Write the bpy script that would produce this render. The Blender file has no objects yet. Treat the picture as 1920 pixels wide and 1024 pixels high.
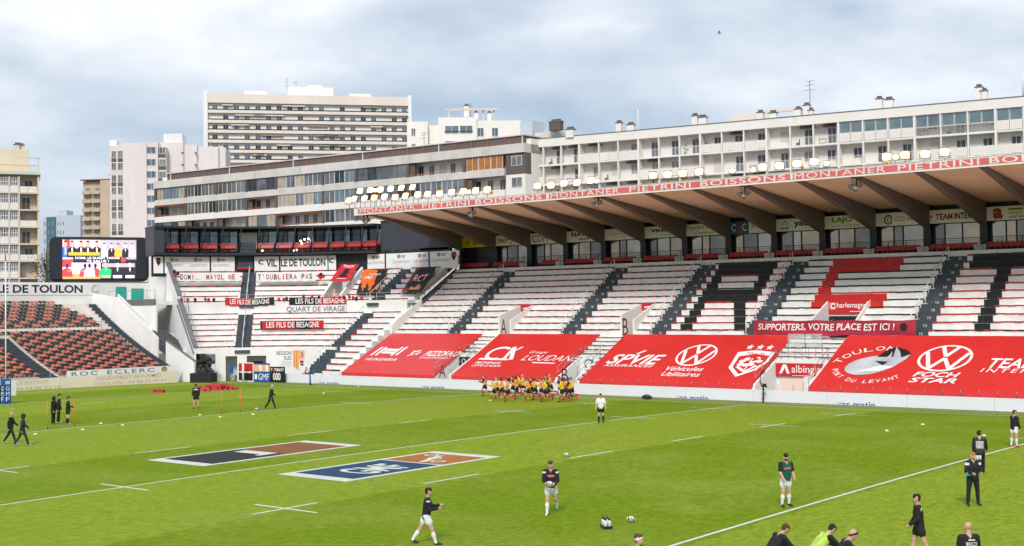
import bpy, math, random
import numpy as np
from mathutils import Matrix, Vector
random.seed(7)
scene = bpy.context.scene
COL = scene.collection
R_ = math.radians

# ------------------------------------------------------------------ camera
# solved from the pitch markings (x along the touchline, y=0 far touchline, z up)
FPX, PITCH, ROLL, YAW = 2403.74, 0.02605, -0.0130, -0.67991
CAM = np.array([46.064, -84.135, 7.4405])
_F = np.array([math.sin(YAW)*math.cos(PITCH), math.cos(YAW)*math.cos(PITCH), math.sin(PITCH)])
_R0 = np.array([math.cos(YAW), -math.sin(YAW), 0.0])
_U0 = np.cross(_R0, _F)
_R = math.cos(ROLL)*_R0 + math.sin(ROLL)*_U0
_U = -math.sin(ROLL)*_R0 + math.cos(ROLL)*_U0
cd = bpy.data.cameras.new('camera')
cd.sensor_width = 36.0
cd.lens = FPX/1920*36.0
cd.clip_start = 0.5
cd.clip_end = 6000
cam = bpy.data.objects.new('camera', cd)
COL.objects.link(cam)
cam.matrix_world = Matrix(((_R[0], _U[0], -_F[0], CAM[0]), (_R[1], _U[1], -_F[1], CAM[1]),
                           (_R[2], _U[2], -_F[2], CAM[2]), (0, 0, 0, 1)))
scene.camera = cam

# ------------------------------------------------------------------ world, sun, exposure
SUN_EL, SUN_AZ = 40.0, 150.0      # azimuth clockwise from +y: behind and to the right of the photographer
world = bpy.data.worlds.new('World')
scene.world = world
world.use_nodes = True
nt = world.node_tree
nt.nodes.clear()
N = nt.nodes.new
L = nt.links.new
wo = N('ShaderNodeOutputWorld')
bg = N('ShaderNodeBackground')
sky = N('ShaderNodeTexSky')
sky.sky_type = 'NISHITA'
sky.sun_disc = False
sky.sun_elevation = R_(SUN_EL)
sky.sun_rotation = R_(SUN_AZ)
tc = N('ShaderNodeTexCoord')
mp = N('ShaderNodeMapping')
mp.inputs['Scale'].default_value = (1.0, 1.0, 2.6)
mp.inputs['Location'].default_value = (3.15, 0.4, 0.2)
L(tc.outputs['Generated'], mp.inputs['Vector'])
n1 = N('ShaderNodeTexNoise'); n1.inputs['Scale'].default_value = 2.3; n1.inputs['Detail'].default_value = 7; n1.inputs['Roughness'].default_value = 0.52
n1.inputs['Distortion'].default_value = 0.35
n2 = N('ShaderNodeTexNoise'); n2.inputs['Scale'].default_value = 7.5; n2.inputs['Detail'].default_value = 8; n2.inputs['Roughness'].default_value = 0.5
L(mp.outputs['Vector'], n1.inputs['Vector'])
L(mp.outputs['Vector'], n2.inputs['Vector'])
mixn = N('ShaderNodeMath'); mixn.operation = 'MULTIPLY_ADD'
mixn.inputs[1].default_value = 0.30
L(n2.outputs['Fac'], mixn.inputs[0])
sc1 = N('ShaderNodeMath'); sc1.operation = 'MULTIPLY'; sc1.inputs[1].default_value = 0.70
L(n1.outputs['Fac'], sc1.inputs[0])
L(sc1.outputs[0], mixn.inputs[2])
cr = N('ShaderNodeValToRGB')
cr.color_ramp.elements[0].position = 0.385; cr.color_ramp.elements[0].color = (0.240, 0.300, 0.378, 1)
cr.color_ramp.elements[1].position = 0.605; cr.color_ramp.elements[1].color = (0.560, 0.570, 0.595, 1)
e = cr.color_ramp.elements.new(0.48); e.color = (0.370, 0.410, 0.462, 1)
L(mixn.outputs[0], cr.inputs['Fac'])
skm = N('ShaderNodeVectorMath'); skm.operation = 'SCALE'; skm.inputs['Scale'].default_value = 0.06
L(sky.outputs['Color'], skm.inputs[0])
mx = N('ShaderNodeMixRGB'); mx.inputs['Fac'].default_value = 0.88
L(skm.outputs[0], mx.inputs['Color1'])
L(cr.outputs['Color'], mx.inputs['Color2'])
L(mx.outputs['Color'], bg.inputs['Color'])
bg.inputs['Strength'].default_value = 1.0
L(bg.outputs[0], wo.inputs['Surface'])

sd = bpy.data.lights.new('sun', 'SUN')
sd.energy = 1.5
sd.angle = R_(14)
sd.color = (1.0, 0.96, 0.90)
sun = bpy.data.objects.new('sun', sd)
COL.objects.link(sun)
_a = R_(SUN_AZ)
sv = Vector((math.sin(_a)*math.cos(R_(SUN_EL)), math.cos(_a)*math.cos(R_(SUN_EL)), math.sin(R_(SUN_EL))))
sun.rotation_euler = sv.to_track_quat('Z', 'Y').to_euler()
sun.location = (0, -60, 60)
vs = scene.view_settings
vs.view_transform = 'Standard'
vs.look = 'None'
vs.exposure = 0.95
vs.gamma = 1.0
vs.use_curve_mapping = False

# ------------------------------------------------------------------ pixel -> place helpers
PW, PC = 67.88, 0.2554          # pitch width, height of its crown
def zc(y):
    return PC*(1-((y+PW/2)/(PW/2))**2) if -PW < y < 0 else 0.0
def _dir(px, py):
    return _F*FPX + _R*(px-960) - _U*(py-512)
def hit(px, py, ax, v):
    d = _dir(px, py); t = (v-CAM[ax])/d[ax]
    return CAM + d*t
def at_depth(px, py, Z):
    d = _dir(px, py); return CAM + d*(Z/FPX)
def ground(px, py):
    z = 0.2
    for _ in range(6):
        g = hit(px, py, 2, z); z = zc(g[1])
    return Vector((g[0], g[1], z))

# ------------------------------------------------------------------ materials
def S(r, g, b):
    def f(c):
        c /= 255.0
        return c/12.92 if c <= 0.04045 else ((c+0.055)/1.055)**2.4
    return (f(r), f(g), f(b))
MATS = {}
def mat(name, rgb, rough=0.75, var=0.10, scale=1.2, metal=0.0, bump=0.0, bscale=30.0, emit=0.0, spec=0.4, stain=None, stretch=None):
    m = bpy.data.materials.new(name)
    m.use_nodes = True
    t = m.node_tree; nn = t.nodes.new; ll = t.links.new
    b = t.nodes['Principled BSDF']
    b.inputs['Roughness'].default_value = rough
    b.inputs['Metallic'].default_value = metal
    b.inputs['Specular IOR Level'].default_value = spec
    geo = nn('ShaderNodeNewGeometry')
    src = geo.outputs['Position']
    if stretch:
        mpp = nn('ShaderNodeMapping'); mpp.inputs['Scale'].default_value = stretch
        ll(src, mpp.inputs['Vector']); src = mpp.outputs['Vector']
    col = None
    if var > 0:
        no = nn('ShaderNodeTexNoise'); no.inputs['Scale'].default_value = scale; no.inputs['Detail'].default_value = 6
        no.inputs['Roughness'].default_value = 0.6
        ll(src, no.inputs['Vector'])
        mr = nn('ShaderNodeMapRange'); mr.inputs['From Min'].default_value = 0.3; mr.inputs['From Max'].default_value = 0.7
        mr.inputs['To Min'].default_value = 1-var; mr.inputs['To Max'].default_value = 1+var*0.6
        ll(no.outputs['Fac'], mr.inputs['Value'])
        vm = nn('ShaderNodeVectorMath'); vm.operation = 'SCALE'; vm.inputs[0].default_value = rgb
        ll(mr.outputs['Result'], vm.inputs['Scale'])
        col = vm.outputs[0]
    if stain:
        no2 = nn('ShaderNodeTexNoise'); no2.inputs['Scale'].default_value = stain[1]; no2.inputs['Detail'].default_value = 8; no2.inputs['Roughness'].default_value = 0.65
        ll(src, no2.inputs['Vector'])
        r2 = nn('ShaderNodeMapRange'); r2.inputs['From Min'].default_value = stain[2]; r2.inputs['From Max'].default_value = stain[2]+0.14
        r2.inputs['To Max'].default_value = stain[3]
        ll(no2.outputs['Fac'], r2.inputs['Value'])
        m2 = nn('ShaderNodeMixRGB'); m2.inputs['Color2'].default_value = (*stain[0], 1)
        ll(r2.outputs['Result'], m2.inputs['Fac'])
        ll(col, m2.inputs['Color1'])
        col = m2.outputs['Color']
    if col is not None:
        ll(col, b.inputs['Base Color'])
    else:
        b.inputs['Base Color'].default_value = (*rgb, 1)
    if bump > 0:
        nb = nn('ShaderNodeTexNoise'); nb.inputs['Scale'].default_value = bscale; nb.inputs['Detail'].default_value = 4
        ll(geo.outputs['Position'], nb.inputs['Vector'])
        bp = nn('ShaderNodeBump'); bp.inputs['Strength'].default_value = bump; bp.inputs['Distance'].default_value = 0.05
        ll(nb.outputs['Fac'], bp.inputs['Height'])
        ll(bp.outputs['Normal'], b.inputs['Normal'])
    if emit > 0:
        b.inputs['Emission Color'].default_value = (*rgb, 1)
        b.inputs['Emission Strength'].default_value = emit
    MATS[name] = m
    return m
def M(name):
    return MATS[name]

WHITE = (0.78, 0.77, 0.75)
mat('white_terrace', (0.81, 0.80, 0.775), 0.7, 0.13, 0.9, stain=((0.22, 0.20, 0.17), 0.8, 0.66, 0.75), bump=0.15)
mat('white_wall', (0.81, 0.80, 0.78), 0.7, 0.10, 0.35, stain=((0.40, 0.38, 0.34), 0.5, 0.63, 0.5), stretch=(1, 1, 0.35), bump=0.1)
mat('white_panel', (0.80, 0.80, 0.80), 0.5, 0.05, 0.6)
mat('step_grey', (0.060, 0.075, 0.092), 0.8, 0.25, 1.5, bump=0.2)
mat('step_nose', (0.30, 0.31, 0.33), 0.8, 0.2, 2.0)
mat('seat_red', (0.42, 0.030, 0.028), 0.45, 0.22, 2.3)
mat('seat_faded', (0.60, 0.190, 0.125), 0.55, 0.35, 1.3)
mat('seat_black', (0.022, 0.022, 0.024), 0.5, 0.25, 2.0)
mat('seat_frame', (0.07, 0.06, 0.055), 0.6, 0.2)
mat('paint_black', (0.012, 0.012, 0.014), 0.6, 0.35, 1.2, stain=((0.25, 0.24, 0.22), 1.3, 0.68, 0.6))
mat('paint_red', (0.58, 0.022, 0.018), 0.6, 0.14, 1.2, stain=((0.5, 0.4, 0.35), 1.2, 0.70, 0.6))
mat('tarp_red', (0.66, 0.030, 0.028), 0.36, 0.09, 0.35, bump=0.5, bscale=1.6, spec=0.6)
mat('tarp_text', (0.86, 0.84, 0.84), 0.5, 0.04, 0.6)
mat('silver', (0.52, 0.54, 0.57), 0.4, 0.35, 0.35)
mat('banner_pink', (0.40, 0.022, 0.045), 0.6, 0.20, 0.8, bump=0.2, bscale=2.5)
mat('white_cloth', (0.80, 0.79, 0.78), 0.8, 0.05, 1.0)
mat('black_cloth', (0.014, 0.014, 0.017), 0.75, 0.3, 2.0)
mat('red_cloth', (0.56, 0.018, 0.03), 0.7, 0.15, 1.5)
mat('navy', (0.018, 0.022, 0.050), 0.6, 0.1)
mat('dark_metal', (0.022, 0.024, 0.028), 0.5, 0.2, 1.0)
mat('black_cladding', (0.020, 0.023, 0.030), 0.45, 0.2, 0.5, stretch=(1, 1, 0.2))
mat('grey_cladding', (0.045, 0.052, 0.066), 0.5, 0.15, 0.4, stretch=(1, 1, 0.1))
mat('rail_white', (0.70, 0.70, 0.70), 0.4, 0.08)
mat('rail_grey', (0.28, 0.29, 0.30), 0.4, 0.15, metal=0.5)
mat('galv', (0.14, 0.17, 0.19), 0.45, 0.2, metal=0.3)
mat('rib_brown', (0.175, 0.148, 0.145), 0.8, 0.14, 0.5, bump=0.1, stretch=(1, 0.4, 1))
mat('soffit', (0.85, 0.66, 0.57), 0.85, 0.07, 0.35, stain=((0.55, 0.40, 0.34), 0.5, 0.62, 0.4))
mat('roof_top', (0.45, 0.43, 0.40), 0.9, 0.15)
mat('fascia_red', (0.68, 0.135, 0.135), 0.55, 0.12, 1.0)
mat('fascia_white', (0.74, 0.71, 0.69), 0.6, 0.10, 1.0)
mat('lead_grey', (0.16, 0.16, 0.17), 0.5, 0.2)
mat('lamp_house', (0.10, 0.095, 0.09), 0.5, 0.2)
mat('amber', (0.55, 0.20, 0.04), 0.4, 0.2)
def lamp_mat(name, core, rim, e_core):
    # glow painted into the lens: bright middle, turning orange towards its rim
    m = bpy.data.materials.new(name); m.use_nodes = True
    t = m.node_tree; nn = t.nodes.new; ll = t.links.new; b = t.nodes['Principled BSDF']
    b.inputs['Base Color'].default_value = (0.6, 0.5, 0.3, 1); b.inputs['Roughness'].default_value = 0.3
    c = nn('ShaderNodeTexCoord'); g_ = nn('ShaderNodeVectorMath'); g_.operation = 'LENGTH'
    mp_ = nn('ShaderNodeMapping'); mp_.inputs['Location'].default_value = (-1.0, 0, -1.0); mp_.inputs['Scale'].default_value = (2.0, 0, 2.0)
    ll(c.outputs['Generated'], mp_.inputs['Vector']); ll(mp_.outputs['Vector'], g_.inputs[0])
    rp = nn('ShaderNodeValToRGB'); rp.color_ramp.elements[0].position = 0.35; rp.color_ramp.elements[0].color = (*core, 1)
    rp.color_ramp.elements[1].position = 1.15; rp.color_ramp.elements[1].color = (*rim, 1)
    ll(g_.outputs['Value'], rp.inputs['Fac'])
    mr = nn('ShaderNodeMapRange'); mr.inputs['From Min'].default_value = 0.3; mr.inputs['From Max'].default_value = 1.2; mr.inputs['To Min'].default_value = e_core; mr.inputs['To Max'].default_value = 0.55
    ll(g_.outputs['Value'], mr.inputs['Value'])
    ll(rp.outputs['Color'], b.inputs['Emission Color']); ll(mr.outputs['Result'], b.inputs['Emission Strength'])
    MATS[name] = m
lamp_mat('lamp_glow', (1.0, 0.86, 0.58), (1.0, 0.42, 0.10), 9.0)
lamp_mat('lamp_glow_white', (1.0, 0.92, 0.80), (1.0, 0.60, 0.30), 8.0)
mat('strip_glow', (1.0, 0.95, 0.80), 0.4, 0, emit=4.0)
mat('spot_glow', (1.0, 0.80, 0.45), 0.4, 0, emit=6.0)
mat('horn', (0.34, 0.33, 0.31), 0.5, 0.25)
mat('hoarding', (0.73, 0.74, 0.80), 0.45, 0.04, 0.3)
mat('blue_print', (0.010, 0.13, 0.38), 0.5, 0.05)
mat('blue_pad', (0.012, 0.085, 0.33), 0.5, 0.12)
mat('cream_board', (0.80, 0.71, 0.61), 0.6, 0.08, 0.6, stain=((0.42, 0.35, 0.28), 0.9, 0.62, 0.35))
mat('faint_print', (0.58, 0.47, 0.38), 0.7, 0.1)
mat('grey_print', (0.27, 0.28, 0.31), 0.6, 0.1)
mat('blue_grey_print', (0.13, 0.15, 0.23), 0.6, 0.08)
mat('gold_print', (0.38, 0.25, 0.08), 0.6, 0.15)
mat('violet_print', (0.16, 0.19, 0.40), 0.6, 0.1)
mat('orange_print', (0.78, 0.28, 0.02), 0.6, 0.1)
mat('pale_orange', (0.80, 0.42, 0.22), 0.6, 0.1)
mat('yellow_sign', (0.66, 0.50, 0.02), 0.5, 0.1)
mat('green_print', (0.12, 0.25, 0.03), 0.6, 0.1)
mat('teal_sign', (0.012, 0.16, 0.20), 0.5, 0.1)
mat('teal_door', (0.02, 0.36, 0.28), 0.5, 0.12, 1.0, stretch=(1, 1, 0.2))
mat('red_sign', (0.56, 0.020, 0.024), 0.45, 0.06)
mat('brown_red_print', (0.30, 0.05, 0.03), 0.6, 0.1)
mat('letter_maroon', (0.22, 0.020, 0.025), 0.6, 0.1)
mat('tent_white', (0.60, 0.59, 0.57), 0.6, 0.05)
mat('plinth_black', (0.012, 0.012, 0.012), 0.6, 0.2)
mat('pale_green', (0.40, 0.47, 0.36), 0.8, 0.2, 0.8)
mat('bag_red', (0.48, 0.025, 0.028), 0.5, 0.15)
mat('pole_orange', (0.80, 0.14, 0.02), 0.5, 0.1)
mat('cone_yellow', (0.75, 0.74, 0.35), 0.5, 0.05)
mat('ball_white', (0.80, 0.78, 0.76), 0.5, 0.06, 8)
mat('ball_maroon', (0.22, 0.02, 0.04), 0.5, 0.1)
# facades
mat('cream', (0.74, 0.66, 0.585), 0.85, 0.08, 0.15, stain=((0.40, 0.35, 0.30), 0.3, 0.64, 0.4), stretch=(1, 1, 0.3))
mat('cream_yellow', (0.66, 0.58, 0.43), 0.85, 0.08, 0.2, stain=((0.40, 0.34, 0.25), 0.3, 0.64, 0.4), stretch=(1, 1, 0.3))
mat('off_white', (0.80, 0.765, 0.71), 0.85, 0.07, 0.2, stain=((0.42, 0.39, 0.34), 0.4, 0.64, 0.45), stretch=(1, 1, 0.3))
mat('ivory', (0.63, 0.58, 0.49), 0.85, 0.08, 0.3)
mat('pale_pink_wall', (0.72, 0.655, 0.635), 0.9, 0.07, 0.2, stain=((0.42, 0.38, 0.36), 0.25, 0.62, 0.4), stretch=(1, 1, 0.3))
mat('beige_wall', (0.52, 0.41, 0.30), 0.9, 0.10, 0.3)
mat('concrete', (0.62, 0.59, 0.55), 0.9, 0.16, 0.5, stain=((0.30, 0.27, 0.24), 0.6, 0.60, 0.5), stretch=(1, 1, 0.5))
mat('brown_panel', (0.135, 0.100, 0.090), 0.8, 0.15, 0.5)
mat('rust_rail', (0.34, 0.115, 0.06), 0.7, 0.2)
mat('roller', (0.60, 0.55, 0.48), 0.7, 0.08, 0.5)
mat('frame_white', (0.68, 0.66, 0.63), 0.5, 0.05)
mat('curtain', (0.42, 0.36, 0.28), 0.8, 0.3, 0.8)
mat('orange_curtain', (0.42, 0.17, 0.05), 0.8, 0.3, 1.0)
mat('awning_green', (0.08, 0.15, 0.10), 0.8, 0.15)
mat('awning_stripe', (0.40, 0.33, 0.20), 0.8, 0.3, 3.0)
mat('blue_cladding', (0.07, 0.15, 0.20), 0.5, 0.2)
mat('pale_blue_wall', (0.46, 0.53, 0.60), 0.8, 0.06)
mat('bark', (0.10, 0.08, 0.06), 0.9, 0.2, 3)
mat('leaf_brown', (0.16, 0.12, 0.045), 0.8, 0.4, 1.2)
mat('leaf_green', (0.05, 0.085, 0.03), 0.7, 0.4, 2.0)
def glass(name, tint, rough, var=0.5, scale=0.25, metal=0.55):
    m = mat(name, tint, rough, var, scale, metal=metal, spec=0.6)
    return m
glass('box_glass', (0.30, 0.275, 0.24), 0.10, 0.3, 0.5, 0.65)
glass('box_glass_dark', (0.16, 0.15, 0.14), 0.08, 0.3, 0.5, 0.5)
glass('box_glass_warm', (0.33, 0.27, 0.20), 0.12, 0.3, 0.5, 0.55)
glass('pane_blue', (0.16, 0.21, 0.26), 0.12, 0.5, 0.4, 0.6)
glass('pane_dark', (0.06, 0.07, 0.085), 0.12, 0.6, 0.5, 0.5)
glass('pane_mid', (0.19, 0.20, 0.21), 0.15, 0.6, 0.45, 0.45)
glass('pane_teal', (0.22, 0.29, 0.31), 0.12, 0.4, 0.3, 0.55)
glass('clear_screen', (0.50, 0.55, 0.55), 0.1, 0.1, 0.3, 0.0)

# ------------------------------------------------------------------ mesh building
class MB:
    def __init__(self):
        self.v = []; self.f = []; self.m = []; self.sm = []
    def add(self, vs, fs, mi=0, smooth=False):
        o = len(self.v)
        self.v.extend([tuple(a) for a in vs])
        for q in fs:
            self.f.append(tuple(o+i for i in q)); self.m.append(mi); self.sm.append(smooth)
        return self
    def box(self, x0, x1, y0, y1, z0, z1, mi=0):
        vs = [(x0, y0, z0), (x1, y0, z0), (x1, y1, z0), (x0, y1, z0), (x0, y0, z1), (x1, y0, z1), (x1, y1, z1), (x0, y1, z1)]
        return self.add(vs, [(0, 3, 2, 1), (4, 5, 6, 7), (0, 1, 5, 4), (1, 2, 6, 5), (2, 3, 7, 6), (3, 0, 4, 7)], mi)
    def hexa(self, b, t, mi=0):
        # bottom 4 and top 4 points, counter-clockwise from above
        return self.add(list(b)+list(t), [(0, 3, 2, 1), (4, 5, 6, 7), (0, 1, 5, 4), (1, 2, 6, 5), (2, 3, 7, 6), (3, 0, 4, 7)], mi)
    def prism_x(self, poly, x0, x1, mi=0):
        # polygon in (y,z) extruded along x
        n = len(poly)
        vs = [(x0, y, z) for y, z in poly]+[(x1, y, z) for y, z in poly]
        fs = [tuple(range(n)), tuple(range(2*n-1, n-1, -1))]+[(i, i+n, (i+1) % n+n, (i+1) % n) for i in range(n)]
        return self.add(vs, fs, mi)
    def prism_y(self, poly, y0, y1, mi=0):
        n = len(poly)
        vs = [(x, y0, z) for x, z in poly]+[(x, y1, z) for x, z in poly]
        fs = [tuple(range(n)), tuple(range(2*n-1, n-1, -1))]+[(i, i+n, (i+1) % n+n, (i+1) % n) for i in range(n)]
        return self.add(vs, fs, mi)
    def tube(self, pts, r, n=6, mi=0, smooth=True):
        pts = [Vector(q) for q in pts]
        rs = r if isinstance(r, (list, tuple)) else [r]*len(pts)
        vs = []
        for i, q in enumerate(pts):
            d = (pts[min(i+1, len(pts)-1)]-pts[max(i-1, 0)]).normalized()
            a = d.orthogonal().normalized() if i == 0 else (a - d*a.dot(d)).normalized()
            b = d.cross(a)
            for k in range(n):
                t = 2*math.pi*k/n
                vs.append(q+(a*math.cos(t)+b*math.sin(t))*rs[i])
        fs = []
        for i in range(len(pts)-1):
            for k in range(n):
                fs.append((i*n+k, i*n+(k+1) % n, (i+1)*n+(k+1) % n, (i+1)*n+k))
        fs.append(tuple(range(n-1, -1, -1)))
        fs.append(tuple(range((len(pts)-1)*n, len(pts)*n)))
        return self.add(vs, fs, mi, smooth)
    def ball(self, c, rx, ry, rz, n=12, k=8, mi=0, mifun=None):
        vs = [(c[0], c[1], c[2]-rz)]
        for j in range(1, k):
            ph = -math.pi/2+math.pi*j/k
            for i in range(n):
                t = 2*math.pi*i/n
                vs.append((c[0]+rx*math.cos(ph)*math.cos(t), c[1]+ry*math.cos(ph)*math.sin(t), c[2]+rz*math.sin(ph)))
        vs.append((c[0], c[1], c[2]+rz))
        fs = [(0, 1+(i+1) % n, 1+i) for i in range(n)]
        for j in range(k-2):
            for i in range(n):
                fs.append((1+j*n+i, 1+j*n+(i+1) % n, 1+(j+1)*n+(i+1) % n, 1+(j+1)*n+i))
        o = 1+(k-2)*n
        fs += [(o+i, o+(i+1) % n, len(vs)-1) for i in range(n)]
        return self.add(vs, fs, mi, True)
    def grid(self, nu, nv, fn, mi=0, smooth=False):
        vs = [fn(i/nu, j/nv) for j in range(nv+1) for i in range(nu+1)]
        fs = [(j*(nu+1)+i, j*(nu+1)+i+1, (j+1)*(nu+1)+i+1, (j+1)*(nu+1)+i) for j in range(nv) for i in range(nu)]
        return self.add(vs, fs, mi, smooth)
    def mesh(self, name, mats):
        me = bpy.data.meshes.new(name)
        me.from_pydata([tuple(map(float, q)) for q in self.v], [], self.f)
        for q in (mats if isinstance(mats, (list, tuple)) else [mats]):
            me.materials.append(M(q) if isinstance(q, str) else q)
        me.polygons.foreach_set('material_index', self.m)
        me.polygons.foreach_set('use_smooth', self.sm)
        me.update()
        return me
    def build(self, name, mats, parent=None, local=False, loc=None):
        if parent is not None and not local:
            inv = XF[parent.name].inverted()
            self.v = [tuple(inv @ Vector(q)) for q in self.v]
        return place(name, self.mesh(name, mats), parent, loc)
XF = {}
def place(name, me, parent=None, loc=None, rotz=0.0):
    o = bpy.data.objects.new(name, me)
    COL.objects.link(o)
    m = Matrix.Identity(4)
    if loc is not None:
        o.location = loc; m = Matrix.Translation(loc)
    if rotz:
        o.rotation_euler = (0, 0, rotz); m = m @ Matrix.Rotation(rotz, 4, 'Z')
    if parent is not None:
        o.parent = parent; m = XF[parent.name] @ m
    XF[o.name] = m
    return o
def thing(name, label, cat, loc=(0, 0, 0), rotz=0.0, group=None):
    o = place(name, None, None, loc, rotz)
    o.empty_display_size = 0.3
    return tag(o, label, cat, group)
def tag(o, label, cat, group=None):
    o['label'] = label; o['category'] = cat
    if group: o['group'] = group
    return o
def struct(o):
    o['kind'] = 'structure'; return o
def stuff(o):
    o['kind'] = 'stuff'; return o
ORD = ['first', 'second', 'third', 'fourth', 'fifth', 'sixth', 'seventh', 'eighth', 'ninth', 'tenth', 'eleventh', 'twelfth', 'thirteenth',
       'fourteenth', 'fifteenth', 'sixteenth', 'seventeenth', 'eighteenth', 'nineteenth', 'twentieth']
ORD += ['twenty-'+q for q in ORD[:9]]+['thirtieth']+['thirty-'+q for q in ORD[:9]]+['fortieth']+['forty-'+q for q in ORD[:9]]

# ------------------------------------------------------------------ lettering (built-in font, as mesh)
_TC = {}
def glyphs(s, bold=0.0, shear=0.0, spacing=1.0):
    k = (s, bold, shear, spacing)
    if k not in _TC:
        c = bpy.data.curves.new('lettering', 'FONT')
        c.body = s; c.size = 1.0; c.offset = bold; c.shear = shear; c.space_character = spacing
        c.resolution_u = 3; c.fill_mode = 'FRONT'
        o = bpy.data.objects.new('lettering', c)
        me = bpy.data.meshes.new_from_object(o)
        v = np.array([q.co[:2] for q in me.vertices]) if len(me.vertices) else np.zeros((1, 2))
        f = [tuple(q.vertices) for q in me.polygons]
        bpy.data.objects.remove(o); bpy.data.curves.remove(c); bpy.data.meshes.remove(me)
        lo, hi = v.min(0), v.max(0)
        v = (v-lo)/np.maximum(hi-lo, 1e-6)
        _TC[k] = (v, f)
    return _TC[k]
def text(mb, s, fn, u0, u1, v0, v1, mi=0, bold=0.012, shear=0.0, spacing=1.0):
    # fn maps (u,v) on the surface to a point; the string fills the box u0..u1, v0..v1
    v, f = glyphs(s, bold, shear, spacing)
    mb.add([fn(u0+(u1-u0)*a, v0+(v1-v0)*b) for a, b in v], f, mi)
    return mb
def flat(o, du, dv):
    o, du, dv = Vector(o), Vector(du), Vector(dv)
    return lambda u, v: o+du*u+dv*v
def shape(mb, pts, fn, mi=0):
    n = len(pts)
    mb.add([fn(a, b) for a, b in pts], [tuple(range(n))], mi)
def ring2d(mb, cu, cv, ru, rv, wu, wv, fn, mi=0, n=32, a0=0, a1=360):
    vs = []
    for i in range(n+1):
        t = R_(a0+(a1-a0)*i/n)
        vs.append(fn(cu+ru*math.cos(t), cv+rv*math.sin(t)))
        vs.append(fn(cu+(ru-wu)*math.cos(t), cv+(rv-wv)*math.sin(t)))
    mb.add(vs, [(2*i, 2*i+1, 2*i+3, 2*i+2) for i in range(n)], mi)
def bar2d(mb, p0, p1, w, fn, mi=0):
    a = Vector((p0[0], p0[1])); b = Vector((p1[0], p1[1])); d = (b-a).normalized(); q = Vector((-d.y, d.x))*w/2
    shape(mb, [a-q, b-q, b+q, a+q], fn, mi)

# ================================================================== GROUND AND PITCH
g = MB().add([(-3000, -3000, -0.08), (3000, -3000, -0.08), (3000, 3000, -0.08), (-3000, 3000, -0.08)], [(0, 1, 2, 3)])
mat('asphalt', (0.12, 0.115, 0.11), 0.9, 0.2, 0.6, bump=0.2)
struct(g.build('ground', 'asphalt'))

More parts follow.
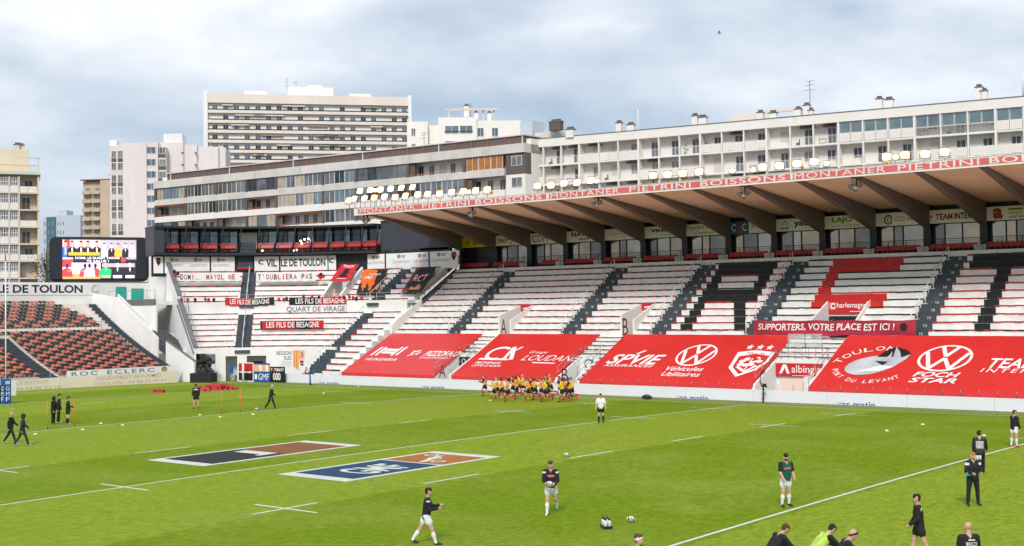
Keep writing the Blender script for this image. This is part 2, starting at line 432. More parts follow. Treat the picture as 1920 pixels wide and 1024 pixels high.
def grass_material():
    m = bpy.data.materials.new('grass'); m.use_nodes = True
    t = m.node_tree; nn = t.nodes.new; ll = t.links.new
    b = t.nodes['Principled BSDF']; b.inputs['Roughness'].default_value = 0.9; b.inputs['Specular IOR Level'].default_value = 0.12
    geo = nn('ShaderNodeNewGeometry'); sp = nn('ShaderNodeSeparateXYZ'); ll(geo.outputs['Position'], sp.inputs[0])
    wob = nn('ShaderNodeTexNoise'); wob.inputs['Scale'].default_value = 0.8; wob.inputs['Detail'].default_value = 4
    ll(geo.outputs['Position'], wob.inputs['Vector'])
    wa = nn('ShaderNodeMath'); wa.operation = 'MULTIPLY_ADD'; wa.inputs[1].default_value = 0.9
    ll(wob.outputs['Fac'], wa.inputs[0]); ll(sp.outputs['X'], wa.inputs[2])
    mr = nn('ShaderNodeMapRange'); mr.inputs['From Min'].default_value = -69.55; mr.inputs['From Max'].default_value = 70.45
    ll(wa.outputs[0], mr.inputs['Value'])
    rp = nn('ShaderNodeValToRGB'); rp.color_ramp.interpolation = 'CONSTANT'
    edges = [(-70, 1), (-58, 0), (-48.59, 1), (-37.5, 0), (-25.37, 1), (-10, 0), (0, 1), (10, 0), (25.37, 1), (37.5, 0), (48.59, 1)]
    els = rp.color_ramp.elements
    els.remove(els[1])
    els[0].position = 0.0; els[0].color = (1, 1, 1, 1)
    for x, l in edges[1:]:
        q = els.new((x+70)/140); q.color = (l, l, l, 1)
    ll(mr.outputs['Result'], rp.inputs['Fac'])
    mixb = nn('ShaderNodeMixRGB'); mixb.inputs['Color1'].default_value = (0.152, 0.232, 0.0006, 1); mixb.inputs['Color2'].default_value = (0.215, 0.288, 0.013, 1)
    ll(rp.outputs['Color'], mixb.inputs['Fac'])
    # patches of stressed, paler turf
    n1 = nn('ShaderNodeTexNoise'); n1.inputs['Scale'].default_value = 0.16; n1.inputs['Detail'].default_value = 9; n1.inputs['Roughness'].default_value = 0.62
    ll(geo.outputs['Position'], n1.inputs['Vector'])
    r1 = nn('ShaderNodeMapRange'); r1.inputs['From Min'].default_value = 0.44; r1.inputs['From Max'].default_value = 0.68; r1.inputs['To Max'].default_value = 0.65
    ll(n1.outputs['Fac'], r1.inputs['Value'])
    mixp = nn('ShaderNodeMixRGB'); mixp.inputs['Color2'].default_value = (0.235, 0.292, 0.036, 1)
    ll(r1.outputs['Result'], mixp.inputs['Fac']); ll(mixb.outputs['Color'], mixp.inputs['Color1'])
    # the dull strip outside the far touchline
    ry = nn('ShaderNodeMapRange'); ry.inputs['From Min'].default_value = 0.5; ry.inputs['From Max'].default_value = 1.3; ry.inputs['To Max'].default_value = 0.8
    ll(sp.outputs['Y'], ry.inputs['Value'])
    mixe = nn('ShaderNodeMixRGB'); mixe.inputs['Color2'].default_value = (0.22, 0.24, 0.085, 1)
    ll(ry.outputs['Result'], mixe.inputs['Fac']); ll(mixp.outputs['Color'], mixe.inputs['Color1'])
    # blade-scale mottling, drawn out along the mowing direction
    mp2 = nn('ShaderNodeMapping'); mp2.inputs['Scale'].default_value = (1.0, 0.42, 1.0); ll(geo.outputs['Position'], mp2.inputs['Vector'])
    n2 = nn('ShaderNodeTexNoise'); n2.inputs['Scale'].default_value = 5.5; n2.inputs['Detail'].default_value = 9; n2.inputs['Roughness'].default_value = 0.72
    ll(mp2.outputs['Vector'], n2.inputs['Vector'])
    r2 = nn('ShaderNodeMapRange'); r2.inputs['From Min'].default_value = 0.3; r2.inputs['From Max'].default_value = 0.7; r2.inputs['To Min'].default_value = 0.62; r2.inputs['To Max'].default_value = 1.30
    ll(n2.outputs['Fac'], r2.inputs['Value'])
    vm = nn('ShaderNodeVectorMath'); vm.operation = 'SCALE'; ll(mixe.outputs['Color'], vm.inputs[0]); ll(r2.outputs['Result'], vm.inputs['Scale'])
    ll(vm.outputs[0], b.inputs['Base Color'])
    bp = nn('ShaderNodeBump'); bp.inputs['Strength'].default_value = 0.5; bp.inputs['Distance'].default_value = 0.06
    ll(n2.outputs['Fac'], bp.inputs['Height']); ll(bp.outputs['Normal'], b.inputs['Normal'])
    MATS['grass'] = m
grass_material()
mat('line_white', (0.62, 0.66, 0.58), 0.85, 0.16, 4.0, stain=((0.22, 0.32, 0.10), 3.0, 0.60, 0.5))
mat('logo_black', (0.022, 0.020, 0.016), 0.9, 0.35, 3.0)
mat('logo_brown', (0.23, 0.085, 0.020), 0.9, 0.25, 3.0)
mat('logo_blue', (0.010, 0.050, 0.115), 0.9, 0.25, 3.0)
mat('logo_orange', (0.38, 0.130, 0.018), 0.9, 0.25, 3.0)
mat('logo_white', (0.60, 0.62, 0.55), 0.9, 0.15, 3.0)

pm = MB()
ys = [-80, -74, -PW]+[-PW+PW*i/60 for i in range(1, 61)]+[3.3]
pm.add([(x, y, zc(y)) for y in ys for x in (-64.6, 66)], [(2*i, 2*i+1, 2*i+3, 2*i+2) for i in range(len(ys)-1)], 0, True)
pitch = struct(pm.build('pitch', 'grass'))
def strip_y(mb, x0, x1, y0, y1, h=0.006, mi=0):
    n = max(1, int(abs(y1-y0)/1.5)+1)
    yy = [y0+(y1-y0)*i/n for i in range(n+1)]
    mb.add([(x, y, zc(y)+h) for y in yy for x in (x0, x1)], [(2*i, 2*i+1, 2*i+3, 2*i+2) for i in range(n)], mi)
def pline(x0, x1, y0, y1):
    m = MB(); strip_y(m, x0, x1, y0, y1); m.build('pitch_line', 'line_white', pitch)
LW = 0.07
for x in (-48.59, -25.37, 0, 25.37, 48.59):
    pline(x-LW, x+LW, -PW, 0)
for x in (-61.0, 60.0):
    pline(x-LW, x+LW, -PW, 0)
for y in (0, -PW):
    for a, b_ in ((-61, 0), (0, 60)):
        pline(a, b_, y-LW, y+LW)
for x in (-10, 10):                                 # ten-metre lines
    for y0, y1 in ((-54.4, -51.3), (-45.5, -42), (-35.4, -31.8), (-26.3, -23.2), (-16.5, -13.5), (-6.6, -3.4), (-64.5, -61.3)):
        pline(x-LW, x+LW, y0, y1)
for x in (-43.6, 43.6):                             # five-metre dashes in front of the goal line
    for y0 in (-62.9, -52.9, -42, -34, -26, -15, -5):
        pline(x-LW, x+LW, y0-1.3, y0+1.3)
for x in (-38, -25.37, -10, 0, 10, 25.37, 38):      # ticks of the five- and fifteen-metre lines
    for y in (-5, -15, -PW+15, -PW+5):
        pline(x-1.7, x+1.7, y-LW, y+LW)
def painted(x0, x1, y0, y1, kind):
    root = MB(); strip_y(root, x0, x1, y0, y1, 0.009)
    r = root.build('painted_logo', 'logo_white', pitch)
    m = MB()
    def P3(u, v, h=0.014):
        x = x1-(x1-x0)*v*1.0; y = y0+(y1-y0)*u        # u runs away from the camera, v to the left
        return (x, y, zc(y)+h)
    def patch(u0, u1, v0, v1, mi, h=0.014):
        n = 6
        m.grid(n, 1, lambda a, c: P3(u0+(u1-u0)*a, v0+(v1-v0)*c, h), mi)
    if kind == 'bank':
        patch(0.075, 0.52, 0.075, 0.925, 0)
        patch(0.52, 0.925, 0.075, 0.925, 1)
        patch(0.44, 0.52, 0.22, 0.78, 2, 0.018)
        patch(0.40, 0.52, 0.22, 0.30, 2, 0.019)
        m.build('logo_field', ['logo_black', 'logo_brown', 'logo_white'], r)
    else:
        patch(0.075, 0.60, 0.075, 0.925, 0)
        patch(0.62, 0.925, 0.075, 0.925, 1)
        text(m, 'GMF', lambda a, c: P3(a, c, 0.019), 0.20, 0.50, 0.18, 0.70, 2, 0.02)
        for q in range(3):
            ring2d(m, 0.70+0.08*q, 0.30+0.22*q, 0.035, 0.09, 0.014, 0.03, lambda a, c: P3(a, c, 0.019+0.001*q), 2, 14)
        bar2d(m, (0.64, 0.40), (0.86, 0.62), 0.06, lambda a, c: P3(a, c, 0.023), 2)
        m.build('logo_field', ['logo_blue', 'logo_orange', 'logo_white'], r)
painted(-7.0, -2.6, -46.85, -36.65, 'bank')
painted(2.55, 6.87, -46.85, -36.65, 'insurer')

# ================================================================== MAIN STAND (long side)
XL, XR = -46.4, 31.0
LOW = [(3.62+0.62*k, 1.15+0.335*k) for k in range(11)]
UPP = [(11.3+0.87*k, 5.12+0.593*k) for k in range(11)]
VOM_L = [(-34.4, -32.2), (-20.2, -17.9), (-1.3, 3.3)]
VOM_U = [(-32.85, -31.3), (-18.7, -17.2), (-0.35, 3.35)]
AISLES = [-38.6, -24.5, -14.75, -5.4, 8.55, 21.5]
AW = 0.86
stand = thing('main_stand', 'long white terraced stand with red seat strips and a cantilevered roof along the far touchline', 'stand', (-8, 11, 0))

def cutx(x0, x1, cuts):
    segs = [(x0, x1)]
    for a, b_ in cuts:
        out = []
        for s, e_ in segs:
            if b_ <= s or a >= e_: out.append((s, e_)); continue
            if a > s: out.append((s, a))
            if b_ < e_: out.append((b_, e_))
        segs = out
    return segs
# painted letters across the upper rows: row -> pixel spans measured in the photograph
def zx(c0, sc, spans): return [(c0+a*sc, c0+b_*sc) for a, b_ in spans]
LET = {}
k1 = 0.2734
for row, sp in {10: [(540, 945)], 9: [(515, 915)], 8: [(490, 560), (810, 890)], 7: [(455, 535), (780, 865)], 6: [(425, 835)], 5: [(395, 805)],
                4: [(365, 440), (640, 720)], 3: [(335, 415), (640, 720)], 2: [(300, 385), (640, 720)], 1: [(272, 355), (640, 725)]}.items():
    LET.setdefault(row, []).extend((a, b_, 'paint_black') for a, b_ in zx(1200, k1, sp))
for row, sp in {10: [(155, 640)], 9: [(128, 615)], 8: [(105, 190)], 7: [(78, 165)], 6: [(50, 138)], 5: [(25, 520)], 4: [(0, 495)]}.items():
    LET.setdefault(row, []).extend((a, b_, 'paint_red') for a, b_ in zx(1520, k1, sp))
for row, sp in {10: [(1115, 1540)], 9: [(1090, 1515)], 8: [(1275, 1375)], 7: [(1255, 1355)], 6: [(1230, 1335)], 5: [(1205, 1310)],
                4: [(1185, 1290)], 3: [(1160, 1265)], 2: [(1140, 1245)], 1: [(1115, 1225)]}.items():
    LET.setdefault(row, []).extend((a, b_, 'paint_black') for a, b_ in zx(1520, k1, sp))
LETX = {}
for row, sp in LET.items():
    y = UPP[row][0]
    LETX[row] = [(hit(a, 520, 1, y)[0], hit(b_, 520, 1, y)[0], mm) for a, b_, mm in sp]

def seat_strip(mb, segs, y, z, colour, dep=0.34, step=0.5, th=0.125):
    for s, e_ in segs:
        n = max(1, int(round((e_-s)/step)))
        for i in range(n):
            a = s+(e_-s)*i/n; b_ = s+(e_-s)*(i+1)/n
            c = colour((a+b_)/2, i)
            j = random.uniform(-0.012, 0.012)
            mb.box(a+0.02, b_-0.02, y-0.045+j, y+dep+j, z+0.035+j, z+0.035+th+j, c)
aisle_cut = [(a-AW, a+AW) for a in AISLES]
for k, (y, z) in enumerate(LOW):
    m = MB()
    cuts = VOM_L if y < 7.0 else []
    for s, e_ in cutx(XL, XR, cuts): m.box(s, e_, y, y+0.62, z-0.335, z)
    m.build('terrace_row', 'white_terrace', stand)
    m = MB()
    segs = cutx(XL+0.2, XR, cuts)
    # only where no cover lies over the rows
    bare = []
    for s, e_ in ((-34.2, -32.3), (-20.2, -17.4), (-1.2, 3.25)):
        bare += [(max(s, a), min(e_, b_)) for a, b_ in segs if min(e_, b_) > max(s, a)+0.3]
    if bare:
        seat_strip(m, bare, y, z, lambda x, i: (i+k) % 2, 0.3, 0.48, 0.07)
        stuff(m.build('seat_row', ['seat_red', 'seat_black'], stand))
m = MB()
for s, e_ in cutx(XL, XR, []): m.box(s, e_, LOW[-1][0]+0.62, UPP[0][0], 3.9, 4.50)
m.build('walkway', 'white_terrace', stand)
for k, (y, z) in enumerate(UPP):
    cuts = VOM_U if y < 14.3 else []
    m = MB()
    y1 = y+0.87 if k < 10 else y+0.45
    for s, e_ in cutx(XL, XR, cuts): m.box(s, e_, y, y1, z-0.593 if k else 4.2, z)
    m.build('terrace_row', 'white_terrace', stand)
    m = MB()
    def colr(x, i, k=k):
        for a, b_, mm in LETX.get(k, []):
            if a-0.1 < x < b_+0.1 and mm == 'paint_black': return 1
            if a-0.1 < x < b_+0.1: return 0
        if AISLES[2] < x < AISLES[3] and k > 0: return 0
        if AISLES[3] < x < AISLES[4]: return 1
        if x > AISLES[4] and k > 0: return 0
        return ((i//1)+k) % 2
    seat_strip(m, cutx(XL+0.15, XR, aisle_cut+[(a-0.25, b_+0.25) for a, b_ in cuts]), y, z, colr)
    stuff(m.build('seat_row', ['seat_red', 'seat_black'], stand))
    for a, b_, mm in LETX.get(k, []):
        m = MB(); m.box(a, b_, y-0.006, y+0.3, z-0.585, z+0.004)
        m.build('painted_panel', mm, stand)
step_lo = MB().box(-AW, AW, -0.43, 0.01, -0.61, -0.296).mesh('step', 'step_grey')
step_hi = MB().box(-AW, AW, -0.006, 0.44, -0.32, 0.012).mesh('step', 'step_grey')
base = Vector((-8, 11, 0))
for ax in AISLES:
    num = MB()
    for k, (y, z) in enumerate(UPP):
        place('step', step_lo, stand, Vector((ax, y, z))-base)
        place('step', step_hi, stand, Vector((ax, y, z))-base)
        text(num, str(12+k), flat((ax+0.15, y-0.012, z-0.26), (1, 0, 0), (0, 0, 1)), 0, 0.26, 0, 0.2, 0, 0.02)
    num.build('row_number', 'line_white', stand)
    hr = MB()
    pts = []
    for k in range(0, 11, 2):
        y, z = UPP[k]
        q = Vector((ax-AW*0.72, y-0.1, z-0.28))
        hr.tube([q, q+Vector((0, 0, 1.22))], 0.05, 6)
        hr.box(q.x-0.12, q.x+0.12, q.y-0.1, q.y+0.1, q.z, q.z+0.06)
        pts.append(q+Vector((0, 0, 1.22)))
    for i in range(len(pts)-1):
        hr.tube([pts[i], pts[i+1]], 0.035, 6)
    hr.build('handrail', 'rail_white', stand)

# stairwell openings (vomitories): walls with letters, signs, gates
def lettering(fn_list, mats, parent, name='lettering'):
    m = MB()
    for fl in fn_list: fl(m)
    return m.build(name, mats, parent)
for i, (a, b_) in enumerate(VOM_U):
    y0, y1 = 11.28, 14.75
    zt0, zt1 = (6.55, 7.55) if i < 2 else (5.95, 7.6)
    for xx, th in ((a, 0.16), (b_-0.16, 0.16)):
        m = MB()
        zz0 = zt0 if xx == a else zt0-0.45
        m.prism_x([(y0, 4.5), (y0, zz0), (y1, zt1), (y1, 4.5)], xx, xx+th)
        m.build('stairwell_wall', 'white_wall', stand)
    m = MB().box(a+0.16, b_-0.16, y1-0.10, y1-0.02, 4.5, 7.5); m.build('stairwell_back', 'white_wall', stand)
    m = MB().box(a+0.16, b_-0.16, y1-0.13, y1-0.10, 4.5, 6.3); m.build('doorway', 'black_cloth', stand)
    zs0, zs1 = (6.55, 7.6) if i < 2 else (6.45, 7.62)
    sgn = MB().box(a+0.02, b_-0.02, y1-0.20, y1-0.14, zs0, zs1).build('sign_panel', 'red_sign', stand)
    m = MB()
    fn = flat((a+0.1, y1-0.205, zs0+0.1), (1, 0, 0), (0, 0, 1))
    w = b_-a-0.25
    if i < 2:
        text(m, 'Le Départ', fn, 0.05, w*0.75, 0.08, 0.33, 0, 0.01)
        bar2d(m, (0.35, 0.55), (0.95, 0.62), 0.12, fn, 0)
    else:
        ring2d(m, 0.42, 0.58, 0.34, 0.36, 0.06, 0.06, fn, 0, 4, 45, 405)
        text(m, 'C', fn, 0.25, 0.62, 0.36, 0.80, 0, 0.03)
        text(m, 'harlemagne', fn, 0.80, w-0.05, 0.30, 0.86, 0, 0.012)
        bar2d(m, (1.9, 0.12), (w-0.3, 0.12), 0.05, fn, 0)
    m.build('lettering', 'tarp_text', sgn)
    if i < 2:
        m = MB()
        text(m, 'AB'[i], flat((a+0.165, y0+0.15, 4.7), (0, 1, 0), (0, 0, 1)), 0, 0.85, 0, 1.55, 0, 0.0)
        m.build('stairwell_letter', 'letter_maroon', stand)
for i, (a, b_) in enumerate(VOM_L):
    y0, y1 = 3.5, 7.15
    for xx in (a, b_-0.18):
        m = MB().prism_x([(y0, 0), (y0, 1.25), (y1, 3.0), (y1, 0)], xx, xx+0.18)
        m.build('stairwell_wall', 'white_wall', stand)
    m = MB().box(a+0.18, b_-0.18, y1-0.12, y1, 0, 3.05); m.build('stairwell_back', 'white_wall', stand)
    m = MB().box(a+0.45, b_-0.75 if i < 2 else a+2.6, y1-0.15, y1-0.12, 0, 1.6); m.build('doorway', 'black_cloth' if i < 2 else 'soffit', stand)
    # rails on both walls and over the back
    r = MB()
    for xx in (a+0.09, b_-0.09):
        for h in (0.45, 0.9):
            r.tube([(xx, y0+0.1, 1.25+h), (xx, y1, 3.0+h)], 0.022, 5)
        for t in (0.03, 0.35, 0.68, 1.0):
            yy = y0+0.1+(y1-y0-0.1)*t; zz = 1.28+1.72*t
            r.tube([(xx, yy, zz-0.05), (xx, yy, zz+0.9)], 0.022, 5)
    for h in (0.45, 0.9):
        r.tube([(a+0.09, y1, 3.0+h), (b_-0.09, y1, 3.0+h)], 0.022, 5)
    n = int((b_-a)/0.55)
    for j in range(1, n):
        xx = a+(b_-a)*j/n
        r.tube([(xx, y1, 3.0), (xx, y1, 3.9)], 0.018, 5)
    r.build('handrail', 'rail_grey', stand)
    m = MB()
    text(m, 'ABC'[i], flat((a+0.186, y0+0.7, 0.95), (0, 1, 0), (0, 0, 1)), 0, 0.9, 0, 1.1 if i < 2 else 1.35, 0, 0.0)
    m.build('stairwell_letter', 'letter_maroon', stand)
    if i == 0:
        s_ = MB().box(a+0.3, b_-0.2, y1-0.22, y1-0.17, 1.75, 2.75).build('sign_panel', 'black_cloth', stand)
        m = MB(); fn = flat((a+0.5, y1-0.225, 1.8), (1, 0, 0), (0, 0, 1))
        ring2d(m, 0.35, 0.5, 0.25, 0.32, 0.07, 0.07, fn, 0, 10)
        bar2d(m, (0.75, 0.15), (1.25, 0.75), 0.12, fn, 0); bar2d(m, (1.0, 0.1), (1.45, 0.65), 0.07, fn, 0)
        m.build('emblem', 'tarp_text', s_)
    elif i == 1:
        m = MB(); fn = flat((a+0.5, y1-0.125, 1.75), (1, 0, 0), (0, 0, 1))
        ring2d(m, 0.55, 0.6, 0.5, 0.42, 0.12, 0.12, fn, 0, 18, 40, 320)
        text(m, 'A', fn, 0.6, 1.25, 0.22, 0.95, 0, 0.04)
        m.build('emblem', 'teal_sign', stand)
    else:
        s_ = MB().box(a+0.2, b_-0.45, y1-0.32, y1-0.22, 1.75, 2.75).build('sign_panel', 'red_sign', stand)
        m = MB(); fn = flat((a+0.2, y1-0.325, 1.75), (1, 0, 0), (0, 0, 1))
        shape(m, [(0.3, 0.2), (0.62, 0.9), (0.92, 0.9), (1.2, 0.2), (0.95, 0.2), (0.78, 0.66), (0.52, 0.2)], fn, 0)
        text(m, 'albingia', fn, 1.35, 3.8, 0.10, 0.86, 0, 0.004)
        bar2d(m, (1.40, 0.06), (3.2, 0.06), 0.035, fn, 0)
        m.build('lettering', 'tarp_text', s_)
        MB().box(a+2.75, a+3.35, y1-0.7, y1-0.2, 0, 1.75).build('pillar', 'white_wall', stand)

# front wall of the stand and its railing posts
m = MB()
for s, e_ in cutx(XL-4.0, XR, VOM_L): m.box(s, e_, 3.42, 3.62, 0, 1.0)
m.build('front_wall', 'white_wall', stand)
post_me = MB().tube([(0, 0, 0.9), (0, 0, 1.38)], 0.02, 5).mesh('rail_post', 'rail_grey')
x = XL-4
while x < XR:
    place('rail_post', post_me, stand, Vector((x, 3.36, 0))-Vector((-8, 11, 0))); x += 1.25

# ------------------------------------------------------------------ hospitality boxes under the roof
CX = [10.44-4.744*k for k in range(12, -1, -1)]+[10.44+4.744*k for k in (1, 2, 3, 4)]
YC = 21.9
m = MB().box(XL, XR, 20.45, 20.57, 10.9, 11.52); m.build('parapet', 'white_terrace', stand)
m = MB().box(XL, XR, 20.57, 22.6, 11.2, 11.42); m.build('box_floor', 'dark_metal', stand)
m = MB().box(XL-1, XR, 22.5, 22.75, 11.0, 16.2); m.build('box_wall', 'black_cladding', stand)
for x in CX:
    MB().box(x-0.62, x, YC, 22.45, 11.42, 15.6).build('column', 'black_cladding', stand)
seat_me = MB()
seat_me.box(-0.21, 0.21, -0.20, 0.20, 0.0, 0.06).prism_x([(0.14, 0.0), (0.10, 0.05), (0.17, 0.40), (0.22, 0.40)], -0.20, 0.20)
seat_me.box(-0.03, 0.03, -0.05, 0.05, -0.30, 0.0)
seat_me = seat_me.mesh('seat', 'seat_red')
rail = MB()
xx = XL
while xx < XR:
    rail.tube([(xx, 20.5, 11.1), (xx, 20.5, 12.55)], 0.025, 5); xx += 1.58
rail.tube([(XL, 20.5, 12.55), (XR, 20.5, 12.55)], 0.03, 5)
rail.tube([(XL, 20.5, 12.2), (XR, 20.5, 12.2)], 0.015, 5)
rail.build('box_rail', 'dark_metal', stand)
pane_me = {}
def sign_text(i, fn, sg):
    w, h = 4.1, 1.12
    m = MB(); mats = ['navy', 'red_cloth', 'grey_print', 'brown_red_print', 'green_print', 'tarp_text', 'black_cloth', 'blue_print', 'teal_sign', 'orange_print']
    T = lambda s, u0, u1, v0, v1, mi, b=0.012, sh=0.0: text(m, s, fn, u0, u1, v0, v1, mi, b, sh)
    if i == 0:
        ring2d(m, 0.75, 0.56, 0.36, 0.42, 0.05, 0.05, fn, 6, 20); T('GF', 0.5, 1.0, 0.35, 0.75, 6, 0.02); T('BERNARD', 1.5, 3.9, 0.25, 0.85, 6, 0.02)
    elif i == 1:
        T('PRO', 0.45, 1.6, 0.3, 0.72, 3, 0.03); ring2d(m, 1.95, 0.5, 0.36, 0.34, 0.1, 0.1, fn, 3, 16, -100, 90); bar2d(m, (1.6, 0.62), (2.0, 0.62), 0.1, fn, 3); T('TECH', 2.4, 3.8, 0.3, 0.72, 3, 0.03)
    elif i == 2: T('CDM', 0.25, 2.3, 0.2, 0.92, 0, -0.004)
    elif i == 3: T('NAVAL', 0.6, 3.3, 0.55, 1.02, 0, 0.04); T('GROUP', 1.5, 2.8, 0.14, 0.40, 0, 0.03)
    elif i == 4: T('mutuelles du sud', 0.8, 3.2, 0.5, 0.78, 2, -0.004); ring2d(m, 1.9, 0.55, 0.6, 0.36, 0.06, 0.06, fn, 9, 14, 215, 325)
    elif i == 5: T('VINCI', 0.7, 3.0, 0.55, 0.86, 0, 0.05); T('AUTOROUTES', 1.7, 3.0, 0.18, 0.34, 2, 0.01)
    elif i == 6: T('Financière Double R', 0.08, 3.9, 0.62, 1.0, 6, 0.0, 0.1); T('Le Domaine de la Mer', 0.75, 3.7, 0.14, 0.44, 6, 0.0)
    elif i == 7:
        for a, b_, q in ((0.0, 1.0, 7), (0.85, 1.05, 1), (1.05, 1.95, 8)):
            shape(m, [(a, 0), (b_, 0), (b_, 1.12), (a, 1.12)], lambda u, v, q=q: fn(u, v)+Vector((0, -0.004 if q != 1 else -0.008, 0)), q)
        f2 = lambda u, v: fn(u, v)+Vector((0, -0.014, 0))
        text(m, 'C', f2, 0.15, 0.62, 0.25, 0.9, 5, 0.0); text(m, 'C', f2, 1.25, 1.72, 0.25, 0.9, 5, 0.0)
        for a in range(3): bar2d(m, (2.15+0.03*a, 0.3+0.3*a), (2.6, 0.9-0.28*a), 0.04, lambda u, v, a=a: fn(u, v)+Vector((0, -0.004*a, 0)), 3)
        T('Assurances', 2.75, 3.9, 0.4, 0.7, 2)
    elif i == 8: T('yack', 0.4, 1.3, 0.10, 0.42, 6, 0.03); T('yack', 1.75, 3.7, 0.25, 0.98, 6, 0.03); bar2d(m, (0.55, 0.55), (0.85, 0.95), 0.05, fn, 6); bar2d(m, (0.85, 0.95), (1.2, 0.55), 0.05, fn, 6)
    elif i == 9: T('LAJO', 0.7, 2.6, 0.42, 1.0, 4, 0.03); T('ENTREPRISE', 0.7, 3.2, 0.12, 0.30, 2, 0.0)
    elif i == 10:
        ring2d(m, 1.15, 0.52, 0.42, 0.42, 0.11, 0.11, fn, 6, 20, 40, 320); ring2d(m, 1.2, 0.52, 0.2, 0.22, 0.07, 0.07, fn, 6, 16, 40, 320); bar2d(m, (1.38, 0.3), (1.42, 0.75), 0.09, fn, 1)
        T('CCI VAR', 1.75, 3.7, 0.35, 0.75, 6, 0.0)
    elif i == 11: shape(m, [(0.05, 0.42), (0.30, 0.56), (0.05, 0.70)], fn, 1); T('TEAM', 0.5, 1.95, 0.28, 0.80, 3, 0.03); T('INTERIM', 2.1, 4.0, 0.28, 0.80, 6, 0.03)
    elif i == 12:
        T('a', 0.5, 1.3, 0.1, 1.0, 3, 0.05); bar2d(m, (1.75, 0.86), (2.9, 0.86), 0.16, fn, 4); T('SOCIAL', 1.75, 2.9, 0.46, 0.66, 4, 0.012); T('ASSISTANCE', 1.75, 3.2, 0.14, 0.34, 3, 0.012)
    if not m.v: return
    m.build('lettering', mats, sg)
SIGNM = {0: 'yellow_sign', 1: 'cream_board'}
for i in range(len(CX)-1):
    xa, xb = CX[i]+0.02, CX[i+1]-0.64
    # sign board
    sg = MB().box(xa, CX[i+1]-0.05, 21.74, 21.86, 13.93, 15.05).build('sign_board', SIGNM.get(i, 'white_panel'), stand)
    sign_text(i, flat((xa, 21.735, 13.93), (1, 0, 0), (0, 0, 1)), sg)
    # windows: three panes in a dark frame
    if i == 0:
        MB().box(xa+0.3, xa+1.5, 22.40, 22.48, 11.42, 13.7).build('door', 'plinth_black', stand)
        MB().box(xa+1.6, xb+0.2, 22.42, 22.48, 11.42, 13.9).build('wall_panel', 'grey_cladding', stand)
    else:
        w = xb-xa-0.3
        cuts_ = [0.0, 0.22, 0.61, 1.0] if i % 2 else [0.0, 0.30, 0.52, 1.0]
        fr = MB().box(xa+0.1, xb-0.02, 22.36, 22.46, 11.5, 11.98).box(xa+0.1, xb-0.02, 22.36, 22.46, 13.88, 13.96)
        for t in cuts_[1:3]: fr.box(xa+0.2+w*t-0.05, xa+0.2+w*t+0.05, 22.34, 22.46, 11.98, 13.88)
        wn = fr.build('window', 'dark_metal', stand)
        for j in range(3):
            MB().box(xa+0.2+w*cuts_[j]+0.05, xa+0.2+w*cuts_[j+1]-0.05, 22.40, 22.43, 11.98, 13.88).build('pane', ['box_glass', 'box_glass_dark', 'box_glass_warm'][(i*5+j*2) % 3], wn)
    # seats in front and the slatted vent beside them
    ns = 9 if i not in (2,) else 5
    s0 = xa+0.25 if i != 2 else xa+1.9
    for j in range(ns):
        place('seat', seat_me, stand, Vector((s0+0.44*j+0.2+random.uniform(-.01, .01), 20.95, 11.78))-base)
    if i > 1:
        v = MB()
        for j in range(9): v.box(xa-0.72+0.11*j, xa-0.66+0.11*j, 20.72, 20.80, 11.42, 11.95)
        v.box(xa-0.75, xa+0.25, 20.70, 20.82, 11.93, 11.98)
        v.build('vent_grille', 'tent_white', stand)
MB().box(4.3, 5.1, 21.6, 21.75, 15.20, 15.32).build('strip_light', 'strip_glow', stand)

# ------------------------------------------------------------------ roof
XF0, YF = -48.55, 7.4
rib_poly = [(YF+0.25, 16.98)]
for i in range(0, 13):
    t = i/12; yy = YF+0.25+(YC+0.35-YF-0.25)*t
    rib_poly.append((yy, 16.95-3.42*(t**1.12)))
rib_poly += [(YC+0.5, 13.5), (YC+0.5, 15.60), (YC-0.2, 15.50)]
for x in CX:
    MB().prism_x(rib_poly, x-0.55, x).build('roof_rib', 'rib_brown', stand)
m = MB().hexa([(XF0+0.1, YF+0.12, 17.02), (XR, YF+0.12, 17.02), (XR, YC+0.7, 15.45), (XF0+0.1, YC+0.7, 15.45)],
              [(XF0+0.1, YF+0.12, 17.45), (XR, YF+0.12, 17.45), (XR, YC+0.7, 15.95), (XF0+0.1, YC+0.7, 15.95)])
roof = m.build('roof', 'soffit', stand)
MB().hexa([(XF0+0.1, YF+0.15, 17.454), (XR, YF+0.15, 17.454), (XR, YC+1.2, 15.954), (XF0+0.1, YC+1.2, 15.954)],
          [(XF0+0.1, YF+0.15, 17.50), (XR, YF+0.15, 17.50), (XR, YC+1.2, 16.0), (XF0+0.1, YC+1.2, 16.0)]).build('roof_membrane', 'roof_top', roof)
fas = MB().box(XF0, XR, YF-0.05, YF+0.115, 16.93, 17.62).build('fascia', 'fascia_white', stand)
m = MB()
x = -47.0
m.box(-47.95, XR, YF-0.075, YF-0.054, 17.05, 17.52)
m.build('fascia_band', 'fascia_red', fas)
m = MB().box(XF0-0.03, XR, YF-0.09, YF+0.13, 17.625, 17.66).box(XF0-0.03, XR, YF-0.085, YF+0.10, 16.90, 16.925)
m.build('fascia_trim', 'fascia_white', fas)
m = MB()
fn = flat((0, YF-0.082, 17.06), (1, 0, 0), (0, 0, 1))
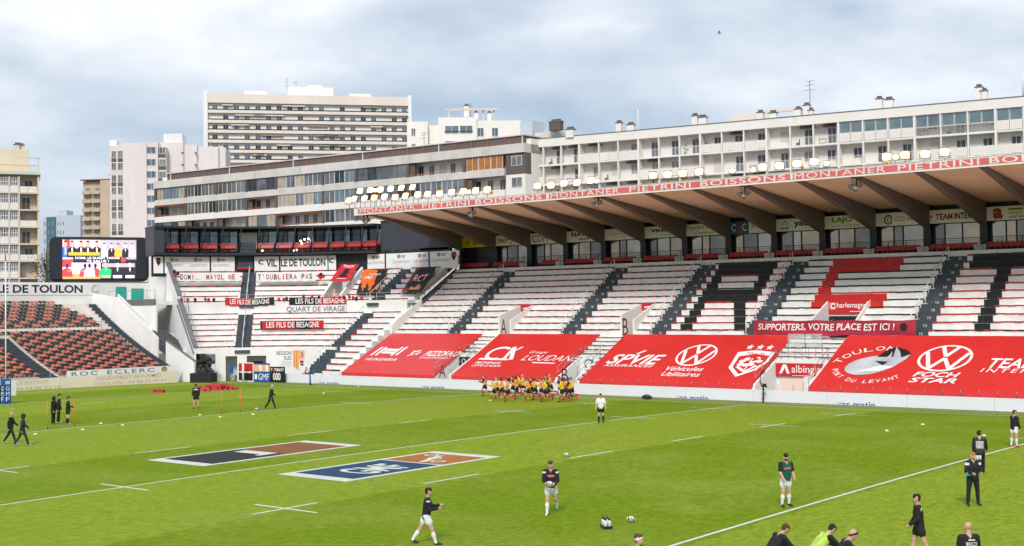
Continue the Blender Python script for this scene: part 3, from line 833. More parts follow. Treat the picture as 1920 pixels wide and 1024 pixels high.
for px0, px1, s, b_ in [(674, 777.5, 'MONTANER', 0.0), (791, 880, 'PIETRINI', 0.004), (891, 1015, 'BOISSONS', 0.01), (1024, 1029, 'I', 0.03), (1032, 1161, 'MONTANER', 0.0), (1180, 1295, 'PIETRINI', 0.004),
                    (1313, 1473, 'BOISSONS', 0.01), (1482, 1487, 'I', 0.03), (1489.6, 1661, 'MONTANER', 0.0), (1684, 1837, 'PIETRINI', 0.004), (1856, 2063, 'BOISSONS', 0.01)]:
    ux0 = hit(px0, 350, 1, YF-0.08)[0]; ux1 = hit(px1, 350, 1, YF-0.08)[0]
    text(m, s, fn, ux0, ux1, 0.0, 0.45, 0, b_, 0, 1.12 if s != 'I' else 1)
m.build('lettering', 'fascia_white', fas)

# floodlights on the roof edge, front and back rows
fl_front = [(640+q[0]/6, 340+q[1]/6) for q in [(85, 215), (145, 198), (260, 195), (370, 185), (485, 175), (605, 180), (720, 165), (860, 150), (970, 145), (1105, 140), (1240, 125), (1370, 115), (1510, 105), (1640, 95)]]
fl_front += [(760+q[0]*.254, 180+q[1]*.254) for q in [(975, 665), (1075, 660), (1170, 645), (1268, 640), (1370, 625)]]
fl_front += [(1200+q[0]*.254, 150+q[1]*.254) for q in [(95, 705), (203, 700), (315, 690), (435, 680), (905, 645), (1030, 635), (1158, 620), (1285, 605), (1820, 568)]]
fl_front += [(1697, 291), (1734.6, 289), (1771, 285.5)]
fl_back = [(640+q[0]/6, 340+q[1]/6) for q in [(210, 110), (325, 100), (440, 95), (555, 85), (675, 75), (800, 68)]]
fl_small = [(704, 357), (879, 360), (1119, 340), (1225, 328), (1373, 321), (1412, 319), (1550, 307), (1679, 295)]
def flood_parts(kind):
    s = 1.0 if kind != 'small' else 0.62
    hs = MB()
    w, h, d = 0.33*s, 0.36*s, 0.22*s
    t = R_(-32)
    c, s_ = math.cos(t), math.sin(t)
    def rot(p): return (p[0], p[1]*c-p[2]*s_, p[1]*s_+p[2]*c)
    f4 = [(-w, -0.02, -h), (w, -0.02, -h), (w, -0.02, h), (-w, -0.02, h)]
    b4 = [(-w*0.6, d, -h*0.6), (w*0.6, d, -h*0.6), (w*0.6, d, h*0.6), (-w*0.6, d, h*0.6)]
    hs.add([rot(q) for q in f4+b4], [(4, 5, 6, 7), (0, 1, 5, 4), (1, 2, 6, 5), (2, 3, 7, 6), (3, 0, 4, 7)])
    for a in ((-w-0.02, w+0.02, -h-0.03, -h), (-w-0.02, w+0.02, h, h+0.03)):
        vs = [rot(q) for q in [(a[0], -0.06, a[2]), (a[1], -0.06, a[2]), (a[1], 0.02, a[2]), (a[0], 0.02, a[2]), (a[0], -0.06, a[3]), (a[1], -0.06, a[3]), (a[1], 0.02, a[3]), (a[0], 0.02, a[3])]]
        hs.add(vs, [(0, 3, 2, 1), (4, 5, 6, 7), (0, 1, 5, 4), (1, 2, 6, 5), (2, 3, 7, 6), (3, 0, 4, 7)])
    ln = MB().add([rot((q[0]*0.94, -0.03, q[2]*0.94)) for q in f4], [(0, 1, 2, 3)])
    br = MB().tube([(-w-0.05, 0.02, 0), (-w-0.05, 0.12, -0.42*s), (w+0.05, 0.12, -0.42*s), (w+0.05, 0.02, 0)], 0.022, 5)
    br.tube([(0, 0.12, -0.42*s), (0, 0.12, -0.62*s if kind != 'back' else -0.7)], 0.03, 5)
    return hs.mesh('housing', 'lamp_house'), ln.mesh('lens', 'lamp_glow' if kind == 'front' else 'lamp_glow_white'), br.mesh('bracket', 'dark_metal')
FP = {k: flood_parts(k) for k in ('front', 'back', 'small')}
amb_me = MB().tube([(0.42, 0.0, -0.30), (0.42, 0.32, -0.22)], [0.12, 0.10], 8).mesh('ballast', 'amber')
def flood(px, py, kind, label, grp, ambr=False):
    yy = {'front': YF+0.35, 'back': YF+2.3, 'small': YF+0.3}[kind]
    q = hit(px, py, 1, yy)
    zb = (17.66 if kind != 'back' else 17.35)
    o = thing('floodlight', label, 'floodlight', (q[0], q[1], zb), R_(random.uniform(14, 30)), grp)
    h = q[2]-zb
    for nme, me in zip(('housing', 'lens', 'bracket'), FP[kind]):
        place(nme, me, o, (0, 0, h))
    lowz = h-(0.62*(0.62 if kind == 'small' else 1.0) if kind != 'back' else 0.7)
    if lowz > 0.02:
        MB().tube([(0, 0.12, 0.0), (0, 0.12, lowz+0.02)], 0.03, 5).build('stem', 'dark_metal', o, local=True)
    if ambr:
        place('ballast', amb_me, o, (0, 0, h))
fl_front.sort(); fl_back.sort(); fl_small.sort()
for i, (a, b_) in enumerate(fl_front):
    flood(a, b_, 'front', '%s large lit floodlight from the left in the front row on the stand roof edge' % ORD[i], 'large floodlights along the roof edge', i % 3 == 1)
for i, (a, b_) in enumerate(fl_back):
    flood(a, b_, 'back', '%s lit floodlight from the left in the back row above the roof corner' % ORD[i], 'floodlights in the back row')
for i, (a, b_) in enumerate(fl_small):
    flood(a, b_, 'small', '%s small white lamp from the left among the floodlights on the roof edge' % ORD[i], 'small lamps between the floodlights')

# loudspeaker clusters hanging from the roof edge
for i, (px, py) in enumerate([(689, 412), (886, 398), (1122, 379), (1397, 361), (1606, 346)]):
    q = hit(px, py, 1, YF+1.0)
    o = thing('loudspeaker_cluster', '%s cluster of grey horn loudspeakers from the left hanging under the roof edge' % ORD[i], 'loudspeaker', (q[0], q[1], q[2]-0.4), 0, 'loudspeaker clusters under the roof')
    top = 16.95-(q[2]-0.4)
    fr = MB()
    for sx in (-0.32, 0.32):
        for sy in (-0.2, 0.2):
            fr.tube([(sx, sy, top), (sx*0.9, sy*0.9, 0.75), (sx*0.55, sy*0.55, 0.3)], 0.02, 5)
    fr.box(-0.36, 0.36, -0.24, 0.24, top-0.05, top+0.05)
    fr.box(-0.05, 0.05, -0.05, 0.05, 0.3, top)
    fr.build('hanger', 'dark_metal', o, local=True)
    for dx, dy, dz, ry in ((-0.28, -0.1, 0.32, -0.6), (0.22, -0.1, 0.42, 0.6), (0.0, -0.12, 0.12, 0.0)):
        d = Vector((math.sin(ry)*0.8, -0.7, -0.55)).normalized()
        p0 = Vector((dx, dy+0.1, dz+0.1))
        MB().tube([p0, p0+d*0.12, p0+d*0.34], [0.07, 0.11, 0.24], 10).build('horn', 'horn', o, local=True)

# ------------------------------------------------------------------ advertising covers over the lower rows
ST = (4.66-1.02)/(10.42-3.40)
def tarp_pt(x, v):
    # v: 0 at the bottom edge .. 1 at the top edge
    y = 3.40+7.02*v
    return Vector((x, y, 1.20+ST*7.02*v))
TN = Vector((0, -ST, 1)).normalized()
def tarp_h(x, v, seed):
    s = 0.006*math.sin(x*1.9+seed)+0.003*math.sin(x*5.1+v*3+seed*2)+0.004*math.sin(v*34+0.4*math.sin(x*0.7+seed))
    return s
SPECS = [(-46.4, -34.15, -34.0, 'red cover with a slanted H logo beside the curved corner terrace'),
         (-32.0, -20.3, -20.15, 'red cover with a white swoosh monogram between the stairwells marked A and B'),
         (-17.55, -1.35, -1.25, 'red cover with round car emblem and white shield between stairwells B and C'),
         (3.35, XR-0.2, XR-0.2, 'red cover with silver teardrop and round car emblem right of stairwell C')]
covers = []
for i, (xa, xb, xt, lab) in enumerate(SPECS):
    o = thing('stand_cover', lab, 'tarpaulin', ((xa+xb)/2, 3.4, 1.2), 0, 'red advertising covers on the lower rows')
    m = MB()
    nu = int((xb-xa)/0.33)
    m.grid(nu, 40, lambda u, v: tarp_pt(xa+(xb-xa)*u, v)+TN*tarp_h(xa+(xb-xa)*u, v, i*1.7), 0, True)
    nv = nu
    # hanging hem at the front and a little thickness
    m.grid(nu, 3, lambda u, v: tarp_pt(xa+(xb-xa)*u, 0)+TN*tarp_h(xa+(xb-xa)*u, 0, i*1.7)+Vector((0, -0.03*v, -0.33*v+0.03*math.sin((xb-xa)*u*2.5)*v)), 0, True)
    m.grid(1, 40, lambda u, v: tarp_pt(xb, v)+TN*tarp_h(xb, v, i*1.7)-Vector((0, 0, 0.12*u)), 0)
    m.grid(1, 40, lambda u, v: tarp_pt(xa, v)+TN*tarp_h(xa, v, i*1.7)-Vector((0, 0, 0.12*u)), 0)
    m.build('sheet', 'tarp_red', o)
    covers.append(o)
TL_ = 7.02*math.sqrt(1+ST*ST)
def cov(seed, lift=0.0):
    # (x, metres up the slope) -> point just above the sheet
    return lambda u, w: tarp_pt(u, w/TL_)+TN*(tarp_h(u, w/TL_, seed)+0.022+lift)
def car_emblem(m, f, cu, cv, ru, rv):
    ring2d(m, cu, cv, ru, rv, ru*0.10, rv*0.10, f, 0, 40)
    w = ru*0.15
    bar2d(m, (cu-0.30*ru, cv+0.86*rv), (cu+0.0*ru, cv+0.12*rv), w, f)
    bar2d(m, (cu+0.30*ru, cv+0.86*rv), (cu+0.0*ru, cv+0.12*rv), w, f)
    bar2d(m, (cu-0.78*ru, cv+0.42*rv), (cu-0.38*ru, cv-0.80*rv), w, f)
    bar2d(m, (cu-0.38*ru, cv-0.80*rv), (cu+0.0*ru, cv+0.0*rv), w, f)
    bar2d(m, (cu+0.38*ru, cv-0.80*rv), (cu+0.0*ru, cv+0.0*rv), w, f)
    bar2d(m, (cu+0.78*ru, cv+0.42*rv), (cu+0.38*ru, cv-0.80*rv), w, f)
def cv_px(px, py):
    # pixel -> (x, metres up slope) on the cover plane
    n = TN; q0 = tarp_pt(0, 0)
    d = Vector(_dir(px, py)); c = Vector(CAM)
    t = (q0-c).dot(n)/d.dot(n); p = c+d*t
    return p.x, (p.y-3.40)*math.sqrt(1+ST*ST)
def tbox(m, s, x0, y0, x1, y1, f, mi=0, bold=0.012, shear=0.0, sp=1.0):
    # text whose lower-left pixel is (x0,y0) and upper-right pixel is (x1,y1)
    a = cv_px(x0, y0); b_ = cv_px(x1, y1); c = cv_px(x1, y0)
    text(m, s, f, a[0], c[0], a[1], b_[1] if False else cv_px(x0, y1)[1], mi, bold, shear, sp)
# cover 1
f = cov(0.0); m = MB()
P2 = cv_px
def poly_px(m, pts, f, mi=0): shape(m, [P2(*q) for q in pts], f, mi)
a0 = P2(700, 672); 
for (x0, x1) in ((699, 722), (708, 729)):
    pass
def bpx(m, p0, p1, w, f, mi=0): bar2d(m, P2(*p0), P2(*p1), w, f, mi)
bpx(m, (695, 667), (718, 651), 0.30, f); bpx(m, (704, 667), (725, 651), 0.30, f)
bpx(m, (742, 667), (764, 651), 0.30, cov(0.0, 0.004)); bpx(m, (733, 667), (756, 651), 0.30, f)
bpx(m, (722, 656), (748, 657), 0.42, cov(0.0, 0.008)); bpx(m, (716, 661), (742, 662), 0.42, cov(0.0, 0.008))
tbox(m, 'HUNGARIA', 683, 676, 742, 671, f, 0, 0.014, 0.3, 1.1)
bpx(m, (763, 668), (790, 661), 0.14, f); bpx(m, (770, 665), (778, 658), 0.20, cov(0, .004)); bpx(m, (776, 660), (790, 658), 0.22, f); bpx(m, (780, 666), (788, 661), 0.18, cov(0, .006))
tbox(m, 'PIZZORNO', 792, 668, 857, 658, f, 0, 0.02, 0.3)
tbox(m, 'ENVIRONNEMENT', 785, 672.5, 846, 669.5, f, 0, 0.014, 0.3, 1.2)
m.build('lettering', 'tarp_text', covers[0])
# cover 2
f = cov(1.7); m = MB()
c0 = P2(935, 663)
ring2d(m, c0[0], c0[1], 1.35, 1.25, 0.36, 0.36, f, 0, 24, 50, 300)
bpx(m, (944, 674), (965, 651), 0.34, cov(1.7, .004)); bpx(m, (965, 651), (958, 675), 0.42, cov(1.7, .008)); bpx(m, (952, 664), (981, 651), 0.24, cov(1.7, .012)); bpx(m, (960, 660), (981, 651), 0.16, cov(1.7, .016))
bpx(m, (898, 673), (952, 674.5), 0.30, f)
tbox(m, 'PROVENCE', 889, 682, 938, 678, f, 0, 0.02, 0.25)
tbox(m, "CÔTE D'AZUR", 883, 687, 938, 682.8, f, 0, 0.02, 0.25)
tbox(m, 'Groupe', 990, 664, 1024, 658, f, 0, 0.0, 0.25)
tbox(m, 'LOUDANE', 976, 676, 1084, 665.5, f, 0, -0.006, 0.25)
bpx(m, (998, 680), (1040, 681.5), 0.16, f)
m.build('lettering', 'tarp_text', covers[1])
# cover 3
f = cov(3.4); m = MB()
tbox(m, 'SPVIE', 1134, 682, 1236, 664, f, 0, 0.02, 0.3)
bpx(m, (1194, 664), (1212, 658), 0.22, cov(3.4, .004))
tbox(m, 'ASSURANCES', 1130, 687, 1224, 682.6, f, 0, 0.014, 0.3, 1.1)
cc = P2(1306, 666)
car_emblem(m, f, cc[0], cc[1], 1.78, 1.78)
tbox(m, 'Véhicules', 1246, 695, 1317, 687, f, 0, 0.008, 0.25)
tbox(m, 'Utilitaires', 1238, 705, 1311, 697, f, 0, 0.008, 0.25)
s = [(1379, 672), (1418, 658), (1452, 661), (1446, 668), (1432, 684), (1378, 706), (1367, 692)]
s = [(1384, 661), (1418, 657), (1453, 661), (1441, 678), (1418, 694), (1379, 707), (1366, 690)]
poly_px(m, s, f)
cxs = sum(q[0] for q in s)/len(s); cys = sum(q[1] for q in s)/len(s)
mi_in = [(cxs+(x-cxs)*0.82, cys+(y-cys)*0.80+0.8) for x, y in s]
shape(m, [P2(*q) for q in mi_in], cov(3.4, .004), 1)
shape(m, [P2(*q) for q in [(1385, 663), (1418, 659), (1449, 662.5), (1443, 667.5), (1418, 664.5), (1386, 668.5)]], cov(3.4, .008), 0)
tbox(m, 'TOULON', 1398, 665.5, 1434, 661.5, cov(3.4, .013), 1, 0.02, 0.25)
for (x0, y0) in ((1392, 678), (1402, 674), (1412, 678), (1398, 685), (1408, 684), (1420, 673), (1424, 678), (1388, 684)):
    q = P2(x0, y0); ring2d(m, q[0], q[1], 0.30, 0.26, 0.28, 0.24, cov(3.4, .009), 0, 8)
bpx(m, (1394, 697), (1412, 672), 0.10, cov(3.4, .012)); bpx(m, (1382, 688), (1396, 698), 0.26, cov(3.4, .014)); bpx(m, (1396, 698), (1418, 686), 0.26, cov(3.4, .016))
for (x0, y0) in ((1407, 651.5), (1426, 651.5), (1444, 652)):
    q = P2(x0, y0)
    pts = []
    for kk in range(10):
        rr = 0.36 if kk % 2 == 0 else 0.15
        t = R_(90+36*kk); pts.append((q[0]+rr*math.cos(t), q[1]+rr*1.3*math.sin(t)))
    for kk in range(5): shape(m, [q, pts[(2*kk-1) % 10], pts[2*kk], pts[2*kk+1]], f)
m.build('lettering', ['tarp_text', 'tarp_red'], covers[2])
# cover 4
f = cov(5.1); m = MB()
def arc_text(m, s, f, c, ru, rv, a0, a1, h, mi=0, flip=False):
    n = len(s)
    for i_, ch in enumerate(s):
        if ch == ' ': continue
        a = R_(a0+(a1-a0)*(i_+0.5)/n)
        p = Vector((c[0]+ru*math.cos(a), c[1]+rv*math.sin(a)))
        tdir = Vector((-ru*math.sin(a), rv*math.cos(a))).normalized()*(1 if a1 > a0 else -1)
        nd = Vector((-tdir.y, tdir.x))
        w = abs(R_(a1-a0))*(ru+rv)/2/n*0.80
        v, ff = glyphs(ch, 0.0)
        m.add([f(*(p+tdir*(q[0]-0.5)*w+nd*(q[1]-0.5)*h)) for q in v], ff, mi)
cc = P2(1634, 684)
arc_text(m, 'TOULON', f, (cc[0]+0.2, cc[1]-0.3), 3.1, 2.75, 172, 72, 0.62)
arc_text(m, 'PORT DU LEVANT', f, (cc[0]+0.3, cc[1]-0.1), 3.0, 2.35, 196, 322, 0.46)
ell = []
for kk in range(28):
    t = 2*math.pi*kk/28
    ell.append((1632+48*math.cos(t)+6*math.sin(t), 685.5-17.0*math.sin(t)-5.5*math.cos(t)))
poly_px(m, ell, f, 2)
poly_px(m, [(1668, 667), (1680, 651), (1700, 658), (1708, 664), (1700, 673), (1672, 690), (1640, 700), (1650, 680)], cov(5.1, .004), 2)
poly_px(m, [(1645, 670), (1660, 659), (1681, 651), (1675, 670)], cov(5.1, .008), 1)
poly_px(m, [(1681, 651), (1702, 657), (1709, 664), (1690, 671), (1688, 660)], cov(5.1, .010), 1)
poly_px(m, [(1640, 677), (1665, 679), (1655, 686)], cov(5.1, .010), 1)
poly_px(m, [(1604, 697), (1652, 686), (1676, 688), (1650, 696)], cov(5.1, .012), 0)
cc = P2(1772, 672)
car_emblem(m, f, cc[0], cc[1], 1.95, 1.9)
tbox(m, 'FOCH', 1710, 706.5, 1798, 697, f, 0, 0.02, 0.25)
tbox(m, 'STAR', 1702, 717, 1792, 708, f, 0, 0.02, 0.25)
a = P2(1850, 690); b_ = P2(1850, 672)
text(m, 'TEAM', f, a[0], a[0]+3.4, a[1], b_[1], 0, 0.016, 0.2)
a = P2(1837, 698); b_ = P2(1837, 691)
text(m, 'INTERIM', f, a[0], a[0]+4.6, a[1], b_[1], 0, 0.0, 0.2, 1.3)
m.build('lettering', ['tarp_text', 'paint_black', 'silver'], covers[3])

# long banner tied across the foot of the upper rows
o = thing('supporters_banner', 'dark pink banner with white capitals hung below the sign of stairwell C', 'banner', (1.7, 11.1, 4.75))
xa, xb = -5.25, 8.55
def ban(u, v, lift=0.0):
    x = xa+(xb-xa)*u
    return Vector((x, 11.05-lift+0.05*math.sin(u*41)*(1-v)+0.03*math.sin(u*17+v*4), 4.80+1.22*v-0.05*math.sin(u*math.pi*5)**2*v+0.06*math.sin(u*23)*(1-v)))
MB().grid(70, 8, lambda u, v: ban(u, v), 0, True).grid(70, 1, lambda u, v: ban(u, 1)+Vector((0, 0.01+0.02*v, 0.0)), 0).build('cloth', 'banner_pink', o)
m = MB()
text(m, 'SUPPORTERS, VOTRE PLACE EST ICI !', lambda u, v: ban(u, v, 0.02), 0.03, 0.88, 0.27, 0.80, 0, 0.014, 0.15)
m.build('lettering', 'tarp_text', o)
m = MB(); ring2d(m, 0.93, 0.55, 0.022, 0.28, 0.022, 0.28, lambda u, v: ban(u, v, 0.02), 0, 10); m.build('emblem', 'black_cloth', o)
m = MB()
for u in (0, 0.25, 0.5, 0.75, 1): 
    q = ban(u, 1); m.tube([q, q+Vector((0, 0.35, 0.12))], 0.012, 4)
m.build('tie', 'rail_white', o)

# clear screen walls beside the stairwell marked C
o = thing('glass_screen', 'clear glass screen standing beside the stairwell marked C', 'screen', (-0.4, 9.2, 3.2))
m = MB()
for x in (-0.9, 0.6, 2.0): m.tube([(x, 8.6, 3.2), (x, 8.6, 5.0)], 0.03, 5)
m.build('post', 'rail_grey', o)
gm = bpy.data.materials.new('thin_glass'); gm.use_nodes = True
t_ = gm.node_tree; bs = t_.nodes['Principled BSDF']; bs.inputs['Base Color'].default_value = (0.7, 0.8, 0.8, 1); bs.inputs['Roughness'].default_value = 0.05; bs.inputs['Alpha'].default_value = 0.25
MATS['thin_glass'] = gm
for x in (-0.9, 0.6):
    MB().box(x+0.05, x+1.4, 8.59, 8.61, 3.25, 5.0).build('pane', 'thin_glass', o)

# ------------------------------------------------------------------ perimeter boards
o = thing('perimeter_board', 'long white advertising board along the far touchline with blue newspaper names', 'hoarding', (-12, 3.0, 0))
x = -55.0; i = 0
while x < XR:
    MB().box(x+0.01, min(x+6, XR)-0.01, 2.98, 3.06, 0.02, 0.90).build('board', 'hoarding', o); x += 6; i += 1
for px in (597, 790, 1268, 1569):
    m = MB()
    q = hit(px, 745, 1, 2.97)
    text(m, 'var-matin', flat((q[0], 2.972, -0.20), (1, 0, 0), (0, 0, 1)), 0, 2.9, 0, 0.52, 0, 0.012)
    m.v = [(a, b_, max(c, 0.03)) for a, b_, c in m.v]
    m.build('lettering', 'blue_print', o)

# ================================================================== CURVED CORNER TERRACE
VX, VY = -51.0, -6.5
XE = XL-0.75              # straight run of the corner ends here against the main stand
def vp(R, a, z):
    # a <= 0: azimuth in degrees round the corner; a > 0: metres along the straight run
    if a <= 0:
        t = R_(a); return Vector((VX+R*math.sin(t), VY+R*math.cos(t), z))
    return Vector((VX+a, VY+R, z))
def cyl(px, py, R):
    d = _dir(px, py); ox, oy = CAM[0]-VX, CAM[1]-VY
    a = d[0]**2+d[1]**2; b_ = ox*d[0]+oy*d[1]; c = ox*ox+oy*oy-R*R
    t = (-b_+math.sqrt(b_*b_-a*c))/a; q = CAM+d*t
    az = math.degrees(math.atan2(q[0]-VX, q[1]-VY))
    if az > 0:
        q = hit(px, py, 1, VY+R); return q[0]-VX, q[2]
    return az, q[2]
def samples(a0, a1, st=3.0):
    out = []
    if a0 < 0:
        e_ = min(a1, 0); n = max(1, int(math.ceil((e_-a0)/st)))
        out = [a0+(e_-a0)*i/n for i in range(n+1)]
    else: out = [a0]
    if a1 > 0: out += [a1]
    return out
def ring_box(mb, R0, R1, z0, z1, a0, a1, mi=0, st=3.0):
    ss = samples(a0, a1, st); n = len(ss)
    vs = []
    for a in ss: vs += [vp(R0, a, z0), vp(R1, a, z0), vp(R1, a, z1), vp(R0, a, z1)]
    fs = [(0, 1, 2, 3), (4*n-1, 4*n-2, 4*n-3, 4*n-4)]
    for i in range(n-1):
        for j in range(4): fs.append((4*i+j, 4*i+(j+1) % 4, 4*i+4+(j+1) % 4, 4*i+4+j))
    mb.add(vs, fs, mi)
corner = thing('corner_terrace', 'curved white corner terrace with grey stairs below the black glazed boxes', 'stand', tuple(vp(14, -30, 0)))
AL, AE = -66.0, XE-VX
VLOW = [(14.0+0.87*k, 3.5+0.57*k) for k in range(7)]
VUP = [(20.3+0.87*k, 8.3+0.57*k) for k in range(7)]
VBOT = [(14.0-0.87*j, 3.5-0.57*j) for j in range(1, 5)]
A1, A2 = -46.5, -3.2
def aisle_half(R): return math.degrees(0.80/R)
def vseat(mb, R, z, a0, a1, k, miss=()):
    # one flat seat per 0.5 m
    a = a0
    i = 0
    while True:
        da = math.degrees(0.5/R) if a < -0.3 else 0.5
        if a < 0 < a+da: da = -a+0.001
        if a+da > a1: break
        if not any(s < a+da/2 < e_ for s, e_ in miss):
            q = [vp(R-0.045, a+0.03*da, z+.035), vp(R-0.045, a+0.97*da, z+.035), vp(R+0.3, a+0.97*da, z+.035), vp(R+0.3, a+0.03*da, z+.035)]
            t = [v+Vector((0, 0, 0.125)) for v in q]
            mb.hexa(q, t, (i//2+k) % 2)
        a += da; i += 1
V_VOM = (cyl(607, 548, 20.4)[0], cyl(640, 548, 20.4)[0])      # stairwell under the red flag
for grp, rows in (('low', VLOW), ('up', VUP), ('bot', VBOT)):
    for k, (R, z) in enumerate(rows):
        s0 = AL if grp != 'bot' else -8.0
        m = MB()
        if grp == 'up' and k < 5:
            ring_box(m, R, R+0.87, z-0.57 if k else z-0.4, z, s0, V_VOM[0]); ring_box(m, R, R+0.87, z-0.57 if k else z-0.4, z, V_VOM[1], AE)
        else:
            ring_box(m, R, R+0.87, z-0.57, z, s0, AE)
        m.build('terrace_row', 'white_terrace', corner)
        m = MB()
        miss = [(A2-aisle_half(R), A2+aisle_half(R))]
        if grp != 'bot': miss.append((A1-aisle_half(R), A1+aisle_half(R)))
        if grp == 'up': miss.append((V_VOM[0]-0.5, V_VOM[1]+0.8))
        vseat(m, R, z, s0+0.6, AE-0.2, k, miss)
        stuff(m.build('seat_row', ['seat_red', 'seat_black'], corner))
        for aa in ((A1, A2) if grp != 'bot' else (A2,)):
            ha = aisle_half(R)
            m = MB(); ring_box(m, R-0.43, R+0.01, z-0.59, z-0.285, aa-ha, aa+ha, 0, 10); m.build('step', 'step_grey', corner)
            m = MB(); ring_box(m, R-0.006, R+0.44, z-0.32, z+0.012, aa-ha, aa+ha, 0, 10); m.build('step', 'step_grey', corner)
m = MB(); ring_box(m, 20.09, 20.31, 6.3, 8.28, AL, AE); m.build('tier_wall', 'white_wall', corner)
m = MB(); ring_box(m, 19.2+0.87, 20.1, 6.3, 6.93, AL, AE); m.build('walkway', 'white_terrace', corner)
# rails: centre rails on the two stairs, the front of the upper tier
for aa, rows in ((A1, VLOW), (A1, VUP), (A2, VLOW), (A2, VUP), (A2, VBOT[::-1])):
    m = MB(); tops = []
    for k, (R, z) in enumerate(rows):
        if k % 2 == 0 or k == len(rows)-1:
            q = vp(R-0.1, aa-(0.0 if aa == A1 else 1.6), z-0.28); m.tube([q, q+Vector((0, 0, 1.05))], 0.04, 5); tops.append(q+Vector((0, 0, 1.05)))
    m.tube(tops, 0.035, 5); m.build('handrail', 'rail_white', corner)
m = MB()
for a in [AL+i*4.0 for i in range(17)]+[1.5, 3.0]:
    if a < AE: m.tube([vp(20.15, a, 8.2), vp(20.15, a, 9.1)], 0.022, 5)
for h in (9.1, 8.7): m.tube([vp(20.15, a, h) for a in samples(AL, AE)], 0.014, 4)
m.build('tier_rail', 'rail_white', corner)
# stairwell under the flag
for a in (V_VOM[0], V_VOM[1]):
    q = [vp(20.2, a-0.35, 6.9), vp(20.2, a+0.35, 6.9), vp(25.0, a+0.3, 6.9), vp(25.0, a-0.3, 6.9)]
    t = [vp(20.2, a-0.35, 9.0), vp(20.2, a+0.35, 9.0), vp(25.0, a+0.3, 12.1), vp(25.0, a-0.3, 12.1)]
    MB().hexa(q, t).build('stairwell_wall', 'white_wall', corner)
m = MB(); ring_box(m, 22.6, 22.7, 6.9, 9.6, V_VOM[0], V_VOM[1]); m.build('stairwell_back', 'soffit', corner)
# ground-floor wall with its openings and the region's sign
def apx(px, R=13.95, py=680): return cyl(px, py, R)[0]
m = MB()
ring_box(m, 13.75, 14.0, 2.60, 3.48, apx(404), apx(632))
for a, b_ in ((404, 423), (445, 463), (500, 632)): ring_box(m, 13.75, 14.0, 0, 2.60, apx(a), apx(b_))
m.build('ground_wall', 'white_wall', corner)
m = MB(); ring_box(m, 15.3, 15.4, 0, 2.62, apx(419), apx(505)); ring_box(m, 14.0, 15.3, 2.62, 2.68, apx(419), apx(505)); m.build('recess_wall', 'tent_white', corner)
def ringtext(R): return lambda u, v: vp(R, u, v)
m = MB()
f = ringtext(13.735)
text(m, 'REGION', f, apx(520), apx(548), 2.66, 3.06, 0, 0.006)
text(m, 'SUD', f, apx(534), apx(548), 2.14, 2.54, 0, 0.006)
for i_, s_ in enumerate(('PROVENCE', 'ALPES', "CÔTE D'AZUR")): text(m, s_, f, apx(530-3*i_), apx(548), 1.85-0.22*i_, 1.98-0.22*i_, 4, 0.0)
for j in range(4): shape(m, [(apx(551.5+2.7*j), 1.42-0.1*j), (apx(554.1+2.7*j), 1.37-0.1*j), (apx(554.1+2.7*j), 3.12), (apx(551.5+2.7*j), 3.12)], f, 1 if j % 2 == 0 else 2)
shape(m, [(apx(562.3), 2.2), (apx(573), 2.2), (apx(573), 3.12), (apx(562.3), 3.12)], f, 2)
ring2d(m, apx(567), 2.68, 0.9, 0.26, 0.3, 0.12, ringtext(13.725), 0, 10, -90, 90)
shape(m, [(apx(564), 1.78), (apx(571), 1.78), (apx(571), 2.08), (apx(564), 2.08)], f, 3); shape(m, [(apx(565), 1.55), (apx(571), 1.55), (apx(571), 1.72), (apx(565), 1.72)], f, 0)
m.build('region_sign', ['navy', 'orange_print', 'pale_orange', 'red_sign', 'grey_print'], corner)
m = MB(); ring_box(m, 15.15, 15.25, 1.35, 1.95, apx(469), apx(488)); m.build('scoreboard', 'plinth_black', corner)
m = MB()
for j in range(3): text(m, '0', ringtext(15.14), apx(472+5*j), apx(475+5*j), 1.5, 1.8, 0, 0.02)
m.build('scoreboard_digit', 'amber', corner)
m = MB(); ring_box(m, 13.70, 13.74, 0.75, 1.85, apx(431), apx(437.5)); m.build('blue_notice', 'blue_pad', corner)
# flank walls against the main stand and the metal stair in the gap
MB().prism_x([(10.45, 4.5), (10.6, 5.7), (11.3, 6.25), (15.1, 8.35), (15.1, 4.5)], XL-0.30, XL-0.02).build('flank_wall', 'white_wall', corner)
MB().prism_x([(15.0, 8.4), (15.0, 9.2), (21.9, 13.2), (21.9, 12.3)], XE, XE+0.18).build('flank_wall', 'white_wall', corner)
m = MB()
for x in (XL-0.60, XL-0.05):
    m.hexa([(x-.03, 15.2, 7.75), (x+.03, 15.2, 7.75), (x+.03, 21.3, 11.4), (x-.03, 21.3, 11.4)], [(x-.03, 15.2, 8.1), (x+.03, 15.2, 8.1), (x+.03, 21.3, 11.75), (x-.03, 21.3, 11.75)])
    m.tube([(x, 14.3, 9.0), (x, 15.2, 9.05), (x, 21.3, 12.7)], 0.025, 5)
    for j in range(8): m.tube([(x, 15.2+0.87*j, 8.05+0.52*j), (x, 15.2+0.87*j, 9.1+0.52*j)], 0.02, 5)
for j in range(20): m.box(XL-0.58, XL-0.07, 15.25+0.305*j, 15.5+0.305*j, 7.92+0.1825*j, 7.96+0.1825*j)
m.box(XE, XL-0.03, 13.6, 15.2, 7.75, 7.95)
for x in (XL-0.6, XL-0.1): m.tube([(x, 13.8, 6.2), (x, 13.8, 7.8)], 0.05, 6)
m.build('metal_stair', 'galv', corner)
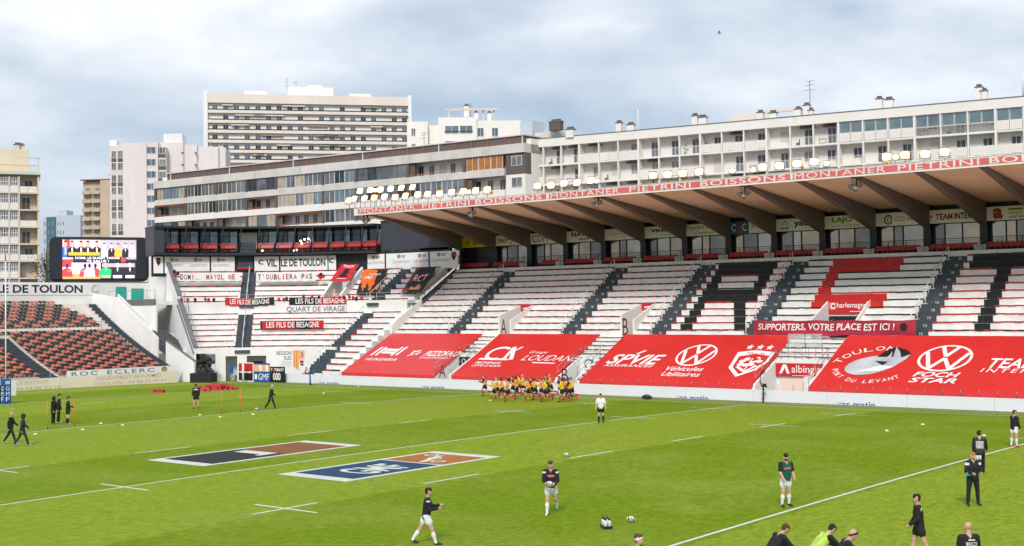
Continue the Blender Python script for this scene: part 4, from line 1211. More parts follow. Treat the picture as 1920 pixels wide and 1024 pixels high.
# left flank: sloping wall with grey capping
def slab_az(R0, R1, z00, z01, z10, z11, a, th=1.0):
    return MB().hexa([vp(R0, a-th/2, z00), vp(R0, a+th/2, z00), vp(R1, a+th/2, z10), vp(R1, a-th/2, z10)],
                     [vp(R0, a-th/2, z01), vp(R0, a+th/2, z01), vp(R1, a+th/2, z11), vp(R1, a-th/2, z11)])
slab_az(14.0, 20.6, 0.0, 3.55, 0.0, 8.55, AL-0.6, 1.0).build('flank_wall', 'white_wall', corner)
slab_az(20.65, 26.2, 5.0, 9.0, 5.0, 12.95, AL-0.6, 0.8).build('flank_wall', 'white_wall', corner)
slab_az(13.9, 20.6, 3.56, 3.74, 8.56, 8.74, AL-0.6, 1.5).build('wall_cap', 'lead_grey', corner)
slab_az(20.65, 26.2, 9.01, 9.14, 12.96, 13.10, AL-0.6, 1.2).build('wall_cap', 'lead_grey', corner)
slab_az(13.9, 20.6, 2.95, 3.12, 7.95, 8.12, AL-1.3, 0.5).build('wall_cap', 'lead_grey', corner)
m = MB()
for i in range(8):
    R = 14.2+0.9*i; z = 3.7+0.757*0.9*i
    m.tube([vp(R, AL+0.8, z-0.3), vp(R, AL+0.8, z+0.9)], 0.03, 5)
m.tube([vp(14.2, AL+0.8, 4.6), vp(20.5, AL+0.8, 9.37)], 0.025, 5)
m.build('handrail', 'rail_grey', corner)

# ------------------------------------------------------------------ panels behind the top row
RP = 26.0
zt, zb = 13.55, 11.98
m = MB(); ring_box(m, 26.3, 26.5, 11.3, 14.0, AL-4.5, AE+0.4); m.build('back_wall', 'dark_metal', corner)
def panel(px0, px1, kind):
    a0, a1 = cyl(px0, 493, RP)[0], cyl(px1, 493, RP)[0]
    mm = MB(); ring_box(mm, RP, RP+0.06, zb-0.3, zt, a0, a1); pn = mm.build('sign_panel', 'white_panel', corner)
    f = ringtext(RP-0.015); q = MB(); mats = ['grey_print', 'gold_print', 'violet_print', 'navy', 'black_cloth', 'red_cloth']
    ap = lambda x: cyl(x, 493, RP)[0]
    def dept(x):
        shape(q, [(ap(x+8), 13.0), (ap(x+14), 13.0), (ap(x+14), 13.4), (ap(x+8), 13.4)], f, 1)
        text(q, 'var', f, ap(x+15), ap(x+24), 13.03, 13.32, 2, 0.02)
        text(q, 'L', f, ap(x), ap(x+4), 12.45, 12.82, 0, 0.0)
        text(q, 'E', f, ap(x+4), ap(x+7), 12.45, 12.68, 0, 0.0)
        text(q, 'DÉPARTEMENT', f, ap(x+8), ap(x+33), 12.45, 12.78, 0, 0.0)
    def shield(x):
        shape(q, [(ap(x-4), 13.4), (ap(x-4), 12.9), (ap(x), 12.45), (ap(x+4), 12.9), (ap(x+4), 13.4)], f, 4)
        ring2d(q, ap(x), 13.1, 0.42, 0.18, 0.3, 0.12, ringtext(RP-0.02), 5, 10)
    if kind == 'shield': shield((px0+px1)/2)
    elif kind == 'ville1':
        ring2d(q, ap(491), 12.9, 0.9, 0.28, 0.4, 0.12, f, 3, 12, 60, 300); text(q, 'VIL', f, ap(499), ap(519), 12.35, 13.25, 3, 0.03)
    elif kind == 'ville2': text(q, 'LE DE TOULON', f, ap(527), ap(610), 12.35, 13.25, 3, 0.03)
    elif kind == 'crest': ring2d(q, ap((px0+px1)/2), 12.95, 0.9, 0.28, 0.4, 0.12, f, 3, 12, 60, 300)
    else:
        for x in kind: dept(x)
        if px1 > 850: shield(851)
    q.build('lettering', mats, pn)
for px0, px1, kd in [(288, 306, 'shield'), (309, 393, [311, 356]), (396, 440, [399]), (477, 523, 'ville1'), (526, 614, 'ville2'), (616, 630, 'crest'),
                     (689, 721, [689]), (724, 803, [737, 776]), (806, 859, [812])]:
    panel(px0, px1, kd)
# stair up through the panels
m = MB()
for j in range(5): ring_box(m, 26.0+0.05*j, 26.3, 12.0+0.32*j, 12.3+0.32*j, cyl(446, 493, 26)[0], cyl(474, 493, 26)[0], 0, 10)
m.build('stair_flight', 'step_grey', corner)
m = MB(); ring_box(m, 25.92, 25.99, 12.15, 12.32, cyl(445, 493, 26)[0], cyl(474, 493, 26)[0], 0, 10); m.build('kick_board', 'red_cloth', corner)

# ------------------------------------------------------------------ black glazed boxes above the corner
lodge = thing('hospitality_boxes', 'black steel and glass boxes with red seats on top of the curved corner terrace', 'pavilion', tuple(vp(26, -45, 13.6)))
b0, b1 = cyl(287, 460, 25.6)[0], cyl(708, 460, 25.6)[0]
ZB, ZT = 13.72, 16.95
m = MB(); ring_box(m, 25.2, 28.6, ZB-0.05, ZB+0.25, b0, b1); m.build('floor_slab', 'black_cladding', lodge)
m = MB(); ring_box(m, 25.0, 28.8, ZT-0.22, ZT+0.02, b0, b1); m.build('roof_slab', 'black_cladding', lodge)
m = MB(); ring_box(m, 28.5, 28.7, ZB+0.25, ZT-0.22, b0, b1); m.build('back_wall', 'dark_metal', lodge)
m = MB(); ring_box(m, 25.25, 28.6, ZB+0.25, ZT-0.22, b0, b0+2.6); m.build('end_wall', 'grey_cladding', lodge)
nb = 12
for i in range(nb+1):
    a = b0+2.6+(b1-b0-2.6)*i/nb
    m = MB().tube([vp(25.35, a, ZB+0.2), vp(25.05, a+0.9, ZT-0.15)], 0.07, 5); m.build('raking_post', 'dark_metal', lodge)
for h in (0.75, 1.15, 2.35):
    m = MB().tube([vp(25.28, a, ZB+h) for a in samples(b0+2.6, b1)], 0.03, 5); m.build('rail', 'dark_metal', lodge)
lseat = MB().box(-0.24, 0.24, -0.22, 0.22, 0.0, 0.08).prism_x([(0.12, 0.0), (0.08, 0.08), (0.2, 0.48), (0.25, 0.48)], -0.24, 0.24).box(-0.03, 0.03, -0.03, 0.03, -0.35, 0).mesh('seat', 'seat_red')
for i in range(nb):
    a = b0+2.6+(b1-b0-2.6)*i/nb; st_ = (b1-b0-2.6)/nb
    if 2 < i < 4: pass
    if i not in (4,):
        # glazing behind the seats
        fr = MB(); ring_box(fr, 27.2, 27.3, ZB+0.25, ZB+0.5, a+0.15, a+st_-0.15); ring_box(fr, 27.2, 27.3, ZT-0.5, ZT-0.22, a+0.15, a+st_-0.15)
        for t in (0.0, 0.55, 1.0): ring_box(fr, 27.15, 27.32, ZB+0.5, ZT-0.5, a+0.15+(st_-0.5)*t, a+0.35+(st_-0.5)*t)
        w = fr.build('window', 'dark_metal', lodge)
        for t0, t1 in ((0.05, 0.53), (0.6, 0.98)):
            p_ = MB(); ring_box(p_, 27.22, 27.25, ZB+0.5, ZT-0.5, a+0.15+(st_-0.5)*t0, a+0.2+(st_-0.5)*t1); p_.build('pane', 'pane_dark' if t0 < 0.1 else 'pane_blue', w)
        for r_, zz in ((25.75, 0.55), (26.35, 0.78)):
            for j in range(5):
                aj = a+st_*(0.14+0.155*j)
                q = vp(r_, aj, ZB+zz+0.15)-vp(26, -45, 13.6)
                place('seat', lseat, lodge, q, -R_(aj))
    else:
        m = MB(); ring_box(m, 25.5, 25.7, ZB+0.25, ZB+1.5, a+0.2, a+st_-0.2); m.build('counter', 'grey_cladding', lodge)
        m = MB(); ring_box(m, 27.0, 27.1, ZB+0.7, ZT-0.6, a+0.2, a+st_-0.2); m.build('kitchen_wall', 'concrete', lodge)
for j, (px, py) in enumerate([(564, 452), (571, 449), (578, 448), (566, 457), (492, 470), (550, 470), (556, 469)]):
    a, z = cyl(px, py, 25.9)
    m = MB().ball(vp(25.9, a, z), 0.10, 0.10, 0.10, 8, 6); m.build('light_bulb', 'spot_glow', lodge)
dark = thing('dark_clad_wall', 'plain dark grey clad wall between the glazed boxes and the roofed stand', 'wall', tuple(vp(26.3, -6, 13.7)))
m = MB(); ring_box(m, 26.3, 26.6, 13.75, 17.15, b1, AE+0.6); m.build('cladding', 'grey_cladding', dark)
m = MB(); ring_box(m, 26.2, 26.65, 13.55, 13.75, b1, AE+0.6); ring_box(m, 26.2, 26.7, 17.15, 17.3, b1, AE+0.6); m.build('edge_beam', 'black_cladding', dark)

# ------------------------------------------------------------------ cloth banners hung on the corner terrace
def cloth(px0, px1, py0, py1, R, cols, label, texts, grp=None, cat='banner', name='cloth_banner', sag=0.0, tilt=0.0):
    a0, z1 = cyl(px0, py0, R); a1, _ = cyl(px1, py0, R); _, z0 = cyl(px0, py1, R)
    o = thing(name, label, cat, tuple(vp(R, (a0+a1)/2, z0)), 0, grp)
    def f0(u, v, lift=0.0):
        a = a0+(a1-a0)*u
        return vp(R-lift+0.03*math.sin(u*29)*(1-v), a, z0+(z1-z0)*v-sag*math.sin(math.pi*u)*1.0+0.02*math.sin(u*37)*(1-v))
    m = MB()
    n = 36
    for i in range(n):
        u0, u1 = i/n, (i+1)/n
        mi = 0
        for q, (cu, cm) in enumerate(cols):
            if (u0+u1)/2 >= cu: mi = q
        for j in range(3):
            m.add([f0(u0, j/3), f0(u1, j/3), f0(u1, (j+1)/3), f0(u0, (j+1)/3)], [(0, 1, 2, 3)], mi, True)
    m.build('cloth', [c[1] for c in cols], o)
    m = MB(); mats = []
    for s, u0, u1, v0, v1, cm, b_ in texts:
        if cm not in mats: mats.append(cm)
        text(m, s, lambda u, v: f0(u, v, 0.035), u0, u1, v0, v1, mats.index(cm), b_)
    m.build('lettering', mats, o)
    return o
tw = 'tarp_text'
cloth(337, 449, 511.5, 528, 22.6, [(0, 'white_cloth')], 'white cloth banner with hand-painted DOMI MAYOL NE left of the grey corner stairs', 
      [(ch, 0.01+0.062*i+(0.016 if ch == 'I' else 0), 0.055+0.062*i-(0.017 if ch == 'I' else 0), 0.22, 0.80, 'black_cloth' if q == 'k' else 'red_cloth', 0.01) for i, (ch, q) in enumerate(zip('DOMI...MAYOL NE', 'krkrkkkrkrkrkkr')) if ch not in ' .']+
      [('.', 0.27+0.04*i, 0.285+0.04*i, 0.22, 0.32, 'black_cloth', 0.0) for i in range(3)], 'hand-painted white banners')
cloth(480, 592, 511.5, 528, 22.6, [(0, 'white_cloth')], "white cloth banner with hand-painted T'OUBLIERA PAS right of the grey corner stairs",
      [(ch, 0.03+0.066*i+(0.018 if ch in "I'" else 0), 0.08+0.066*i-(0.02 if ch in "I'" else 0), 0.22 if ch != "'" else 0.6, 0.80, 'black_cloth' if q == 'k' else 'red_cloth', 0.01) for i, (ch, q) in enumerate(zip("T'OUBLIERA PAS", 'krkrkrkrkrkkrk')) if ch != ' '], 'hand-painted white banners')
cloth(422, 514, 558, 572, 19.95, [(0, 'red_cloth'), (0.52, 'black_cloth')], 'red and black LES FILS DE BESAGNE banner on the landing of the corner stairs',
      [('LES FILS DE BESAGNE', 0.1, 0.9, 0.2, 0.85, tw, 0.012)], 'club banners on the corner terrace', sag=0.15)
cloth(542, 649, 558, 572, 19.95, [(0, 'black_cloth'), (0.48, 'red_cloth')], 'black and red LES FILS DE BESAGNE banner above the white cloth lettered QUART DE VIRAGE',
      [('LES FILS DE BESAGNE', 0.11, 0.97, 0.15, 0.85, tw, 0.012)], 'club banners on the corner terrace')
cloth(536, 649, 573, 589, 19.90, [(0, 'white_cloth')], 'white banner lettered QUART DE VIRAGE hung on the corner terrace wall',
      [('QUART DE VIRAGE', 0.01, 0.98, 0.15, 0.85, 'blue_grey_print', 0.008)])
cloth(488, 607, 602, 617, 16.2, [(0, 'black_cloth'), (0.03, 'red_cloth'), (0.52, 'black_cloth'), (0.55, 'black_cloth'), (0.78, 'red_cloth')], 'lowest LES FILS DE BESAGNE banner hung over the lower corner rows',
      [('LES FILS DE BESAGNE', 0.09, 0.92, 0.15, 0.85, tw, 0.012)], 'club banners on the corner terrace')
# balloons tied along the upper tier rail
bal = [(340, 561), (352, 562), (366, 562), (385, 561), (391, 562), (401, 562), (523, 561), (532, 561.5), (537.5, 560), (569, 555), (585, 557), (598, 558), (627, 559), (637, 558), (645, 558), (655, 557), (662, 558), (668, 560), (678, 559)]
for i, (px, py) in enumerate(bal):
    a, z = cyl(px, py, 20.0)
    q = vp(20.0, a, z)
    c = 'red' if i % 3 != 2 else 'black'
    o = tag(MB().ball((0, 0, 0), 0.17, 0.17, 0.21, 10, 8).tube([(0, 0, -0.19), (0, 0, -0.24)], [0.03, 0.012], 6).build('balloon', c+'_cloth', loc=q), '%s balloon from the left, %s, tied along the corner terrace rail' % (ORD[i], c), 'balloon', 'balloons on the corner terrace')
for nm, pts in (('left', [(327, 510, 'k'), (329, 514, 'r'), (333, 513, 'k')]), ('right', [(598, 517, 'r'), (602, 515, 'k'), (606, 518, 'r'), (601, 520, 'r')])):
    a, z = cyl(pts[0][0], pts[0][1], 22.4)
    o = thing('balloon_bunch', 'bunch of red and black balloons at the %s end of the hand-painted banners' % nm, 'balloons', tuple(vp(22.4, a, z-0.3)))
    for px, py, c in pts:
        a, z = cyl(px, py, 22.4); MB().ball(vp(22.4, a, z), 0.2, 0.2, 0.24, 10, 8).build('balloon', 'red_cloth' if c == 'r' else 'black_cloth', o)
# large flags laid over the upper rows
def flag(corners, cols, label, draw):
    # corners in pixels: top-left, top-right, bottom-right, bottom-left
    pt = []
    for (px, py), R in zip(corners, (25.0, 25.0, 20.9, 20.9)):
        a, z = cyl(px, py, R); pt.append(vp(R, a, z))
    tl, tr, br, bl = pt
    o = thing('supporter_flag', label, 'flag', tuple((bl+br)/2), 0, 'supporter flags laid on the corner rows')
    def f0(u, v, lift=0.0):
        q = bl.lerp(br, u).lerp(tl.lerp(tr, u), v)
        return q+Vector((0.05, -0.06, 0.10))*(1+lift*12)+Vector((0, 0, 0.05*math.sin(v*20)+0.03*math.sin(u*9)))
    m = MB(); n = 14
    for i in range(n):
        for j in range(n):
            mi = cols[1]((i+.5)/n, (j+.5)/n)
            m.add([f0(i/n, j/n), f0((i+1)/n, j/n), f0((i+1)/n, (j+1)/n), f0(i/n, (j+1)/n)], [(0, 1, 2, 3)], mi, True)
    m.build('cloth', cols[0], o)
    m = MB(); draw(m, lambda u, v: f0(u, v, 0.03)); m.build('lettering', ['tarp_text', 'black_cloth', 'red_cloth', 'amber'], o)
flag([(640, 498), (673, 498), (652, 531), (618, 530)], (['red_cloth'], lambda u, v: 0), 'red flag with a black hat shape over the corner stairwell',
     lambda m, f: (text(m, 'TOULON', f, 0.2, 0.8, 0.82, 0.95, 0, 0.02), shape(m, [(0.25, 0.30), (0.80, 0.30), (0.66, 0.40), (0.66, 0.72), (0.42, 0.72), (0.40, 0.40)], f, 1), bar2d(m, (0.3, 0.17), (0.8, 0.17), 0.06, f, 0)))
flag([(683, 508), (728, 508), (703, 553), (667, 555)], (['pole_orange', 'black_cloth'], lambda u, v: 1 if (u > 0.58+0.2*(1-v) and v > 0.35) or v < 0.34*abs(math.sin(u*9+1))+0.08 else 0), 'orange and black flag with a crowd scene laid on the corner rows',
     lambda m, f: (text(m, 'LA VICTOIRE OU', f, 0.3, 0.8, 0.76, 0.86, 0, 0.02), text(m, 'LA MORT', f, 0.15, 0.5, 0.62, 0.72, 0, 0.02)))
flag([(781, 505), (818, 504), (790, 552), (750, 553)], (['black_cloth', 'letter_maroon'], lambda u, v: 1 if u < 0.16+0.1*math.sin(v*14) else 0), 'black flag with pink letters and golden buildings beside the metal stair',
     lambda m, f: (text(m, 'RCT', f, 0.2, 0.85, 0.45, 0.70, 2, 0.04), text(m, 'RCT', lambda u, v: f(u+0.012, v+0.012)+Vector((0.01, -0.01, 0.01)), 0.22, 0.83, 0.46, 0.69, 0, -0.01), shape(m, [(0.3, 0.12), (0.8, 0.12), (0.8, 0.26), (0.62, 0.36), (0.5, 0.24), (0.3, 0.28)], f, 3)))

# ================================================================== END STAND (behind the posts)
end = thing('end_stand', 'terraced end stand filled with faded red and black seats behind the blue-padded goal posts', 'stand', (-66, -20, 0))
YR, YL = -2.4, -58.0
EROW = [(-66.0-0.62*k, 1.3+0.20*k+0.0038*k*k) for k in range(25)]
EAIS = [(-17.4, -15.5), (-40.5, -38.6)]
mat('terrace_pale', (0.74, 0.69, 0.63), 0.8, 0.15, 0.8)
for k, (x, z) in enumerate(EROW):
    zp = EROW[k-1][1] if k else 0.6
    MB().box(x-0.62, x, YL, YR, zp-0.02 if k else 0.5, z).build('terrace_row', 'terrace_pale', end)
es = MB()
es.box(-0.20, 0.20, -0.215, 0.215, 0.20, 0.25).hexa([(-0.20, -0.21, 0.25), (-0.15, -0.21, 0.25), (-0.15, 0.21, 0.25), (-0.20, 0.21, 0.25)],
                                               [(-0.24, -0.20, 0.40), (-0.20, -0.20, 0.40), (-0.20, 0.20, 0.40), (-0.24, 0.20, 0.40)])
es.box(-0.05, 0.05, -0.02, 0.02, 0.0, 0.20, 1)
esm = {c: es.mesh('seat', [c, 'seat_frame']) for c in ('seat_faded', 'seat_black')}
rest = MB(); cnt = 0
spots = []
for k, (x, z) in enumerate(EROW):
    if k == 16: continue
    j = 0; y = YR-0.6-(0.9 if k > 16 else 0.0)-(0.55*max(0, k-19))
    while y > -40.0:
        if not any(a-0.1 < y < b_+0.1 for a, b_ in EAIS) or k > 14:
            spots.append((k, x-0.28, y, z, 'seat_faded' if ((j//2)+(k % 2)) % 2 == 0 else 'seat_black'))
        y -= 0.50; j += 1
ebase = Vector((-66, -20, 0))
vis = [s for s in spots if s[2] > -31]
near = set(id(s) for s in sorted(vis, key=lambda s: s[0]*10-s[2]*0.01)[:300])
for s in spots:
    k, x, y, z, c = s
    if id(s) in near:
        place('seat', esm[c], end, Vector((x, y, z))-ebase)
    else:
        o_ = Vector((x, y, z)); base_i = 0 if c == 'seat_faded' else 1
        rest.add([o_+Vector(v) for v in es.v], es.f, 0)
        for q in range(len(es.f)): rest.m[-len(es.f)+q] = 2 if es.m[q] == 1 else base_i
stuff(rest.build('seat_block', ['seat_faded', 'seat_black', 'seat_frame'], end))
for a, b_ in EAIS+[(YR-0.05, YR+0.9)]:
    for k, (x, z) in enumerate(EROW):
        if a == EAIS[0][0] and k in (7,): pass
        if a != YR-0.05 and k > 14: continue
        MB().box(x-0.60, x+0.006, a, b_, z-0.22, z+0.014).build('step', 'step_grey', end)
        if k: MB().box(x, x+0.30, a, b_, EROW[k-1][1], z-0.13).build('step', 'step_grey', end)
m = MB()
for y in range(-56, -3, 2): m.tube([(EROW[16][0]-0.1, y, EROW[16][1]), (EROW[16][0]-0.1, y, EROW[16][1]+0.9)], 0.03, 5)
m.tube([(EROW[16][0]-0.1, YL, EROW[16][1]+0.9), (EROW[16][0]-0.1, YR-0.3, EROW[16][1]+0.9)], 0.02, 5)
m.build('cross_rail', 'rail_grey', end)
m = MB()
for y in [-58+1.6*i for i in range(28)]:
    if y < -14: m.tube([(-65.7, y, 0.5), (-65.7, y, 1.65)], 0.03, 5)
for h in (1.62, 1.2, 0.8): m.tube([(-65.7, YL, h), (-65.7, -14.5, h)], 0.02, 5)
m.build('front_rail', 'rail_grey', end)
MB().box(-65.95, -65.75, YL, YR, 0, 0.9).build('front_wall', 'white_wall', end)
XB = EROW[-1][0]-0.7
MB().box(XB-0.5, XB, YL, 6.5, 5.0, 10.72).build('back_wall', 'white_wall', end)
pn = MB().box(XB, XB+0.06, -58, -0.9, 9.35, 10.60).build('sign_panel', 'white_panel', end)
m = MB()
xq = XB+0.07
ya = hit(155, 545, 0, xq)[1]; yw = (ya-hit(4, 545, 0, xq)[1])/0.775
f = flat((xq, 0, 9.35), (0, 1, 0), (0, 0, 1))
text(m, 'VILLE DE TOULON', f, ya-yw, ya, 0.22, 1.10, 0, 0.03)
ring2d(m, ya+1.6, 0.65, 0.5, 0.5, 0.25, 0.25, f, 1, 12, 60, 320)
m.build('lettering', ['navy', 'faint_print'], pn)
# doors and the stairs between the end stand and the corner
for q0, q1 in (((217, 538), (237, 575)), ((246, 541), (269, 566))):
    a = hit(*q0, 0, XB+0.03); b_ = hit(*q1, 0, XB+0.03)
    d_ = MB().box(XB+0.004, XB+0.08, a[1], b_[1], b_[2], a[2]).build('door', 'teal_door', end)
    m = MB()
    for j in range(1, 5): m.box(XB+0.08, XB+0.10, a[1]+(b_[1]-a[1])*j/5-0.02, a[1]+(b_[1]-a[1])*j/5+0.02, b_[2]+0.05, a[2]-0.05)
    m.build('rib', 'teal_door', d_)
gap = thing('corner_stairs', 'dark steps between white flank walls left of the curved corner terrace', 'stairs', (-72, -1, 0))
MB().prism_y([(-82, 5), (-82, 9.6), (-77.0, 9.0), (-69.5, 4.6), (-69.5, 3.0), (-69.5, 0), (-75, 0)], YR+0.9, YR+1.08).build('flank_wall', 'white_wall', gap)
MB().prism_y([(-68.2, 0), (-68.2, 4.25), (-63.4, 2.15), (-63.4, 0)], YR+1.0, YR+1.18).build('flank_wall', 'white_wall', gap)
MB().prism_y([(-68.2, 4.26), (-68.2, 4.38), (-63.35, 2.26), (-63.35, 2.16)], YR+0.97, YR+1.21).build('wall_cap', 'lead_grey', gap)
def flight(x0, z0, x1, z1, y0, y1, n):
    for j in range(n):
        xa = x0+(x1-x0)*j/n; xb = x0+(x1-x0)*(j+1)/n; z = z0+(z1-z0)*j/n
        MB().box(xa, xb+0.02, y0, y1, z-0.7, z).build('step', 'step_grey', gap)
        MB().box(xb-0.05, xb+0.026, y0, y1, z-0.03, z+0.006).build('nosing', 'step_nose', gap)
flight(-78.5, 7.3, -73.6, 5.5, YR+1.1, 0.1, 11)
MB().box(-81.8, -72.0, 0.12, 0.29, 4.4, 8.08).build('terrace_wall', 'white_wall', gap)
MB().box(-73.6, -72.4, YR+1.1, 0.1, 4.9, 5.48).build('landing', 'white_terrace', gap)
flight(-72.4, 5.3, -68.2, 3.2, YR+1.15, 1.6, 13)
MB().box(-68.2, -66.6, YR+1.2, 1.5, 2.4, 3.05).build('landing', 'white_terrace', gap)
flight(-66.6, 2.9, -63.4, 1.0, YR+1.2, 1.2, 10)
MB().prism_y([(-66.4, 0), (-66.4, 3.6), (-62.9, 1.6), (-62.9, 0)], 1.2, 1.4).build('flank_wall', 'white_wall', gap)
MB().box(-82, -72.4, 0.3, 4.6, 8.1, 8.55).build('terrace_slab', 'white_wall', gap)
MB().box(-82, -72.3, 0.1, 0.3, 8.05, 8.75).build('slab_edge', 'lead_grey', gap)
m = MB()
for j in range(7): m.tube([(-81+1.45*j, 0.2, 8.6), (-81+1.45*j, 0.2, 9.75)], 0.025, 5)
m.tube([(-81, 0.2, 9.75), (-72.3, 0.2, 9.75)], 0.02, 5)
m.build('rail', 'rail_grey', gap)
MB().prism_y([(-79, 9.4), (-79, 7.4), (-74.0, 5.6), (-74, 6.7)], 0.0, 0.16).build('flank_wall', 'white_wall', gap)
MB().box(XB-0.3, XB+0.1, 6.4, 9.5, 5, 13.6).build('end_wall', 'white_wall', gap)
q = hit(280, 500, 0, -77)
MB().hexa([(-82, 6.4, 5), (-74.5, 4.6, 5), (-74.6, 5.0, 5), (-82, 6.9, 5)], [(-82, 6.4, 15.6), (-76.6, 5.1, 13.6), (-76.6, 5.5, 13.6), (-82, 6.9, 15.6)]).build('end_wall', 'white_wall', gap)

# cream boards in front of the end stand
bd = thing('cream_board', 'low cream advertising board on the grass in front of the end stand', 'hoarding', (-64.6, -12, 0))
for y in range(-58, -3, 7):
    y1 = min(y+7, -2.5)
    MB().box(-64.68, -64.6, y+0.02, y1, 0.0, 1.24).build('board', 'cream_board', bd)
m = MB(); f = flat((-64.592, 0, 0), (0, 1, 0), (0, 0, 1))
text(m, 'GAUDEFROY GOURMET', f, -12.2, -4.5, 0.74, 1.08, 0, 0.01); text(m, 'TOULON - 04 94 22 47 61', f, -12.4, -4.0, 0.22, 0.52, 0, 0.01)
text(m, 'LE BISTROT', f, -20.5, -17.2, 0.74, 1.08, 0, 0.01); text(m, '04 94 88 52 16', f, -20.6, -16.0, 0.22, 0.52, 0, 0.01)
m.build('lettering', 'faint_print', bd)
o = thing('roc_board', 'white board lettered ROC ECLERC standing above the cream boards', 'hoarding', (-64.9, -8.7, 1.0))
MB().box(-64.98, -64.9, -15.1, -2.2, 0.95, 1.78).build('board', 'white_panel', o)
m = MB(); f = flat((-64.892, 0, 1.1), (0, 1, 0), (0, 0, 1))
for px0, px1, s in ((134, 183, 'ROC'), (201, 290, 'ECLERC')):
    text(m, s, f, hit(px0, 705, 0, -64.9)[1], hit(px1, 705, 0, -64.9)[1], 0.16, 0.55, 0, 0.01, 0, 1.25)
m.build('lettering', 'blue_grey_print', o)
m = MB(); ring2d(m, -4.0, 0.35, 0.35, 0.3, 0.3, 0.25, f, 0, 12); m.build('emblem', 'gold_print', o)

# ------------------------------------------------------------------ video screen
c = at_depth(187, 486.5, 150.0)
ang = math.atan2(CAM[1]-c[1], CAM[0]-c[0])
rz = ang+math.pi/2+R_(4)
scr = thing('video_screen', 'large black-framed video screen showing a rugby tribute above the end stand', 'screen', (c[0], c[1], c[2]-3.0), rz)
def led(name, rgb): return mat(name, rgb, 0.5, 0.25, 3.0, emit=0.75)
W2, H2 = 5.55, 2.62
fr = MB()
prof = []
n = 6
for sx, a0 in ((1, -90), (1, 0), (-1, 90), (-1, 180)):
    pass
rad = 0.75
for cx_, cz_, a0 in ((W2-rad, 3-H2+rad, -90), (W2-rad, 3+H2-rad, 0), (-W2+rad, 3+H2-rad, 90), (-W2+rad, 3-H2+rad, 180)):
    for i in range(n+1):
        t = R_(a0+90*i/n); prof.append((cx_+rad*math.cos(t), cz_+rad*math.sin(t)))
fr.prism_y(prof, 0.0, 1.1).build('casing', 'dark_metal', scr, local=True)
for sx in (-1, 1):
    MB().box(min(sx*5.35, sx*4.15), max(sx*5.35, sx*4.15), -0.22, -0.01, 3-2.3, 3+2.3).build('side_fin', 'black_cladding', scr, local=True)
im = MB().box(-4.12, 4.12, -0.10, -0.004, 3-2.28, 3+2.28).build('picture', led('led_dark', (0.045, 0.035, 0.04)), scr, local=True)
rr = random.Random(3)
cl = {'led_pink': (0.75, 0.42, 0.45), 'led_orange': (0.80, 0.35, 0.04), 'led_red': (0.65, 0.05, 0.06), 'led_blue': (0.04, 0.12, 0.55), 'led_green': (0.02, 0.36, 0.14), 'led_white': (0.85, 0.80, 0.82), 'led_skin': (0.60, 0.32, 0.22), 'led_grey': (0.36, 0.31, 0.36), 'led_suit': (0.02, 0.02, 0.03), 'led_lilac': (0.58, 0.48, 0.60), 'led_wood': (0.62, 0.30, 0.10)}
names = list(cl)
for q in names: led(q, cl[q])
m = MB(); ci = names.index
lay = [0]
def F(u, v): return Vector((-4.12+8.24*u, -0.104-0.0012*lay[0], 3-2.28+4.56*v))
def R4(u0, u1, v0, v1, c_): lay[0] += 1; shape(m, [(u0, v0), (u1, v0), (u1, v1), (u0, v1)], F, ci(c_))
def man(u, v, s, suit, skin, wide=1.0):
    lay[0] += 1
    shape(m, [(u-0.05*s*wide, v), (u+0.05*s*wide, v), (u+0.045*s*wide, v+0.17*s), (u+0.018*s, v+0.22*s), (u-0.018*s, v+0.22*s), (u-0.045*s*wide, v+0.17*s)], F, ci(suit))
    lay[0] += 1
    ring2d(m, u, v+0.275*s, 0.019*s, 0.062*s, 0.019*s, 0.062*s, F, ci(skin), 10)
    lay[0] += 1
    if skin != 'led_suit':
        ring2d(m, u, v+0.300*s, 0.019*s, 0.045*s, 0.012*s, 0.030*s, F, ci('led_suit'), 8, 10, 170)
        shape(m, [(u-0.009*s, v+0.20*s), (u+0.009*s, v+0.20*s), (u, v+0.12*s)], F, ci('led_white' if suit == 'led_suit' else 'led_grey'))
R4(0, 0.51, 0.5, 1, 'led_pink'); R4(0.03, 0.1, 0.8, 1, 'led_red'); R4(0, 0.51, 0, 0.5, 'led_red'); R4(0, 0.51, 0.0, 0.13, 'led_wood'); R4(0, 0.51, 0.13, 0.30, 'led_white'); R4(0.12, 0.51, 0.30, 0.42, 'led_lilac')
R4(0.51, 1, 0.5, 1, 'led_grey'); R4(0.51, 1, 0, 0.5, 'led_suit'); R4(0.53, 0.98, 0.30, 0.40, 'led_grey')
for u, c_ in ((0.04, 'led_blue'), (0.13, 'led_suit'), (0.25, 'led_suit'), (0.34, 'led_suit'), (0.46, 'led_suit')): man(u, 0.55, 1.25, c_, 'led_skin', 1.1); R4(u-0.008, u+0.008, 0.62, 0.80, 'led_white')
R4(0.08, 0.5, 0.60, 0.68, 'led_orange')
for u, c_ in ((0.30, 'led_red'), (0.44, 'led_red'), (0.36, 'led_white'), (0.06, 'led_red')): man(u, 0.06, 1.0, c_, 'led_suit', 1.5)
for j, u in enumerate((0.56, 0.66, 0.75, 0.85, 0.94)): man(u, 0.56, 1.05, ('led_lilac', 'led_suit', 'led_orange', 'led_suit', 'led_lilac')[j], 'led_skin' if j == 2 else 'led_white', 0.95)
for u, c_ in ((0.58, 'led_green'), (0.74, 'led_suit'), (0.91, 'led_suit')): man(u, 0.02, 1.25, c_, 'led_skin' if c_ == 'led_green' else 'led_lilac', 1.45); R4(u-0.06, u+0.06, 0.02, 0.09, 'led_white' if c_ != 'led_green' else 'led_skin')
